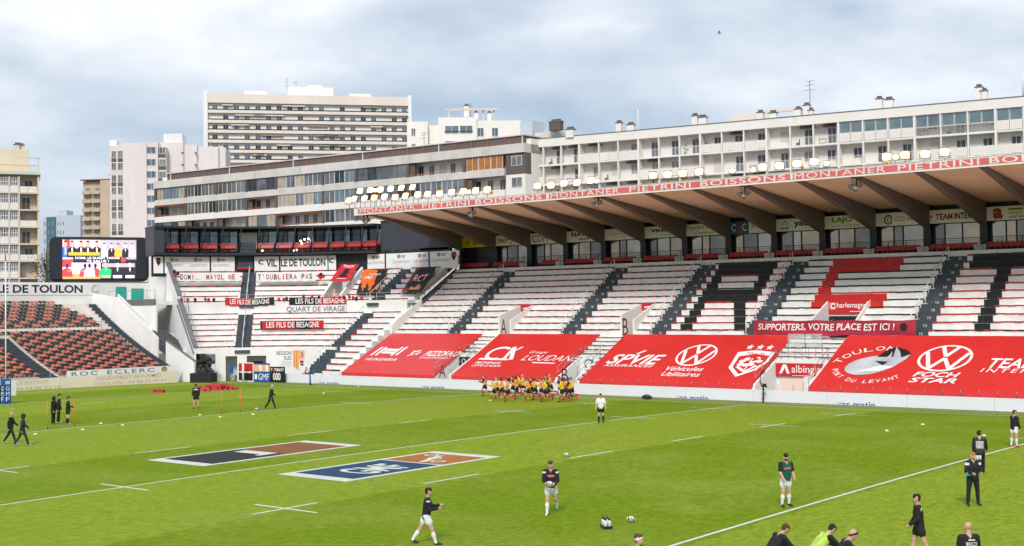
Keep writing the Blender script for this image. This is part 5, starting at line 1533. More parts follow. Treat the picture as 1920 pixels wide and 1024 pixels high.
R4(0.14, 0.86, 0.42, 0.57, 'led_suit'); R4(0.79, 0.85, 0.43, 0.55, 'led_red')
lay[0] += 3
text(m, 'DOMI, LE RUGBY VAROIS', F, 0.17, 0.77, 0.498, 0.565, ci('led_white'), 0.012); text(m, 'TE SALUE !', F, 0.32, 0.62, 0.422, 0.486, ci('led_white'), 0.012)
text(m, 'CRÉDIT AGRICOLE', F, 0.06, 0.40, 0.18, 0.24, ci('led_grey'), 0.01)
m.build('picture_content', names, im, local=True)
MB().box(-5.4, 5.4, 0.2, 0.9, -0.4, 0.35).build('support_beam', 'tent_white', scr, local=True)
MB().box(-4.8, -4.3, 0.3, 0.8, -4, 0).box(4.3, 4.8, 0.3, 0.8, -4, 0).build('support_post', 'tent_white', scr, local=True)

# ================================================================== BUILDINGS BEHIND THE GROUND
class Fac:
    """A facade plane: local x runs to the right as seen, local y into the building."""
    def __init__(self, px, py, Z, tdeg):
        o = at_depth(px, py, Z); self.o = Vector((o[0], o[1], 0)); self.t = R_(tdeg)
        self.d = Vector((math.cos(self.t), math.sin(self.t), 0)); self.n = Vector((-math.sin(self.t), math.cos(self.t), 0))
    def u(self, px, py=300, dep=0.0):
        d = Vector(_dir(px, py)); c = Vector(CAM)
        s = (self.o+self.n*dep-c).dot(self.n)/d.dot(self.n); p_ = c+d*s
        return (p_-self.o).dot(self.d)
    def z(self, px, py, dep=0.0):
        d = Vector(_dir(px, py)); c = Vector(CAM)
        s = (self.o+self.n*dep-c).dot(self.n)/d.dot(self.n); return (c+d*s).z
    def thing(self, name, label, cat='building', group=None):
        return thing(name, label, cat, tuple(self.o), self.t, group)
def lb(mb_or_none, x0, x1, y0, y1, z0, z1): return (MB() if mb_or_none is None else mb_or_none).box(x0, x1, y0, y1, z0, z1)
def part(name, m_, par, *boxes):
    mb = MB()
    for b_ in boxes: mb.box(*b_)
    return mb.build(name, m_, par, local=True)
_WM = {}
def window(par, x0, x1, y, z0, z1, pane='pane_dark', frame='frame_white', mull=1, fw=0.07, sash=True):
    """window frame proud of the wall at depth y, its panes as sub-parts"""
    k = (round(x1-x0, 2), round(z1-z0, 2), pane, frame, mull)
    if k not in _WM:
        w, h = x1-x0, z1-z0
        f = MB().box(0, w, -0.06, 0.02, 0, fw).box(0, w, -0.06, 0.02, h-fw, h).box(0, fw, -0.06, 0.02, fw, h-fw).box(w-fw, w, -0.06, 0.02, fw, h-fw)
        for i in range(1, mull+1): f.box(w*i/(mull+1)-fw/2, w*i/(mull+1)+fw/2, -0.06, 0.02, fw, h-fw)
        _WM[k] = (f.mesh('window', frame), MB().box(fw*0.6, w-fw*0.6, -0.025, 0.01, fw*0.6, h-fw*0.6).mesh('pane', pane))
    o = place('window', _WM[k][0], par, (x0, y, z0))
    place('pane', _WM[k][1], o)
    return o
def chimney(par, x, y, z, w=0.7, d=0.5, h=1.5, m_='off_white', name='chimney'):
    c = part(name, m_, par, (x-w/2, x+w/2, y-d/2, y+d/2, z, z+h))
    part('chimney_cap', 'lead_grey', c, (x-w/2-0.08, x+w/2+0.08, y-d/2-0.08, y+d/2+0.08, z+h, z+h+0.12))
    part('chimney_pot', 'brown_panel', c, (x-w*0.35, x+w*0.35, y-d*0.3, y+d*0.3, z+h+0.12, z+h+0.4))
def antenna(par, x, y, z, h=2.5):
    m = MB().tube([(x, y, z), (x, y, z+h)], 0.04, 5)
    for k_, zz in enumerate((0.95, 0.8, 0.6)): m.tube([(x-0.5-0.2*k_, y, z+h*zz), (x+0.6, y, z+h*zz+0.1)], 0.025, 4)
    m.build('antenna', 'dark_metal', par, local=True)
def railing(par, x0, x1, y, z0, z1, m_='rail_white', step=0.14, name='railing'):
    m = MB().box(x0, x1, y-0.02, y+0.02, z1-0.05, z1).box(x0, x1, y-0.02, y+0.02, z0, z0+0.04)
    n = max(2, int((x1-x0)/step))
    for i in range(n+1):
        xx = x0+(x1-x0)*i/n; m.box(xx-0.012, xx+0.012, y-0.012, y+0.012, z0+0.04, z1-0.05)
    return m.build(name, m_, par, local=True)
def perf_panel(par, x0, x1, y, z0, z1):
    p_ = part('balcony_panel', 'off_white', par, (x0, x1, y-0.05, y+0.05, z0, z1))
    m = MB()
    nx = max(2, int((x1-x0)/0.22))
    for r in range(4):
        for i in range(nx):
            xx = x0+0.08+(x1-x0-0.16)*(i+0.5)/nx; zz = z0+0.15+(z1-z0-0.3)*(r+0.5)/4
            m.box(xx-0.035, xx+0.035, y-0.056, y-0.052, zz-0.05, zz+0.05)
    stuff(m.build('panel_hole', 'ivory', p_, local=True))
    return p_

# ---- long white apartment block on the right
fw = Fac(985, 300, 182, 8.7)
W = fw.thing('white_apartment_block', 'long white apartment block with balconies rising behind the stand roof')
RT = fw.z(1573, 211.5); RB = fw.z(1573, 229); FH = (RB-fw.z(1573, 270.6))*1.0; 
cols = [984.8, 1018.6, 1052, 1086, 1122.7, 1158.8, 1197, 1235.3, 1274, 1313, 1353.7, 1395, 1437.5, 1482, 1525.6, 1572.5, 1619, 1666, 1715.6, 1765, 1816, 1868, 1921, 1976, 2033]
us = [fw.u(c_, 290) for c_ in cols]
us += [us[-1]+3.2*i for i in range(1, 6)]
kinds1 = ['rail']*3+['perf']*3+['rail']*3+['perf']*3+['bars']*3+['glazed']*3+['glassbars']*3+['glazed']*3+['bars']*3+['perf']*3
kinds2 = ['perf']+['rail']*2+['bars']*3+['perf']*3+['rail']*4+['bars']*5+['perf']*4+['bars']*3+['perf']*6
U0, U1 = us[0], us[-1]
part('wall', 'off_white', W, (U0, U1, 1.35, 13.0, 0, RT-0.1))
part('lower_wall', 'off_white', W, (U0, U1, 0.1, 1.34, 0, RB-3*FH))
rf = part('roof', 'off_white', W, (U0-0.2, U1+0.2, -0.12, 13.2, RB, RT))
part('roof_edge', 'lead_grey', rf, (U0-0.25, U1+0.25, -0.2, 13.25, RT+0.003, RT+0.08))
for fl in range(3):
    zt = RB-fl*FH; zbm = zt-FH
    part('balcony_slab', 'off_white', W, (U0, U1, -0.02, 1.34, zbm-0.0, zbm+0.20))
for i in range(len(us)):
    big = (i % 3 == 0)
    part('column', 'off_white', W, (us[i]-(0.13 if big else 0.08), us[i]+(0.13 if big else 0.08), -0.08, 1.34 if big else 0.35, RB-3*FH, RB-0.002))
rw = random.Random(11)
for i in range(len(us)-1):
    a, b_ = us[i]+0.15, us[i+1]-0.15
    for fl in range(3):
        zt = RB-fl*FH; zf = zt-FH+0.20
        kd = (kinds1 if fl == 0 else kinds2)[min(i, 29) % 30] if fl < 2 else 'bars'
        w = b_-a
        door = kd in ('rail',) or rw.random() < 0.45
        x0 = a+w*rw.uniform(0.42, 0.5); x1 = x0+min(1.15, w*0.42)
        if rw.random() < 0.28:
            part('roller_shutter', 'roller', W, (x0, x1, 1.28, 1.345, zf+(0.05 if door else 0.85), zf+2.15))
        else:
            window(W, x0, x0+1.1, 1.34, zf+(0.05 if door else 0.85), zf+2.15, 'pane_mid' if rw.random() < 0.35 else 'pane_dark', 'frame_white', 1)
        if rw.random() < 0.3: part('awning_box', 'brown_panel', W, (x0-0.5, x1+0.3, 0.6, 1.3, zf+2.28, zf+2.4))
        if kd == 'perf' or kd == 'glazed':
            mid = (a+b_)/2
            perf_panel(W, a, mid-0.03, 0.02, zf+0.05, zf+1.02); perf_panel(W, mid+0.03, b_, 0.02, zf+0.05, zf+1.02)
            part('hand_rail', 'off_white', W, (a-0.05, b_+0.05, -0.04, 0.10, zf+1.03, zf+1.10))
        else:
            railing(W, a-0.05, b_+0.05, 0.03, zf, zf+1.05, 'rail_white' if kd != 'bars' else 'frame_white')
        if kd in ('glazed', 'glassbars'):
            mid = (a+b_)/2
            for q0, q1 in ((a, mid-0.02), (mid+0.02, b_)):
                window(W, q0, q1, 0.16, zf+(1.12 if kd == 'glazed' else 1.10), zt-0.03, 'pane_teal', 'frame_white', 0, 0.05)
        r_ = rw.random()
        if r_ < 0.15: part('balcony_chair', 'dark_metal', W, (a+0.5, a+0.9, 0.4, 0.8, zf, zf+0.45), (a+0.86, a+0.9, 0.4, 0.8, zf+0.45, zf+0.9))
        elif r_ < 0.26: part('balcony_table', 'brown_panel', W, (a+0.4, a+1.3, 0.35, 0.9, zf+0.68, zf+0.73), (a+0.45, a+0.5, 0.4, 0.45, zf, zf+0.68), (a+1.2, a+1.25, 0.8, 0.85, zf, zf+0.68))
        elif r_ < 0.33:
            m = MB()
            for q in range(26):
                xx, yy, zz = a+0.5+rw.gauss(0, .16), 0.5+rw.gauss(0, .14), zf+0.8+rw.gauss(0, .28)
                m.add([(xx, yy, zz), (xx+0.16, yy+0.05, zz+0.04), (xx+0.05, yy, zz+0.18)], [(0, 1, 2)])
            m.box(a+0.4, a+0.6, 0.4, 0.6, zf, zf+0.3); m.build('pot_plant', 'leaf_green', W, local=True)
for px, w, h, y in [(1161, 0.8, 1.6, 3), (1183, 1.0, 1.2, 3), (1303.5, 0.8, 1.6, 3), (1318, 1.1, 1.3, 3), (1426, 0.8, 1.4, 4), (1450, 1.0, 1.2, 4), (1497, 0.8, 1.4, 4), (1513, 0.8, 1.8, 4), (1521, 0.6, 1.1, 4), (1649.5, 0.8, 1.6, 3), (1668, 1.0, 1.4, 3), (1837, 0.8, 1.9, 3), (1846, 0.8, 1.4, 3)]:
    chimney(W, fw.u(px, 220, y), y, RT+0.08, w, 0.6, h)
part('roof_house', 'cream', W, (fw.u(1370, 230, 6), fw.u(1420, 230, 6), 6, 9, RT, RT+1.9))
part('roof_beam', 'cream', W, (fw.u(1432, 220, 6), fw.u(1510, 220, 6), 6, 6.3, RT+1.7, RT+2.1), (fw.u(1440, 220, 6), fw.u(1444, 220, 6), 6, 6.3, RT, RT+1.7), (fw.u(1500, 220, 6), fw.u(1504, 220, 6), 6, 6.3, RT, RT+1.7))
antenna(W, fw.u(1519, 200, 4), 4, RT+1.9, 3.2)
MB().tube([(fw.u(1196.5, 230, 1), 1, RT-2), (fw.u(1196.5, 230, 1), 1, RT+3.0)], 0.07, 6).build('roof_mast', 'rail_white', W, local=True)
MB().tube([(fw.u(1918, 150, 1), 1, RT), (fw.u(1918, 150, 1), 1, RT+3.2)], 0.10, 6).build('roof_mast', 'rail_white', W, local=True)

# ---- long brown and concrete block behind the corner terrace
fb = Fac(985, 300, 178, 3.0)
B = fb.thing('brown_concrete_block', 'long concrete apartment block with brown fins and glazed loggias behind the corner')
ub = [fb.u(c_, 340) for c_ in (292, 349, 406.7, 462.5, 518.4, 606, 668, 766, 872, 946.7, 985)]
PT = fb.z(464, 308); PB = fb.z(464, 337); FHB = PB-fb.z(464, 371)
BL, BR = ub[0], ub[-1]
part('wall', 'off_white', B, (BL, BR, 1.5, 13, 0, PT-0.5))
part('lower_wall', 'concrete', B, (BL, BR, 0.2, 1.49, 0, PB-5*FHB))
rf = part('roof', 'concrete', B, (BL-0.4, BR, -0.25, 13.2, PB, PB+(PT-PB)*0.50))
part('frieze', 'brown_panel', rf, (BL+2, BR-0.8, 0.9, 12.8, PB+(PT-PB)*0.50, PT-0.05))
part('frieze_cap', 'concrete', rf, (BL+1.8, BR-0.6, 0.7, 13.0, PT-0.049, PT+0.10))
for i in range(0, 26):
    u_ = BL+3+(BR-BL-4)*i/25
    part('frieze_post', 'rust_rail' if i % 5 else 'frame_white', rf, (u_-0.07, u_+0.07, 0.78, 0.895, PB+(PT-PB)*0.50, PT-0.05))
part('white_awning', 'white_panel', rf, (fb.u(660, 285, 4), fb.u(795, 275, 4), 3.5, 6, PT+0.3, PT+0.55))
part('white_awning', 'white_panel', rf, (fb.u(430, 310, 4), fb.u(510, 305, 4), 3.5, 6, PT+0.3, PT+0.5))
rb = random.Random(5)
for fl in range(5):
    zt = PB-fl*FHB
    part('spandrel', 'off_white' if fl else 'concrete', B, (BL-0.2, ub[-2], -0.12, 0.12, zt-FHB-0.02, zt-FHB+0.98))
    part('floor_slab', 'concrete', B, (BL-0.2, ub[-2], 0.12, 1.49, zt-FHB-0.02, zt-FHB+0.2))
    for i in range(len(ub)-2):
        a, b_ = ub[i]+0.28, ub[i+1]-0.28
        part('fin', 'brown_panel', B, (ub[i]-0.2, ub[i]+0.2, -0.2, 1.49, zt-FHB+0.985, zt-0.003))
        opn = (fl, i) in ((0, 7), (1, 3), (1, 8), (2, 1), (2, 4), (2, 6), (2, 7), (3, 0), (3, 2), (3, 3), (3, 5), (1, 0), (2, 2), (3, 6))
        nw = max(2, int(round((b_-a)/2.0)))
        if opn:
            for j in range(nw):
                x0 = a+(b_-a)*(j+0.25)/nw
                if rb.random() < 0.35: part('roller_shutter', 'roller', B, (x0, x0+1.2, 1.42, 1.495, zt-FHB+0.25, zt-0.35))
                else: window(B, x0, x0+1.0, 1.48, zt-FHB+0.25, zt-0.35, 'pane_dark', 'frame_white', 1)
            part('hand_rail', 'rust_rail', B, (a-0.1, b_+0.1, -0.05, 0.05, zt-FHB+1.12, zt-FHB+1.24))
            part('side_panel', 'brown_panel', B, (a-0.05, a+0.9, 0.13, 0.2, zt-FHB+0.99, zt-0.01))
            if rb.random() < 0.4: part('awning', 'rust_rail', B, (a+0.2, b_-0.2, -0.35, 0.5, zt-0.32, zt-0.22))
        else:
            for j in range(nw):
                x0 = a+(b_-a)*j/nw; x1 = a+(b_-a)*(j+1)/nw
                pn_ = 'orange_curtain' if (fl == 0 and i == 8) else rb.choice(['pane_mid', 'pane_mid', 'pane_teal', 'pane_dark', 'curtain'])
                window(B, x0+0.03, x1-0.03, 0.05, zt-FHB+0.99, zt-0.02, pn_, 'frame_white' if i % 3 else 'lead_grey', 1, 0.06)
for fl in range(5):
    zt = PB-fl*FHB
    part('end_panel', 'brown_panel' if fl % 2 == 0 else 'off_white', B, (ub[-2]+0.21, BR, 0.0, 1.48, zt-FHB, zt-0.01))
    window(B, ub[-2]+1.2, BR-0.5, -0.01, zt-FHB+1.2, zt-0.4, 'pane_mid', 'frame_white', 1)
part('stair_house', 'pale_blue_wall', B, (fb.u(975, 245, 5), fb.u(998, 245, 5), 5, 8, PT-1, PT+2.6))
part('lift_house', 'concrete', B, (fb.u(1003, 262, 5), fb.u(1045, 262, 5), 5, 9, PT-2, PT+0.8))
chimney(B, fb.u(1043, 240, 4), 4, PT+0.6, 1.9, 0.8, 1.2, 'brown_panel'); chimney(B, fb.u(1070, 255, 4), 4, PT-0.6, 1.2, 0.8, 1.1)
antenna(B, fb.u(795, 255, 3), 3, PT, 2.4)

# ---- tall tower with long balconies
ft = Fac(390, 300, 362, 50)
Tn = ft.thing('balcony_tower', 'tall cream tower with long balcony bands rising behind the concrete block')
u0, u1 = 0.0, ft.u(766, 260)
zt0 = ft.z(395, 192); fh = (ft.z(395, 192)-ft.z(395, 248))/3
nfl = 12
part('wall', 'off_white', Tn, (u0, u1, 0.9, 16, 0, zt0+1.0))
part('side_wall', 'white_wall', Tn, (u0-1.2, u0, -0.3, 16.2, 0, zt0+3.2)); part('side_wall', 'white_wall', Tn, (u1, u1+0.9, -0.3, 16.2, 0, zt0+3.0))
rf = part('roof', 'cream', Tn, (u0+0.003, u1-0.003, -0.15, 16, zt0-0.05, zt0+2.5))
part('plant_room', 'off_white', rf, (ft.u(537, 175, 4), ft.u(625, 175, 4), 4, 12, zt0+2.5, zt0+5.6)); part('plant_room', 'off_white', rf, (ft.u(458, 180, 4), ft.u(500, 180, 4), 4, 9, zt0+2.5, zt0+4.2))
part('plant_room', 'off_white', rf, (ft.u(655, 185, 4), ft.u(695, 185, 4), 4, 9, zt0+2.5, zt0+3.9)); part('plant_room', 'off_white', rf, (ft.u(578, 168, 5), ft.u(604, 168, 5), 5, 11, zt0+5.6, zt0+6.3))
antenna(Tn, ft.u(538, 170, 4), 3.5, zt0+2.5, 5.5); antenna(Tn, ft.u(555, 162, 4), 4.5, zt0+5.6, 1.6)
rt = random.Random(9)
for fl in range(nfl):
    zt = zt0-fl*fh
    part('balcony_band', 'cream', Tn, (u0+0.003, u1-0.003, -0.1, 0.1, zt-fh-0.1, zt-fh+0.75))
    part('balcony_floor', 'cream', Tn, (u0+0.003, u1-0.003, 0.1, 0.89, zt-fh-0.1, zt-fh+0.1))
    part('band_rail', 'dark_metal', Tn, (u0+0.003, u1-0.003, -0.06, 0.06, zt-fh+0.98, zt-fh+1.08), (u0+0.003, u1-0.003, 0.0, 0.04, zt-fh+0.75, zt-fh+0.98))
    if fl < 8:
        n = 19
        for i in range(n):
            if rt.random() < 0.16: continue
            x0 = u0+1.2+(u1-u0-3)*i/(n-1)
            window(Tn, x0, x0+1.5, 0.87, zt-fh+0.15, zt-fh+2.25, rt.choice(['pane_blue', 'pane_blue', 'pane_dark']), 'frame_white', 1, 0.06)
        for q in range(3):
            x0 = rt.uniform(u0+2, u1-9)
            part('awning', 'awning_stripe' if rt.random() < 0.5 else 'cream', Tn, (x0, x0+rt.uniform(3, 7), 0.15, 0.8, zt-0.75, zt-0.45))

# ---- white stepped block on the left
fl_ = Fac(205, 400, 300, 44)
K = fl_.thing('white_stepped_block', 'white stepped apartment block with corner bay windows left of the tall tower')
def up(px, dep=0): return fl_.u(px, 330, dep)
zt = fl_.z(233, 268)
part('wall', 'pale_pink_wall', K, (up(205), up(219.5), 0.6, 12, 0, zt-0.6), (up(219.5)+.002, up(231), 0.25, 12, 0, zt-0.3), (up(231)+.002, up(275), 0, 12, 0, zt), (up(275)+.002, up(296), 0.3, 12, 0, zt+0.2))
part('wing', 'pale_pink_wall', K, (up(296)+.002, up(340), 3, 14, 0, zt+0.5), (up(340)+.002, up(365), 3.6, 14, 0, zt), (up(365)+.002, up(405), 4.2, 14, 0, zt-0.4), (up(405)+.002, up(418), 5, 14, 0, zt-0.5))
part('roof_house', 'white_wall', K, (up(307, 3), up(342, 3), 3.2, 9, zt+0.5, zt+2.6), (up(206, 2), up(219, 2), 2, 6, zt-0.6, zt+0.9))
fhk = (fl_.z(275, 275)-fl_.z(275, 366))/4
for i in range(7):
    z0 = fl_.z(275, 275)-fhk*i
    for a, b_, dep in ((208, 217, 0.6), (220.5, 230, 0.25)):
        window(K, up(a), up(b_), dep-0.01, z0-2.1-0.5, z0-0.9, 'pane_mid', 'frame_white', 1)
        part('window_panel', 'brown_panel' if i % 2 == 0 else 'tent_white', K, (up(a), up(b_), dep-0.06, dep-0.003, z0-3.2-0.35, z0-2.68))
    window(K, up(274), up(292), 0.28, z0-1.6, z0, 'pane_blue', 'frame_white', 1)
    window(K, up(293), up(310), 0.6, z0-1.6, z0-0.05, 'pane_mid', 'frame_white', 2)
    part('bay', 'pale_pink_wall', K, (up(293), up(310.5), 0.62, 3.0, z0-fhk+0.02, z0+0.0))
    part('bay_panel', 'brown_panel', K, (up(296), up(310), 0.52, 0.60, z0-2.5, z0-1.7))
    for a in (341, 366): part('grey_slot', 'lead_grey', K, (up(a, 3)-0.1, up(a, 3)+0.4, 2.95, 3.02, z0-1.4, z0-0.9))  # small dark grey blocks at the edges of the wings, every floor

# ---- beige block, far blue-and-white tower
fz = Fac(152, 400, 330, 30)
G = fz.thing('beige_block', 'narrow beige apartment block between the video screen and the white stepped block')
zt = fz.z(152, 340)
part('wall', 'beige_wall', G, (0, fz.u(188, 390), 1.2, 10, 0, zt), (fz.u(188, 390)+.002, fz.u(207, 390), 0, 10, 0, zt+0.2))
part('roof_edge', 'rust_rail', G, (-0.2, fz.u(207, 390), -0.1, 10.1, zt+0.203, zt+0.45)); chimney(G, fz.u(200, 335), 3, zt+0.45, 1.0, 0.8, 1.2, 'beige_wall')
um = fz.u(170, 390)
fh = (fz.z(160, 348)-fz.z(160, 414))/4
for i in range(6):
    z0 = fz.z(160, 348)-fh*i
    for a, b_ in ((0.2, um-0.15), (um+0.15, fz.u(187, 390)-0.1)):
        part('balcony', 'beige_wall', G, (a, b_, 0.0, 1.2, z0-fh, z0-fh+0.2), (a, b_, 0.0, 0.1, z0-fh+0.2, z0-fh+0.95))
        window(G, (a+b_)/2-0.6, (a+b_)/2+0.7, 1.18, z0-fh+0.4, z0-0.5, 'pane_mid', 'frame_white', 1)
ff = Fac(78, 440, 430, 36)
Q = ff.thing('far_tower', 'distant white tower with a blue-green glazed strip between the two cream blocks')
zt = ff.z(110, 404)
part('wall', 'pale_blue_wall', Q, (0, ff.u(88, 440), 1, 14, 0, zt-0.8), (ff.u(105, 440), ff.u(151, 440), 0, 14, 0, zt)); part('glazed_strip', 'blue_cladding', Q, (ff.u(88, 440)+.002, ff.u(105, 440)-.002, -0.4, 14, 0, zt-0.5)); part('roof_house', 'pale_blue_wall', Q, (ff.u(103, 440), ff.u(118, 440), 3, 9, zt, zt+2))
for i in range(6):
    z0 = zt-2-2.9*i
    for a in (80, 84, 108, 113, 118): window(Q, ff.u(a, 440), ff.u(a+2.2, 440), -0.02 if a > 100 else 0.98, z0-1.5, z0, 'pane_blue', 'frame_white', 0)
    for a in (90, 97): window(Q, ff.u(a, 440), ff.u(a+5, 440), -0.42, z0-1.6, z0, 'pane_teal', 'blue_cladding', 0)

# ---- cream balcony block at the left edge
fc = Fac(0, 400, 204, 60)
Cb = fc.thing('cream_balcony_block', 'cream apartment block with white balcony panels at the left edge behind the end stand')
ua, uz = fc.u(-60, 420), fc.u(74, 420)
e1, e2, e3 = fc.u(18, 420), fc.u(36, 420), fc.u(69, 420)
zr = fc.z(40, 327); fh = (fc.z(40, 330)-fc.z(40, 490))/5
part('wall', 'cream_yellow', Cb, (ua, e2, 0.5, 12, 0, zr), (e2, uz, 1.8, 12, 0, zr)); part('edge_wall', 'cream_yellow', Cb, (e3+0.1, uz, 0, 1.8, 0, zr))
rf = part('roof', 'ivory', Cb, (ua, uz+0.2, -0.2, 12, zr+0.002, zr+0.4)); part('penthouse', 'cream_yellow', Cb, (ua, fc.u(54, 300, 4), 4, 11, zr+0.4, zr+4.4))
part('pergola', 'ivory', Cb, (e2, uz, 0.0, 0.15, zr+2.6, zr+2.8), (uz-0.2, uz, 0.0, 4, zr+2.6, zr+2.8), (uz-0.2, uz, 0, 0.2, zr+0.4, zr+2.6)); railing(Cb, ua, uz-0.3, 0.0, zr+0.4, zr+1.5, 'rust_rail', 0.3); part('roof_awning', 'awning_green', Cb, (ua, uz, -0.3, 0.3, zr-0.15, zr))
chimney(Cb, fc.u(33, 285, 5), 5, zr+4.4, 1.2, 0.8, 0.9, 'cream_yellow'); chimney(Cb, fc.u(41, 285, 5), 5, zr+4.4, 0.8, 0.8, 0.8, 'cream_yellow')
for i in range(7):
    z0 = zr-0.35-fh*i
    part('slab', 'ivory', Cb, (ua, uz, -0.12, 0.49, z0-fh, z0-fh+0.22)); part('slab', 'ivory', Cb, (e2+.002, e3+0.1, 0.49, 1.79, z0-fh, z0-fh+0.22))
    for j, (a, b_) in enumerate(((fc.u(-22, 420), fc.u(-2, 420)), (fc.u(0, 420), e1-0.15), (e1+0.1, e2-0.15))):
        window(Cb, a+0.1, b_, 0.20, z0-fh+1.25, z0-0.12, 'pane_mid' if (i+j) % 3 else 'pane_blue', 'frame_white', 2, 0.10)
        part('transom', 'frame_white', Cb, (a+0.1, b_, 0.12, 0.22, z0-fh+1.85, z0-fh+1.95)); perf_panel(Cb, a, b_, 0.0, z0-fh+0.25, z0-fh+1.2)
    part('pier', 'ivory', Cb, (e1-0.12, e1+0.08, -0.1, 0.48, z0-fh+0.22, z0)); part('pier', 'ivory', Cb, (e2-0.12, e2+0.1, -0.1, 1.79, z0-fh+0.22, z0))
    xx = e2+(e3-e2)*(0.15 if i % 2 else 0.3)
    if i % 3 == 2: part('roller_shutter', 'roller', Cb, (xx, xx+1.3, 1.7, 1.795, z0-fh+0.3, z0-0.4))
    else: window(Cb, xx, xx+1.3, 1.78, z0-fh+0.25, z0-0.45, 'pane_dark', 'frame_white', 1)
    if i % 2 == 0: perf_panel(Cb, e2+0.15, (e2+e3)/2-0.03, 0.0, z0-fh+0.25, z0-fh+1.15); perf_panel(Cb, (e2+e3)/2+0.03, e3, 0.0, z0-fh+0.25, z0-fh+1.15)
    else: railing(Cb, e2+0.15, e3, 0.0, z0-fh+0.22, z0-fh+1.15, 'rust_rail', 0.2)

# ---- white blocks between the tower and the long block
fm = Fac(765, 260, 250, 40)
D = fm.thing('white_hill_block', 'white block with a wide glazed bay and roof frame right of the tall tower')
def um_(px, d_=0): return fm.u(px, 245, d_)
zt = fm.z(800, 228)
part('wall', 'off_white', D, (um_(763), um_(802), 0, 10, 0, zt), (um_(802)+.002, um_(822), 1.5, 10, 0, zt-0.5), (um_(822)+.002, um_(894), 0.3, 10, 0, zt+0.8), (um_(894)+.002, um_(977), 1.0, 10, 0, zt+0.2))
for z0 in (zt-0.9, zt-3.9):
    window(D, um_(771), um_(779), -0.02, z0-1.9, z0-0.4, 'pane_mid', 'frame_white', 1)
    window(D, um_(834), um_(860), 0.28, z0-1.5, z0+0.1, 'pane_teal', 'frame_white', 1); window(D, um_(862), um_(886), 0.28, z0-1.5, z0+0.1, 'pane_teal', 'frame_white', 1)
    for a in (895, 922): window(D, um_(a), um_(a+12), 0.98, z0-2.0, z0-0.3, 'pane_blue', 'frame_white', 1)
part('bay_rail', 'dark_metal', D, (um_(833), um_(887), 0.1, 0.16, zt-2.0, zt-1.9))
part('roof_frame', 'ivory', D, (um_(836), um_(935), 0.6, 0.9, zt+2.2, zt+2.6), (um_(840), um_(843), 0.6, 0.9, zt+0.8, zt+2.2), (um_(905), um_(908), 1.1, 1.4, zt+0.2, zt+2.2), (um_(925), um_(928), 1.1, 1.4, zt+0.2, zt+2.2))
chimney(D, um_(875, 3), 3, zt+0.8, 1.0, 0.8, 2.6); chimney(D, um_(893, 3), 4, zt+0.8, 0.8, 0.8, 1.4); chimney(D, um_(918, 3), 4, zt+0.5, 0.8, 0.8, 1.6); antenna(D, um_(882, 2), 2, zt+0.8, 3)

# ---- tree beside the cream block
def tree(px, py, Z, h, r, leaf, label, n=900, seed=1):
    b_ = at_depth(px, py, Z); zt_ = b_[2]; rg = random.Random(seed)
    o = thing('street_tree', label, 'tree', (b_[0], b_[1], 0))
    m = MB().tube([(0, 0, 0), (0.1, 0, zt_*0.5), (0.0, 0.1, zt_*0.8), (0.1, 0, zt_)], [0.3, 0.24, 0.16, 0.05], 7)
    for i in range(9):
        t = rg.uniform(0.45, 0.9); a = rg.uniform(0, 6.28); q = Vector((0.05, 0.05, zt_*t))
        m.tube([q, q+Vector((math.cos(a)*r*0.4, math.sin(a)*r*0.4, 0.8)), q+Vector((math.cos(a)*r*0.8, math.sin(a)*r*0.8, 1.9))], [0.09, 0.06, 0.02], 5)
    m.build('trunk', 'bark', o, local=True)
    m = MB()
    for i in range(n):
        cl_ = rg.randrange(14); rg2 = random.Random(cl_*7+seed)
        c_ = Vector((rg2.uniform(-r, r)*0.7, rg2.uniform(-r, r)*0.7, zt_-rg2.uniform(0.2, h)))
        q = c_+Vector((rg.gauss(0, r*0.28), rg.gauss(0, r*0.28), rg.gauss(0, h*0.1)))
        d1 = Vector((rg.uniform(-1, 1), rg.uniform(-1, 1), rg.uniform(-1, 1)))*0.16; d2 = Vector((rg.uniform(-1, 1), rg.uniform(-1, 1), rg.uniform(-1, 1)))*0.16
        m.add([q, q+d1, q+d1+d2, q+d2], [(0, 1, 2, 3)])
    m.build('crown', leaf, o, local=True)
tree(86, 472, 178, 7, 1.5, 'leaf_brown', 'thin tree with brown autumn leaves between the cream block and the video screen', 1500, 4)

# ================================================================== PEOPLE
for n_, c_ in {'cl_black': (0.012, 0.012, 0.014), 'cl_char': (0.030, 0.030, 0.034), 'cl_white': (0.74, 0.74, 0.74), 'cl_green': (0.010, 0.085, 0.065), 'cl_teal': (0.02, 0.30, 0.32), 'cl_yellow': (0.80, 0.54, 0.03),
               'cl_orange': (0.88, 0.31, 0.05), 'cl_redsock': (0.42, 0.02, 0.045), 'cl_redshoe': (0.70, 0.05, 0.07), 'cl_lime': (0.42, 0.62, 0.10), 'cl_pinklogo': (0.70, 0.10, 0.10), 'cl_grey': (0.40, 0.40, 0.42),
               'hair_dark': (0.018, 0.013, 0.010), 'hair_brown': (0.075, 0.040, 0.022), 'hair_ginger': (0.38, 0.17, 0.06), 'hair_blond': (0.42, 0.29, 0.13)}.items():
    mat(n_, c_, 0.8, 0.22, 9.0, bump=0.25, bscale=26)
mat('skin_light', (0.55, 0.32, 0.235), 0.55, 0.08, 12.0)
mat('skin_tan', (0.40, 0.22, 0.15), 0.55, 0.08, 12.0)
mat('skin_dark', (0.13, 0.070, 0.045), 0.55, 0.08, 12.0)

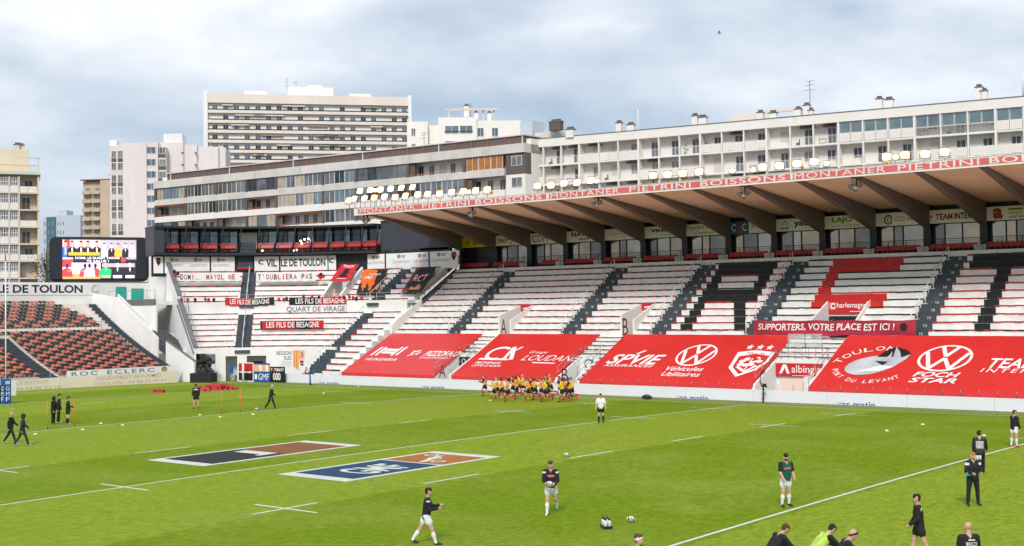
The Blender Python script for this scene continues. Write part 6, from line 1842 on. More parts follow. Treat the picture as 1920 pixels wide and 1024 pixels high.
def surfnet(val, org, h):
    s = val < 0
    nx, ny, nz = val.shape
    P_ = np.zeros((nx-1, ny-1, nz-1, 3)); C_ = np.zeros((nx-1, ny-1, nz-1))
    cs = [(i, j, k) for i in (0, 1) for j in (0, 1) for k in (0, 1)]
    def sl(a, o): return a[o[0]:nx-1+o[0], o[1]:ny-1+o[1], o[2]:nz-1+o[2]]
    for a in cs:
        for ax in range(3):
            if a[ax] == 1: continue
            b_ = list(a); b_[ax] = 1
            va, vb = sl(val, a), sl(val, b_)
            ch = (va < 0) != (vb < 0)
            t = np.where(ch, va/np.where(va-vb == 0, 1, va-vb), 0)
            for q in range(3):
                P_[..., q] += np.where(ch, a[q]+(t if q == ax else 0), 0)
            C_ += ch
    mask = C_ > 0
    ids = -np.ones(mask.shape, int); ids[mask] = np.arange(mask.sum())
    cell = np.argwhere(mask)
    V = (cell+P_[mask]/C_[mask][:, None])*h+org
    Fc = []
    for ax in range(3):
        o1, o2 = [(1, 2), (2, 0), (0, 1)][ax]
        lo = [slice(None)]*3; hi = [slice(None)]*3
        lo[ax] = slice(0, -1); hi[ax] = slice(1, None)
        ch = s[tuple(lo)] != s[tuple(hi)]
        e_ = np.argwhere(ch)
        ok = (e_[:, o1] > 0) & (e_[:, o2] > 0) & (e_[:, o1] < val.shape[o1]-1) & (e_[:, o2] < val.shape[o2]-1)
        e_ = e_[ok]
        sg = s[tuple(lo)][tuple(e_.T)]
        def g_(d1, d2):
            q = e_.copy(); q[:, o1] += d1; q[:, o2] += d2; return ids[tuple(q.T)]
        A, B_, C2, D2 = g_(-1, -1), g_(0, -1), g_(0, 0), g_(-1, 0)
        quad = np.stack([A, B_, C2, D2], 1); quad[~sg] = quad[~sg][:, ::-1]
        Fc.append(quad)
    return V, np.concatenate(Fc)

def rx(v, a):
    c, s_ = math.cos(a), math.sin(a); return Vector((v[0], v[1]*c-v[2]*s_, v[1]*s_+v[2]*c))
def figure(h=1.82, res=0.02, lean=4, legs=((4, 6, 4), (-4, 4, 4)), arms=((5, 18, 8, 0.0), (5, 18, 8, 0.0)), head=(0, 0), sleeve='long', lower='shorts', hair='short',
           C=None, patches=(), fingers=True, fat=1.13, look=None):
    """legs: (hip flexion, knee flexion, spread) right,left; arms: (shoulder flexion, elbow flexion, abduction, inward turn) right,left"""
    k = h/1.82
    prim = []          # a, b, ra, rb, label, blend
    def cap(a, b_, ra, rb, lab): prim.append((np.array(a, float), np.array(b_, float), ra, rb, lab))
    L_ = R_(lean)
    pel = Vector((0, 0, 0.0))
    def up(v): return rx(Vector(v), -L_)          # leaning: rotate the trunk forward about the pelvis
    feet = []; hands = []
    # trunk
    for sx in (-1, 1):
        cap(up((sx*0.062, 0, -0.05)), up((sx*0.070*fat, 0.005, 0.30)), 0.116*fat, 0.108*fat, 'top')
        cap(up((sx*0.075*fat, 0.005, 0.30)), up((sx*0.095, 0, 0.44)), 0.112*fat, 0.100, 'top')
        cap(up((sx*0.10, 0, 0.46)), up((sx*0.185, -0.005, 0.47)), 0.085, 0.070, 'top')
        cap((sx*0.06, 0, -0.06), (sx*0.065, 0, -0.02), 0.106*fat, 0.106*fat, 'shorts')
    cap(up((0, -0.005, 0.48)), up((0, 0.01, 0.60)), 0.062, 0.056, 'skin')
    # head
    hy, hp_ = R_(head[0]), R_(head[1])
    hc = up((0, 0.02, 0.70))
    def hd(v):
        v = Vector(v); v = rx(v, -hp_-L_*0.5); c, s_ = math.cos(hy), math.sin(hy)
        return hc+Vector((v.x*c-v.y*s_, v.x*s_+v.y*c, v.z))
    cap(hd((0, -0.01, 0.035)), hd((0, 0.012, -0.03)), 0.090, 0.078, 'skin')
    cap(hd((0, 0.03, -0.075)), hd((0, 0.045, -0.06)), 0.048, 0.045, 'skin' if look != 'beard' else 'hair')
    if look == 'mask': cap(hd((0, 0.062, -0.045)), hd((0, 0.066, -0.07)), 0.042, 0.040, 'mask')
    cap(hd((0, 0.085, 0.005)), hd((0, 0.102, -0.02)), 0.012, 0.016, 'skin')
    for sx in (-1, 1): cap(hd((sx*0.085, -0.005, 0.0)), hd((sx*0.088, -0.01, -0.03)), 0.018, 0.014, 'skin')
    if hair in ('short', 'long', 'bun'):
        cap(hd((0, -0.035, 0.045)), hd((0, 0.025, 0.065)), 0.088, 0.070, 'hair'); cap(hd((0, -0.04, 0.0)), hd((0, -0.03, 0.05)), 0.074, 0.085, 'hair')
    if hair == 'long': cap(hd((0, -0.07, 0.0)), hd((0, -0.12, -0.14)), 0.06, 0.03, 'hair')
    if hair == 'cap': cap(hd((0, -0.01, 0.06)), hd((0, 0.02, 0.06)), 0.092, 0.088, 'hat'); cap(hd((0, 0.09, 0.055)), hd((0, 0.14, 0.05)), 0.03, 0.02, 'hat')
    if hair == 'hood': cap(hd((0, -0.03, 0.03)), hd((0, -0.025, -0.05)), 0.118, 0.11, 'hat'); cap(hd((0, -0.02, 0.06)), hd((0, 0.03, 0.05)), 0.095, 0.075, 'hat')
    if hair == 'band': cap(hd((0, -0.035, 0.05)), hd((0, 0.02, 0.065)), 0.088, 0.070, 'hair'); cap(hd((0, -0.04, 0.0)), hd((0, -0.03, 0.05)), 0.076, 0.085, 'hair')
    # legs
    for sx, (hf, kf, spd) in zip((1, -1), legs):
        a1, a2 = R_(hf), R_(hf-kf)
        hip = Vector((sx*0.092, 0, -0.03)); sp = math.sin(R_(spd))
        d1 = Vector((sx*sp, math.sin(a1), -math.cos(a1))).normalized(); d2 = Vector((sx*sp*0.5, math.sin(a2), -math.cos(a2))).normalized()
        kn = hip+d1*0.43; an = kn+d2*0.42
        if lower == 'shorts':
            mid = hip+d1*0.20
            cap(hip, mid, 0.100*fat, 0.116, 'shorts'); cap(hip, kn, 0.098, 0.064, 'skin')
            cap(kn, kn+d2*0.10, 0.062, 0.058, 'skin'); cap(kn+d2*0.13, kn+d2*0.2, 0.060, 0.066, 'sock'); cap(kn+d2*0.2, an, 0.066, 0.042, 'sock')
        else:
            cap(hip, kn, 0.102*fat, 0.072, 'shorts'); cap(kn, kn+d2*0.2, 0.072, 0.068, 'shorts'); cap(kn+d2*0.2, an, 0.068, 0.056, 'shorts')
        fa = max(-0.2, min(0.35, -(a2)*0.55)) if kf < 45 else -(a2)
        fd = rx(Vector((sx*0.12, 1, -0.10)), a2 if kf >= 45 else (a2*0.35)).normalized()
        if kf >= 45: fd = Vector((sx*0.05, math.cos(a2), math.sin(a2)-0.25)).normalized()
        cap(an+Vector((0, -0.03, -0.035)), an+fd*0.06+Vector((0, 0, -0.045)), 0.040, 0.040, 'boot'); cap(an+fd*0.06+Vector((0, 0, -0.045)), an+fd*0.17+Vector((0, 0, -0.055)), 0.042, 0.030, 'boot')
        feet.append(min((an+fd*0.17).z-0.085, an.z-0.08))
    # arms
    tubes = []
    for sx, (sf, ef, ab, inn) in zip((1, -1), arms):
        a1, a2 = R_(sf)-L_*0.0, R_(sf+ef); b_ = R_(ab)
        sh = up((sx*0.195, 0, 0.46))
        d1 = Vector((sx*math.sin(b_), math.sin(a1)*math.cos(b_), -math.cos(a1)*math.cos(b_)))
        d2 = Vector((-sx*inn+sx*math.sin(b_)*0.4, math.sin(a2), -math.cos(a2))).normalized()
        el = sh+d1*0.29; wr = el+d2*0.25
        if sleeve == 'long':
            cap(sh, el, 0.076, 0.060, 'sleeve'); cap(el, wr, 0.060, 0.046, 'sleeve')
        else:
            cap(sh, sh+d1*0.19, 0.078, 0.076, 'sleeve'); cap(sh, el, 0.060, 0.049, 'skin'); cap(el, wr, 0.050, 0.034, 'skin')
        pa = wr+d2*0.09
        cap(wr, pa, 0.030, 0.034, 'skin'); hands.append(pa)
        sd_ = d2.cross(Vector((sx, 0, 0.01))).normalized()
        for q in range(4):
            o_ = pa+sd_*(0.026*(q-1.5)*0.8); cu = Vector((-sx*0.3, 0.15, 0))
            ln = (0.052, 0.062, 0.058, 0.045)[q]
            tubes.append([o_, o_+d2*ln*0.55, o_+(d2+cu).normalized()*ln])
        tubes.append([wr+d2*0.03+sd_*0.02, wr+d2*0.06+sd_*0.045, wr+d2*0.10+sd_*0.05])
    # field
    A = np.array([q[0] for q in prim]); Bq = np.array([q[1] for q in prim]); rmax = max(max(q[2], q[3]) for q in prim)
    lo = np.minimum(A.min(0), Bq.min(0))-rmax-0.05; hi_ = np.maximum(A.max(0), Bq.max(0))+rmax+0.05
    n = np.ceil((hi_-lo)/res).astype(int)+1
    X, Y, Z = np.meshgrid(*[lo[i]+np.arange(n[i])*res for i in range(3)], indexing='ij')
    val = np.full(X.shape, 9.0, np.float32)
    def dist(a, b_, ra, rb, X, Y, Z):
        d = b_-a; dd = max(1e-9, d@d)
        t = np.clip(((X-a[0])*d[0]+(Y-a[1])*d[1]+(Z-a[2])*d[2])/dd, 0, 1)
        return np.sqrt((X-a[0]-t*d[0])**2+(Y-a[1]-t*d[1])**2+(Z-a[2]-t*d[2])**2)-(ra+(rb-ra)*t)
    for a, b_, ra, rb, lab in prim:
        # only the neighbourhood of the primitive
        l0 = np.maximum(((np.minimum(a, b_)-max(ra, rb)-0.10-lo)/res).astype(int), 0); h0 = np.minimum(((np.maximum(a, b_)+max(ra, rb)+0.10-lo)/res).astype(int)+2, n)
        sl_ = tuple(slice(l0[i], h0[i]) for i in range(3))
        d = dist(a, b_, ra, rb, X[sl_], Y[sl_], Z[sl_]); v = val[sl_]
        kk = 0.028 if lab in ('top', 'skin', 'sleeve', 'sock') else 0.012
        hh = np.clip(0.5+0.5*(v-d)/kk, 0, 1)
        val[sl_] = np.where(v > 5, d, v*(1-hh)+d*hh-kk*hh*(1-hh))
    V, Fq = surfnet(val, lo, res)
    best = np.full(len(V), 9.0); lab_i = np.zeros(len(V), int)
    labs = ['top', 'shorts', 'skin', 'hair', 'sleeve', 'sock', 'boot', 'hat', 'mask', 'logo', 'logo2']
    for a, b_, ra, rb, lab in prim:
        d = dist(a, b_, ra, rb, V[:, 0], V[:, 1], V[:, 2])-(0.006 if lab in ('shorts', 'hair', 'hat', 'mask', 'sock') else 0.0)
        q = d < best; best[q] = d[q]; lab_i[q] = labs.index(lab)
    for reg, x0, x1, z0, z1, front, nl in patches:
        q = (lab_i == labs.index(reg)) & (V[:, 0] > x0) & (V[:, 0] < x1) & (V[:, 2] > z0) & (V[:, 2] < z1) & ((V[:, 1] > 0) if front else (V[:, 1] < 0))
        lab_i[q] = labs.index(nl)
    if hair == 'band':
        rel = V-np.array(hc); q = (np.abs(rel[:, 2]-0.035-0.25*rel[:, 1]) < 0.024) & (np.linalg.norm(rel, axis=1) < 0.16); lab_i[q] = labs.index('mask')
    m = MB()
    fz = min(feet)
    m.v = [((v[0])*k, (v[1])*k, (v[2]-fz)*k) for v in V]
    m.f = [tuple(int(i) for i in q) for q in Fq]; m.m = [int(lab_i[q[2]]) for q in Fq]; m.sm = [True]*len(m.f)
    if fingers:
        for t_ in tubes: m.tube([Vector((q.x*k, q.y*k, (q.z-fz)*k)) for q in t_], [0.011, 0.010, 0.007], 5, 2)
        for sx in (-1, 1):
            q = hd((sx*0.034, 0.083, 0.012)); m.ball((q.x*k, q.y*k, (q.z-fz)*k), 0.011, 0.008, 0.007, 6, 4, 3)
        q0, q1 = hd((-0.025, 0.088, -0.055)), hd((0.025, 0.088, -0.055))
        m.tube([Vector((q.x*k, q.y*k, (q.z-fz)*k)) for q in (q0, q1)], 0.005, 4, 9)
    C = C or {}
    dflt = dict(top='cl_black', shorts='cl_white', skin='skin_light', hair='hair_dark', sleeve='cl_black', sock='cl_white', boot='cl_black', hat='cl_black', mask='cl_white', logo='cl_pinklogo', logo2='cl_white')
    dflt.update(C)
    hw = [Vector((q.x*k, q.y*k, (q.z-fz)*k)) for q in hands]
    return m, [dflt[l] for l in labs], hw, Vector(((hc.x)*k, hc.y*k, (hc.z-fz)*k))
FH_ = Vector((math.sin(YAW), math.cos(YAW), 0)); RH_ = Vector((_R0[0], _R0[1], 0))
def heading(deg):
    v = RH_*math.cos(R_(deg))+FH_*math.sin(R_(deg)); return math.atan2(v.y, v.x)-math.pi/2
def person(px, py, face, label, grp=None, pos=None, **kw):
    m, mats, hw, hc = figure(**kw)
    g_ = ground(px, py) if pos is None else pos
    o = m.build('person', mats, None, loc=g_); rz = heading(face); o.rotation_euler = (0, 0, rz)
    XF[o.name] = Matrix.Translation(g_) @ Matrix.Rotation(rz, 4, 'Z')
    tag(o, label, 'person', grp)
    return o, [XF[o.name] @ q for q in hw], XF[o.name] @ hc
def ball_obj(p, label, rz=0.0, mar=True, grp='rugby balls', tilt=0.2):
    m = MB(); m.ball((0, 0, 0), 0.145, 0.097, 0.097, 20, 12)
    for i, f_ in enumerate(m.f):
        c_ = sum((Vector(m.v[q]) for q in f_), Vector())/len(f_)
        if abs(abs(c_.x)-0.085) < 0.022: m.m[i] = 1
        elif abs(c_.x) < 0.03 and c_.y < -0.04: m.m[i] = 2
    o = m.build('rugby_ball', ['ball_white', 'ball_maroon' if mar else 'cl_char', 'cl_grey'], loc=p); o.rotation_euler = (0, tilt, rz)
    return tag(o, label, 'ball', grp)

WALK = dict(legs=((24, 8, 3), (-20, 14, 3)), arms=((-18, 20, 8, 0), (20, 30, 8, 0)))
STAND = dict(legs=((3, 4, 7), (-3, 3, 7)), arms=((4, 16, 9, 0), (4, 16, 9, 0)))
JOG = dict(lean=8, legs=((30, 45, 2), (-14, 55, 2)), arms=((-22, 75, 10, 0.2), (30, 80, 10, 0.2)))
blk = dict(top='cl_black', sleeve='cl_black')
logo = (('top', -0.11, 0.11, 0.30, 0.36, True, 'logo'), ('sleeve', -0.4, 0.4, 0.42, 0.47, True, 'logo2'))
NR = 0.018
# near side
person(800, 1021, 5, 'player in black training top and white shorts walking right near the bottom edge', lean=5, res=NR, hair='short', C=dict(boot='cl_char', **blk), patches=logo, legs=((22, 6, 3), (-24, 12, 3)), arms=((12, 85, 10, 0.35), (30, 70, 12, 0.5)))
o, hw, hc = person(1034, 965, 262, 'player in black top walking towards the camera with a ball in his hands', lean=5, res=NR, h=1.92, hair='short', C=dict(hair='hair_brown', boot='cl_white', **blk), patches=logo, legs=((14, 6, 3), (-10, 62, 4)), arms=((16, 58, 8, 0.42), (16, 58, 8, 0.42)))
ball_obj((hw[0]+hw[1])/2+Vector((0.05, -0.06, 0.02)), 'white rugby ball held by the player walking towards the camera', 0.5)
person(1474, 950, 290, 'player in green and black shirt and white shorts standing on the near cross line', lean=2, res=NR, h=1.9, sleeve='short', hair='short', look='beard', head=(-25, 4), C=dict(top='cl_green', sleeve='cl_black', hair='hair_dark', boot='cl_char'), patches=(('top', -0.10, 0.12, 0.31, 0.36, True, 'logo'),), legs=((10, 12, 9), (-4, 3, 7)), arms=((14, 30, 12, 0.1), (10, 35, 10, 0.3)))
person(1825, 948, 275, 'person in black tracksuit standing still with a blue mask held in both hands', lean=3, res=NR, h=1.9, lower='long', hair='short', C=dict(hair='hair_ginger', shorts='cl_black', boot='cl_char', **blk), patches=(('sleeve', -0.4, 0.4, 0.40, 0.48, True, 'logo2'),), legs=((2, 2, 9), (-2, 2, 9)), arms=((14, 66, 14, 0.55), (14, 66, 14, 0.55)))
q = hit(1817, 889, 1, ground(1825, 948).y-0.32)
tag(MB().box(-0.11, 0.11, -0.01, 0.01, -0.06, 0.06).build('face_mask', 'cl_teal', loc=Vector(q)), 'folded blue face mask held by the person in the black tracksuit on the right', 'mask').rotation_euler = (0.2, 0, heading(275))
o, hw, hc = person(1838, 889, 70, 'person in black coat and dark bib walking away with a bottle carrier on the right', lean=6, res=NR, h=1.86, lower='long', hair='short', look='mask', head=(-40, 0), C=dict(top='cl_char', sleeve='cl_black', shorts='cl_black', mask='cl_char', logo='cl_grey'), patches=(('top', -0.15, 0.15, 0.12, 0.4, False, 'logo'),), legs=((24, 8, 3), (-18, 10, 3)), arms=((20, 30, 10, 0), (-10, 15, 8, 0)))
def bottles(p, label, rz=0.0, grp='bottle carriers', nx=4):
    o = thing('bottle_carrier', label, 'bottle carrier', tuple(p), rz, grp)
    MB().box(-0.26, 0.26, -0.14, 0.14, 0.0, 0.03).box(-0.26, 0.26, -0.145, -0.13, 0.03, 0.075).box(-0.26, 0.26, 0.13, 0.145, 0.03, 0.075).box(-0.27, -0.255, -0.14, 0.14, 0.03, 0.09).box(0.255, 0.27, -0.14, 0.14, 0.03, 0.09).build('tray', 'cl_black', o, local=True)
    for i in range(nx):
        for j in (-1, 1):
            x = -0.19+0.38*i/(nx-1); b_ = MB().tube([(x, j*0.065, 0.03), (x, j*0.065, 0.24), (x, j*0.065, 0.275)], [0.046, 0.046, 0.02], 8).build('bottle', 'cl_white', o, local=True)
            MB().tube([(x, j*0.065, 0.272), (x, j*0.065, 0.315), (x, j*0.065, 0.335)], [0.03, 0.028, 0.012], 8).build('cap', 'cl_black', b_, local=True)
bottles(hw[1]+Vector((0.12, -0.05, -0.26)), 'bottle carrier hanging from the hand of the person in the dark bib', heading(200))
bottles(ground(1137, 990), 'bottle carrier standing alone on the grass in the foreground', heading(10))
person(1902, 838, 20, 'player in black top and white shorts with red shoes at the right edge', res=0.022, hair='short', head=(-30, 0), C=dict(hair='hair_brown', boot='cl_redshoe', **blk), legs=((4, 3, 3), (-4, 3, 3)), arms=((6, 18, 6, 0), (6, 18, 6, 0)))
def low(px, py_head, Z_h, **kw):   # someone whose feet are below the frame: the head height fixes the distance
    z = Z_h; g_ = hit(px, py_head, 2, z); return Vector((g_[0], g_[1], zc(g_[1])))
person(0, 0, 172, 'masked person in black jacket and shorts walking left near the bottom right', pos=low(1722, 928, 2.0), lean=3, res=NR, h=1.86, hair='short', look='mask', fat=1.15, C=dict(shorts='cl_black', mask='cl_teal', sock='skin_light', **blk), patches=(('sleeve', -0.4, 0.4, 0.40, 0.48, False, 'logo2'),), legs=((16, 8, 4), (-14, 10, 4)), arms=((6, 30, 8, 0.1), (10, 40, 8, 0.2)))
o, hw, hc = person(0, 0, 95, 'person in black lettered short-sleeved shirt, back turned, at the bottom right edge', pos=low(1816, 981, 2.0), lean=2, res=NR, h=1.86, sleeve='short', hair='none', fat=1.12, C=dict(skin='skin_light', **blk), **STAND)
m = MB(); mw = XF[o.name]
fn = lambda u, v: mw @ Vector((-(-0.16+0.32*u)*-1 if False else (0.16-0.32*u)*-1*-1, -0.155+0.0*v, 1.22+0.32*v))
fn = lambda u, v: mw @ Vector((-0.17+0.34*u, -0.148-0.01*math.cos((u-0.5)*3), 1.16+0.32*v))
text(m, 'BRICO', fn, 0.1, 0.9, 0.42, 0.72, 0, 0.014); bar2d(m, (0.25, 0.87), (0.75, 0.87), 0.10, fn, 0); bar2d(m, (0.15, 0.31), (0.85, 0.31), 0.10, fn, 0); bar2d(m, (0.2, 0.06), (0.8, 0.06), 0.05, fn, 0)
lt = m.build('lettering', 'cl_white', o)
o, hw, hc = person(0, 0, 20, 'person in plain black top bending down at the bottom edge, left of the lime bib', pos=low(1443, 1001, 1.62), lean=38, res=NR, h=1.86, hair='short', look='beard', head=(0, 30), C=dict(hair='hair_brown', **blk), patches=(('top', -0.12, 0.12, 0.25, 0.36, False, 'logo2'),), legs=((10, 14, 8), (6, 10, 8)), arms=((40, 20, 8, 0.2), (40, 20, 8, 0.2)))
person(0, 0, 20, 'player in lime bib bending forward at the bottom edge', pos=low(1527, 1003, 1.55), lean=45, res=NR, h=1.86, hair='short', head=(0, 30), C=dict(top='cl_lime', sleeve='cl_black'), patches=(('top', -0.2, 0.2, 0.30, 0.38, False, 'logo'),), legs=((10, 14, 8), (6, 10, 8)), arms=((45, 20, 8, 0.2), (45, 20, 8, 0.2)))
person(0, 0, 0, 'bending person in black with a thin headband, just right of the lime bib', pos=low(1567, 1014, 1.60), lean=35, res=NR, h=1.86, hair='band', head=(0, 20), C=dict(hair='skin_light', mask='hair_dark', **blk), legs=((10, 14, 8), (6, 10, 8)), arms=((45, 20, 8, 0.2), (45, 20, 8, 0.2)))
person(0, 0, 330, 'player with a white head bandage at the bottom edge', pos=low(1191, 1009, 1.9), lean=6, res=NR, h=1.9, hair='band', C=dict(hair='hair_brown', mask='cl_white', **blk), **STAND)
# referee
person(1127, 793, 262, 'referee in white shirt and black shorts walking on the halfway line', lean=2, res=0.024, sleeve='short', hair='short', C=dict(top='cl_white', sleeve='cl_white', shorts='cl_black', sock='cl_black'), legs=((6, 4, 4), (-5, 8, 4)), arms=((6, 12, 16, 0), (2, 12, 16, 0)))
# left side staff
FR = 0.025
person(20, 831, 5, 'bareheaded person in black tracksuit walking right at the left edge', res=FR, hair='none', lower='long', C=dict(shorts='cl_black', boot='cl_grey', **blk), **WALK)
person(42, 836, 25, 'person in dark hooded coat walking at the left edge beside a bareheaded one', res=FR, hair='hood', lower='long', C=dict(top='cl_char', sleeve='cl_char', shorts='cl_char', hat='cl_char', boot='cl_grey'), **WALK)
person(100, 796, 350, 'hooded person in black with red shoes standing between the orange training poles', res=FR, hair='hood', lower='long', C=dict(shorts='cl_black', boot='cl_redshoe', **blk), patches=(('top', -0.2, 0.2, 0.34, 0.37, False, 'logo2'),), **STAND)
person(110, 793, 20, 'bareheaded person in black trousers and white shoes behind the hooded one with red shoes', res=FR, h=1.9, hair='short', lower='long', C=dict(shorts='cl_black', boot='cl_white', **blk), patches=(('top', -0.2, 0.2, 0.34, 0.37, True, 'logo2'),), **STAND)
person(127, 796, 20, 'person in black jacket and shorts with one forearm raised beside the second orange pole', res=FR, hair='short', fat=1.12, C=dict(shorts='cl_black', sock='cl_black', boot='cl_grey', **blk), legs=((3, 4, 6), (-3, 3, 6)), arms=((12, 70, 10, 0.1), (4, 16, 9, 0)))
person(368, 766, 268, 'person in black cap and shorts facing the camera before the red tackle bags', res=FR, hair='cap', look='beard', C=dict(shorts='cl_black', sock='skin_light', boot='cl_black', **blk), patches=(('top', -0.2, 0.2, 0.40, 0.44, True, 'logo2'),), **STAND)
person(508, 767, 20, 'person in black with red shoes walking right with bowed head on the far field', res=FR, hair='short', lower='long', head=(0, 25), lean=8, C=dict(hair='cl_grey', shorts='cl_black', boot='cl_redshoe', **blk), **WALK)
o, hw, hc = person(2, 757, 20, 'person in dark coat reaching out to the blue goal post pad at the left edge', res=FR, hair='short', lower='long', C=dict(shorts='cl_black', **blk), legs=((3, 4, 7), (-3, 3, 7)), arms=((70, 15, 5, 0), (5, 15, 6, 0)))
# the group of runners
run = [(320, 408, 'o', 'long'), (430, 458, 'y', 's'), (470, 434, 'y', 'band'), (530, 452, 'o', 's'), (595, 476, 'o', 's'), (655, 414, 'y', 's'), (705, 440, 'o', 's'), (735, 402, 'y', 's'), (785, 402, 'y', 'blond'), (845, 466, 'o', 's'),
       (880, 440, 'y', 's'), (925, 448, 'y', 's'), (1000, 456, 'o', 's'), (1045, 472, 'y', 's'), (1065, 412, 'y', 's'), (1110, 412, 'o', 'blond'), (1080, 445, 'y', 's'), (1222, 412, 'k', 's'), (1245, 476, 'y', 's'), (1285, 452, 'o', 's'), (1330, 470, 'o', 's'), (1365, 452, 'y', 's')]
run.sort()
rr = random.Random(21)
for i, (x, y, c_, hr) in enumerate(run):
    ph = i % 4
    lg = [((38, 50, 2), (-18, 50, 2)), ((-16, 62, 2), (34, 30, 2)), ((22, 20, 2), (-8, 75, 2)), ((-24, 40, 2), (44, 62, 2))][ph]
    am = [((-30, 80, 10, .2), (32, 80, 10, .2)), ((32, 80, 10, .2), (-30, 80, 10, .2))][ph % 2]
    colr_ = {'o': 'cl_orange', 'y': 'cl_yellow', 'k': 'cl_char'}[c_]
    person(860+x*.15625, 680+y*.15625, 180+rr.uniform(-8, 8), '%s runner from the left in the group, %s bib and red socks' % (ORD[i], {'o': 'orange', 'y': 'yellow', 'k': 'dark'}[c_]), 'players running in bibs', res=0.026, h=rr.uniform(1.78, 1.93), lean=9, sleeve='short' if i % 3 else 'long', fat=rr.uniform(1.0, 1.15), fingers=False,
           hair='long' if hr == 'long' else ('band' if hr == 'band' else 'short'), legs=lg, arms=am,
           C=dict(top=colr_, sleeve=colr_ if i % 5 else 'cl_black', shorts='cl_black', sock='cl_redsock', boot=rr.choice(['cl_redshoe', 'cl_white', 'cl_orange', 'cl_black']), skin=rr.choice(['skin_light', 'skin_light', 'skin_tan', 'skin_dark']), hair='hair_blond' if hr == 'blond' else ('hair_brown' if hr == 'long' else 'hair_dark')))

# ================================================================== EQUIPMENT ON THE FIELD
for (px, py, lab) in ((1062, 857, 'rugby ball lying at the end of the short line behind the ball carrier'), (1183, 979, 'rugby ball lying beside the bottle carrier'), (481, 770, 'rugby ball lying on the far left field')):
    ball_obj(ground(px, py)+Vector((0, 0, 0.1)), lab, heading(0)+1.57, px != 481)
for i, (px, py) in enumerate(sorted([(66.5, 815), (155, 806.6), (189, 795), (230, 798), (375, 779), (413, 782.6), (474.5, 777.6), (1662.7, 808.7), (1730, 796.8), (1845, 817.7), (607, 738), (672, 725)])):
    m = MB()
    m.tube([(0, 0, 0), (0, 0, 0.02), (0, 0, 0.075)], [0.13, 0.12, 0.045], 14)
    tag(m.build('marker_cone', 'cone_yellow', loc=ground(px, py)+Vector((0, 0, 0.01))), '%s small pale marker cone from the left on the grass' % ORD[i], 'cone', 'marker cones')
for i, (px, y0, y1) in enumerate([(89, 754, 804), (139.5, 757, 799), (416, 736, 776), (451, 735, 773)]):
    g_ = ground(px, y1); o = thing('training_pole', '%s orange training pole from the left stuck in the grass' % ORD[i], 'pole', tuple(g_), 0, 'orange training poles')
    MB().tube([(0, 0, -0.1), (0, 0, 1.68)], 0.022, 8).build('shaft', 'pole_orange', o, local=True); MB().tube([(0, 0, -0.12), (0, 0, 0.10)], 0.03, 8).build('spike_sleeve', 'cl_char', o, local=True)
def pad(px, py, w, d, h, rz, lab, i):
    g_ = ground(px, py); o = thing('tackle_bag', lab, 'tackle bag', tuple(g_), rz, 'red tackle bags')
    m = MB(); b_ = 0.05
    m.hexa([(-w, -d, 0.0), (w, -d, 0), (w, d, 0), (-w, d, 0)], [(-w+b_, -d+b_, h), (w-b_, -d+b_, h), (w-b_, d-b_, h), (-w+b_, d-b_, h)]); m.build('cushion', 'bag_red', o, local=True)
    MB().box(-w*0.2, w*0.2, -d-0.012, -d+b_*0.9, h*0.25, h*0.65).build('strap', 'cl_black', o, local=True)
for i, (px, py, w, d, h, a) in enumerate([(292, 736, 0.35, 0.3, 0.32, 10), (304, 736, 0.2, 0.25, 0.26, 60), (374, 732.5, 0.28, 0.25, 0.42, 20), (385, 734, 0.45, 0.25, 0.30, 5), (396, 732, 0.55, 0.3, 0.55, -10), (404, 730.5, 0.45, 0.3, 0.60, 15), (410, 732, 0.3, 0.3, 0.55, 0), (421, 731, 0.34, 0.3, 0.62, 8), (430, 731, 0.4, 0.3, 0.42, -15), (438, 731.5, 0.35, 0.25, 0.36, 0)]):
    pad(px, py, w, d, h, R_(a)+0.68, '%s red tackle bag from the left on the far grass' % ORD[i], i)
# goal posts with padded foot
gp = ground(11, 757)
o = thing('goal_posts', 'white rugby goal posts with blue lettered pads at the left edge', 'goal posts', tuple(gp))
for y in (0, -5.6):
    MB().tube([(0, y, 0), (0, y, 11.3)], 0.055, 10).build('post', 'rail_white', o, local=True)
    MB().tube([(0, y, 11.3), (0, y, 11.9)], 0.05, 8).build('post_tip', 'cl_redshoe', o, local=True)
    p_ = MB().box(-0.27, 0.27, y-0.30, y+0.30, 0.0, 1.95).build('post_pad', 'blue_pad', o, local=True)
    m = MB()
    rz = 0
    for j, ch in enumerate('GMF'):
        text(m, ch, flat((0.276, y-0.2, 1.05-0.42*j), (0, 1, 0), (0, 0, 1)), 0.05, 0.36, 0, 0.32, 0, 0.0)
        text(m, ch, flat((-0.2, y-0.306, 1.05-0.42*j), (1, 0, 0), (0, 0, 1)), 0.05, 0.36, 0, 0.32, 0, 0.0)
    for j in range(3): m.add([(0.276, y-0.2, 1.55+0.1*j), (0.276, y+0.2, 1.55+0.1*j), (0.276, y+0.2, 1.61+0.1*j), (0.276, y-0.2, 1.61+0.1*j)], [(0, 1, 2, 3)])
    m.build('lettering', 'tarp_text', p_, local=True)
MB().tube([(0, -5.6, 3.0), (0, 0, 3.0)], 0.055, 10).build('crossbar', 'rail_white', o, local=True)
g_ = ground(20, 742); o = thing('white_board', 'plain white board standing behind the blue goal post pad', 'board', tuple(g_)); MB().box(-0.04, 0.04, -1.2, 0.5, 0.0, 1.35).build('board', 'white_panel', o, local=True); MB().box(-0.5, -0.04, -0.4, -0.3, 0, 0.06).build('foot', 'cl_grey', o, local=True)
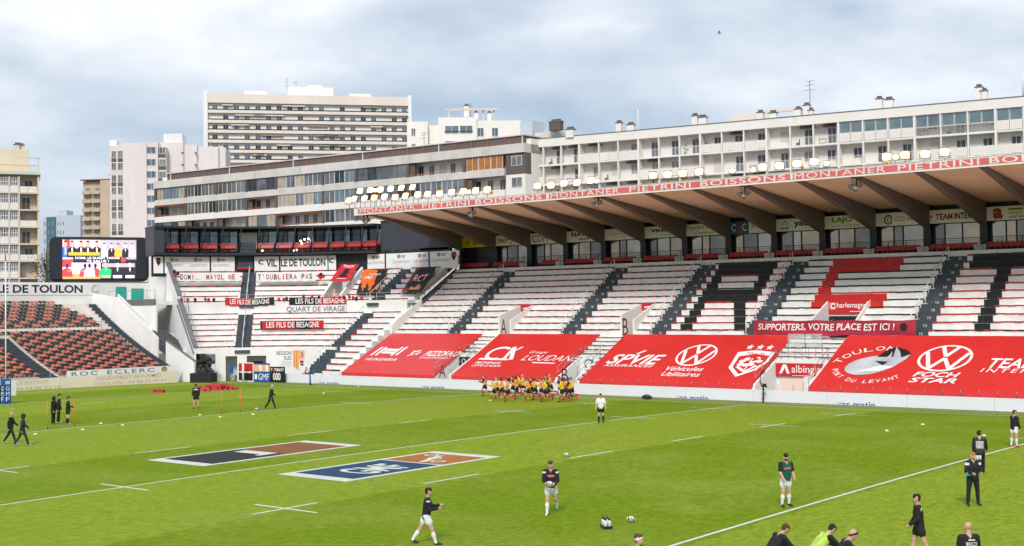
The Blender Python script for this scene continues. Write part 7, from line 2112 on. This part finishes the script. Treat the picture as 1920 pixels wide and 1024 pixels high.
# corner flags and boards in the far corner
def corner_flag(px, py, lean_, lab):
    g_ = ground(px, py); o = thing('corner_flag', lab, 'flag', tuple(g_), 0, 'padded corner flags')
    MB().tube([(0, 0, 0), (-0.12*lean_, 0, 1.35)], 0.09, 10).build('padded_post', 'blue_pad', o, local=True)
    m = MB().grid(6, 4, lambda u, v: Vector((-0.12*lean_-0.05-0.75*u+0.3*u, 0.06*math.sin(u*6), 1.30+0.62*v-0.1*u)), 0, True); m.build('flag', 'white_cloth', o, local=True)
    MB().tube([(-0.12*lean_, 0, 1.3), (-0.16*lean_, 0, 1.98)], 0.03, 6).build('pole', 'rail_white', o, local=True)
    m = MB(); ring2d(m, -0.45, 1.6, 0.14, 0.2, 0.08, 0.1, lambda u, v: Vector((u, -0.08, v)), 0, 10); m.build('emblem', 'red_sign', o, local=True)
    m = MB(); text(m, 'GMF', lambda u, v: Vector((-0.06*lean_-0.05+0.1*v, -0.10, 0.25+0.8*u)), 0, 1, 0, 1, 0, 0.02); m.build('lettering', 'tarp_text', o, local=True)
corner_flag(582, 722.5, 1, 'blue padded corner flag in front of the white board at the far corner')
g_ = ground(456, 717); o = thing('corner_pole', 'plain white corner pole in front of the red and black board', 'pole', tuple(g_)); MB().tube([(0, 0, 0), (0, 0, 1.95)], 0.11, 10).build('shaft', 'rail_white', o, local=True); MB().tube([(0, 0, 1.95), (0, 0, 2.15)], [0.10, 0.05], 10).build('tip', 'white_cloth', o, local=True)
def small_board(px0, px1, py, h, m_, lab, draw, mats, wob=0.0):
    a = Vector(hit(px0, py, 2, 0)); b_ = Vector(hit(px1, py+0.8, 2, 0)); d = (b_-a); L0 = d.length; d.normalize(); t = math.atan2(d.y, d.x)
    o = thing('pitch_board', lab, 'hoarding', tuple(a), t, 'small boards in the far corner')
    MB().box(0, L0, -0.02, 0.05, 0.0, h).build('board', m_, o, local=True); m = MB()
    draw(m, lambda u, v: Vector((u*L0, -0.026, v*h)), lambda u, v: Vector((u*L0, -0.032, v*h))); m.build('print', mats, o, local=True)
    MB().tube([(L0*0.2, 0.05, h*0.8), (L0*0.2, 0.6, 0)], 0.02, 5).tube([(L0*0.8, 0.05, h*0.8), (L0*0.8, 0.6, 0)], 0.02, 5).build('strut', 'rail_grey', o, local=True)
RQ = lambda m, f, a, b_, c_, d_, mi: shape(m, [(a, c_), (b_, c_), (b_, d_), (a, d_)], f, mi)
small_board(447, 475.5, 715.5, 2.0, 'white_panel', 'white board with red and black halves in the far corner', lambda m, f, g: (RQ(m, f, .04, .96, .52, .95, 0), RQ(m, f, .04, .96, .06, .5, 1), RQ(m, g, .1, .85, .46, .53, 2)), ['red_sign', 'cl_black', 'white_panel'])
small_board(476.5, 506, 716.3, 1.95, 'blue_pad', 'blue board lettered GMF with an orange top between two others in the corner', lambda m, f, g: (RQ(m, f, 0, 1, .56, .92, 0), RQ(m, g, .35, .5, .58, .9, 1), RQ(m, g, .75, .9, .58, .9, 1), text(m, 'GMF', f, .28, .95, .12, .45, 2, 0.0), RQ(m, f, .05, .2, .15, .42, 2)), ['pale_orange', 'white_panel', 'tarp_text'])
small_board(507, 534, 717, 1.6, 'plinth_black', 'black board with white watch maker lettering in the far corner', lambda m, f, g: (RQ(m, f, .16, .26, .72, .88, 1), text(m, 'T', f, .05, .15, .72, .9, 0, 0.03), text(m, 'TISSOT', f, .28, .95, .72, .9, 0, 0.03), text(m, '000', f, .2, .72, .15, .62, 0, 0.02)), ['tarp_text', 'red_sign'])
# television camera on its black plinth, and two small remote cameras
g_ = Vector(hit(381, 717.5, 2, 0)); o = thing('tv_camera_platform', 'television camera under black covers on a black plinth in the far corner', 'camera', tuple(g_), R_(30))
MB().box(-1.15, 1.15, -0.7, 0.9, 0, 1.0).build('plinth', 'plinth_black', o, local=True); MB().tube([(-0.5, 0.2, 1.15), (0, 0.2, 1.9)], 0.06, 6).tube([(0.5, 0.2, 1.15), (0, 0.2, 1.9)], 0.06, 6).tube([(0, 0.8, 1.15), (0, 0.2, 1.9)], 0.06, 6).build('tripod', 'cl_black', o, local=True)
m = MB(); rg = random.Random(2)
for i in range(9): m.ball((rg.uniform(-0.6, 0.6), rg.uniform(-0.1, 0.4), rg.uniform(1.7, 2.6)), rg.uniform(.2, .38), rg.uniform(.2, .3), rg.uniform(.15, .3), 9, 6)
m.build('cover', 'black_cloth', o, local=True); MB().box(0.4, 1.15, 0.0, 0.35, 1.9, 2.25).build('lens_box', 'cl_char', o, local=True)
g_ = Vector(hit(432, 712, 2, 0)); tag(MB().hexa([(-1.4, -0.9, 0), (2.2, -0.9, 0), (2.2, 0.9, 0), (-1.4, 0.9, 0)], [(-1.2, -0.4, 1.5), (0.2, -0.4, 0.9), (0.2, 0.9, 0.9), (-1.2, 0.9, 1.5)]).box(0.2, 0.9, -0.6, 0.8, 0.3, 0.75).box(0.9, 1.5, -0.7, 0.8, 0.2, 0.5).build('green_steps', 'pale_green', loc=g_), 'pale green stepped block beside the television camera plinth', 'steps').rotation_euler = (0, 0, R_(10))
for px, py, lab in ((1431, 757, 'slim black remote camera post before the stairwell marked C'), (951, 741, 'small dark remote camera post behind the runners')):
    g_ = ground(px, py) if py < 750 else Vector(hit(px, py, 1, 2.2)); g_.z = 0.0
    o = thing('remote_camera', lab, 'camera', tuple(g_), 0.4, 'remote cameras by the touchline')
    m = MB().tube([(0, 0, 0), (0.03, 0, 1.2)], 0.055, 8)
    for j in range(3): m.tube([(0.01*j, 0, 0.25+0.35*j), (0.01*j+.003, 0, 0.36+0.35*j)], 0.08, 8)
    m.build('post', 'cl_char', o, local=True); MB().box(-0.02, 0.26, -0.12, 0.12, 1.2, 1.42).tube([(0.1, -0.1, 1.3), (0.3, -0.3, 1.2)], 0.06, 8).build('camera_head', 'cl_black', o, local=True); MB().tube([(0, 0, 1.4), (-0.2, 0, 1.6), (-0.35, 0, 1.5)], 0.02, 6).build('arm', 'cl_char', o, local=True)
g_ = Vector(hit(1213, 750, 1, 1.2)); g_.z = 0.0
o = thing('kit_bag', 'dark kit bag lying on the far touchline', 'bag', tuple(g_)); MB().ball((0, 0, 0.16), 0.5, 0.22, 0.18, 12, 8).build('body', 'cl_char', o, local=True); MB().tube([(-0.25, 0, 0.28), (0, 0, 0.42), (0.25, 0, 0.28)], 0.02, 6).build('strap', 'cl_black', o, local=True)
# gull
q = at_depth(1349, 62, 120); o = thing('gull', 'small gull flying high in the cloudy sky', 'bird', tuple(q), 0.4)
MB().ball((0, 0, 0), 0.20, 0.07, 0.06, 10, 6).ball((-0.2, 0, 0.03), 0.06, 0.045, 0.045, 8, 6).build('body', 'cl_grey', o, local=True)
for s_ in (-1, 1): MB().add([(-0.1, s_*0.04, 0.03), (0.1, s_*0.04, 0.03), (0.08, s_*0.32, 0.14), (-0.05, s_*0.34, 0.15), (0.16, s_*0.62, 0.05)], [(0, 1, 2, 3), (3, 2, 4)]).build('wing', 'cl_grey', o, local=True)
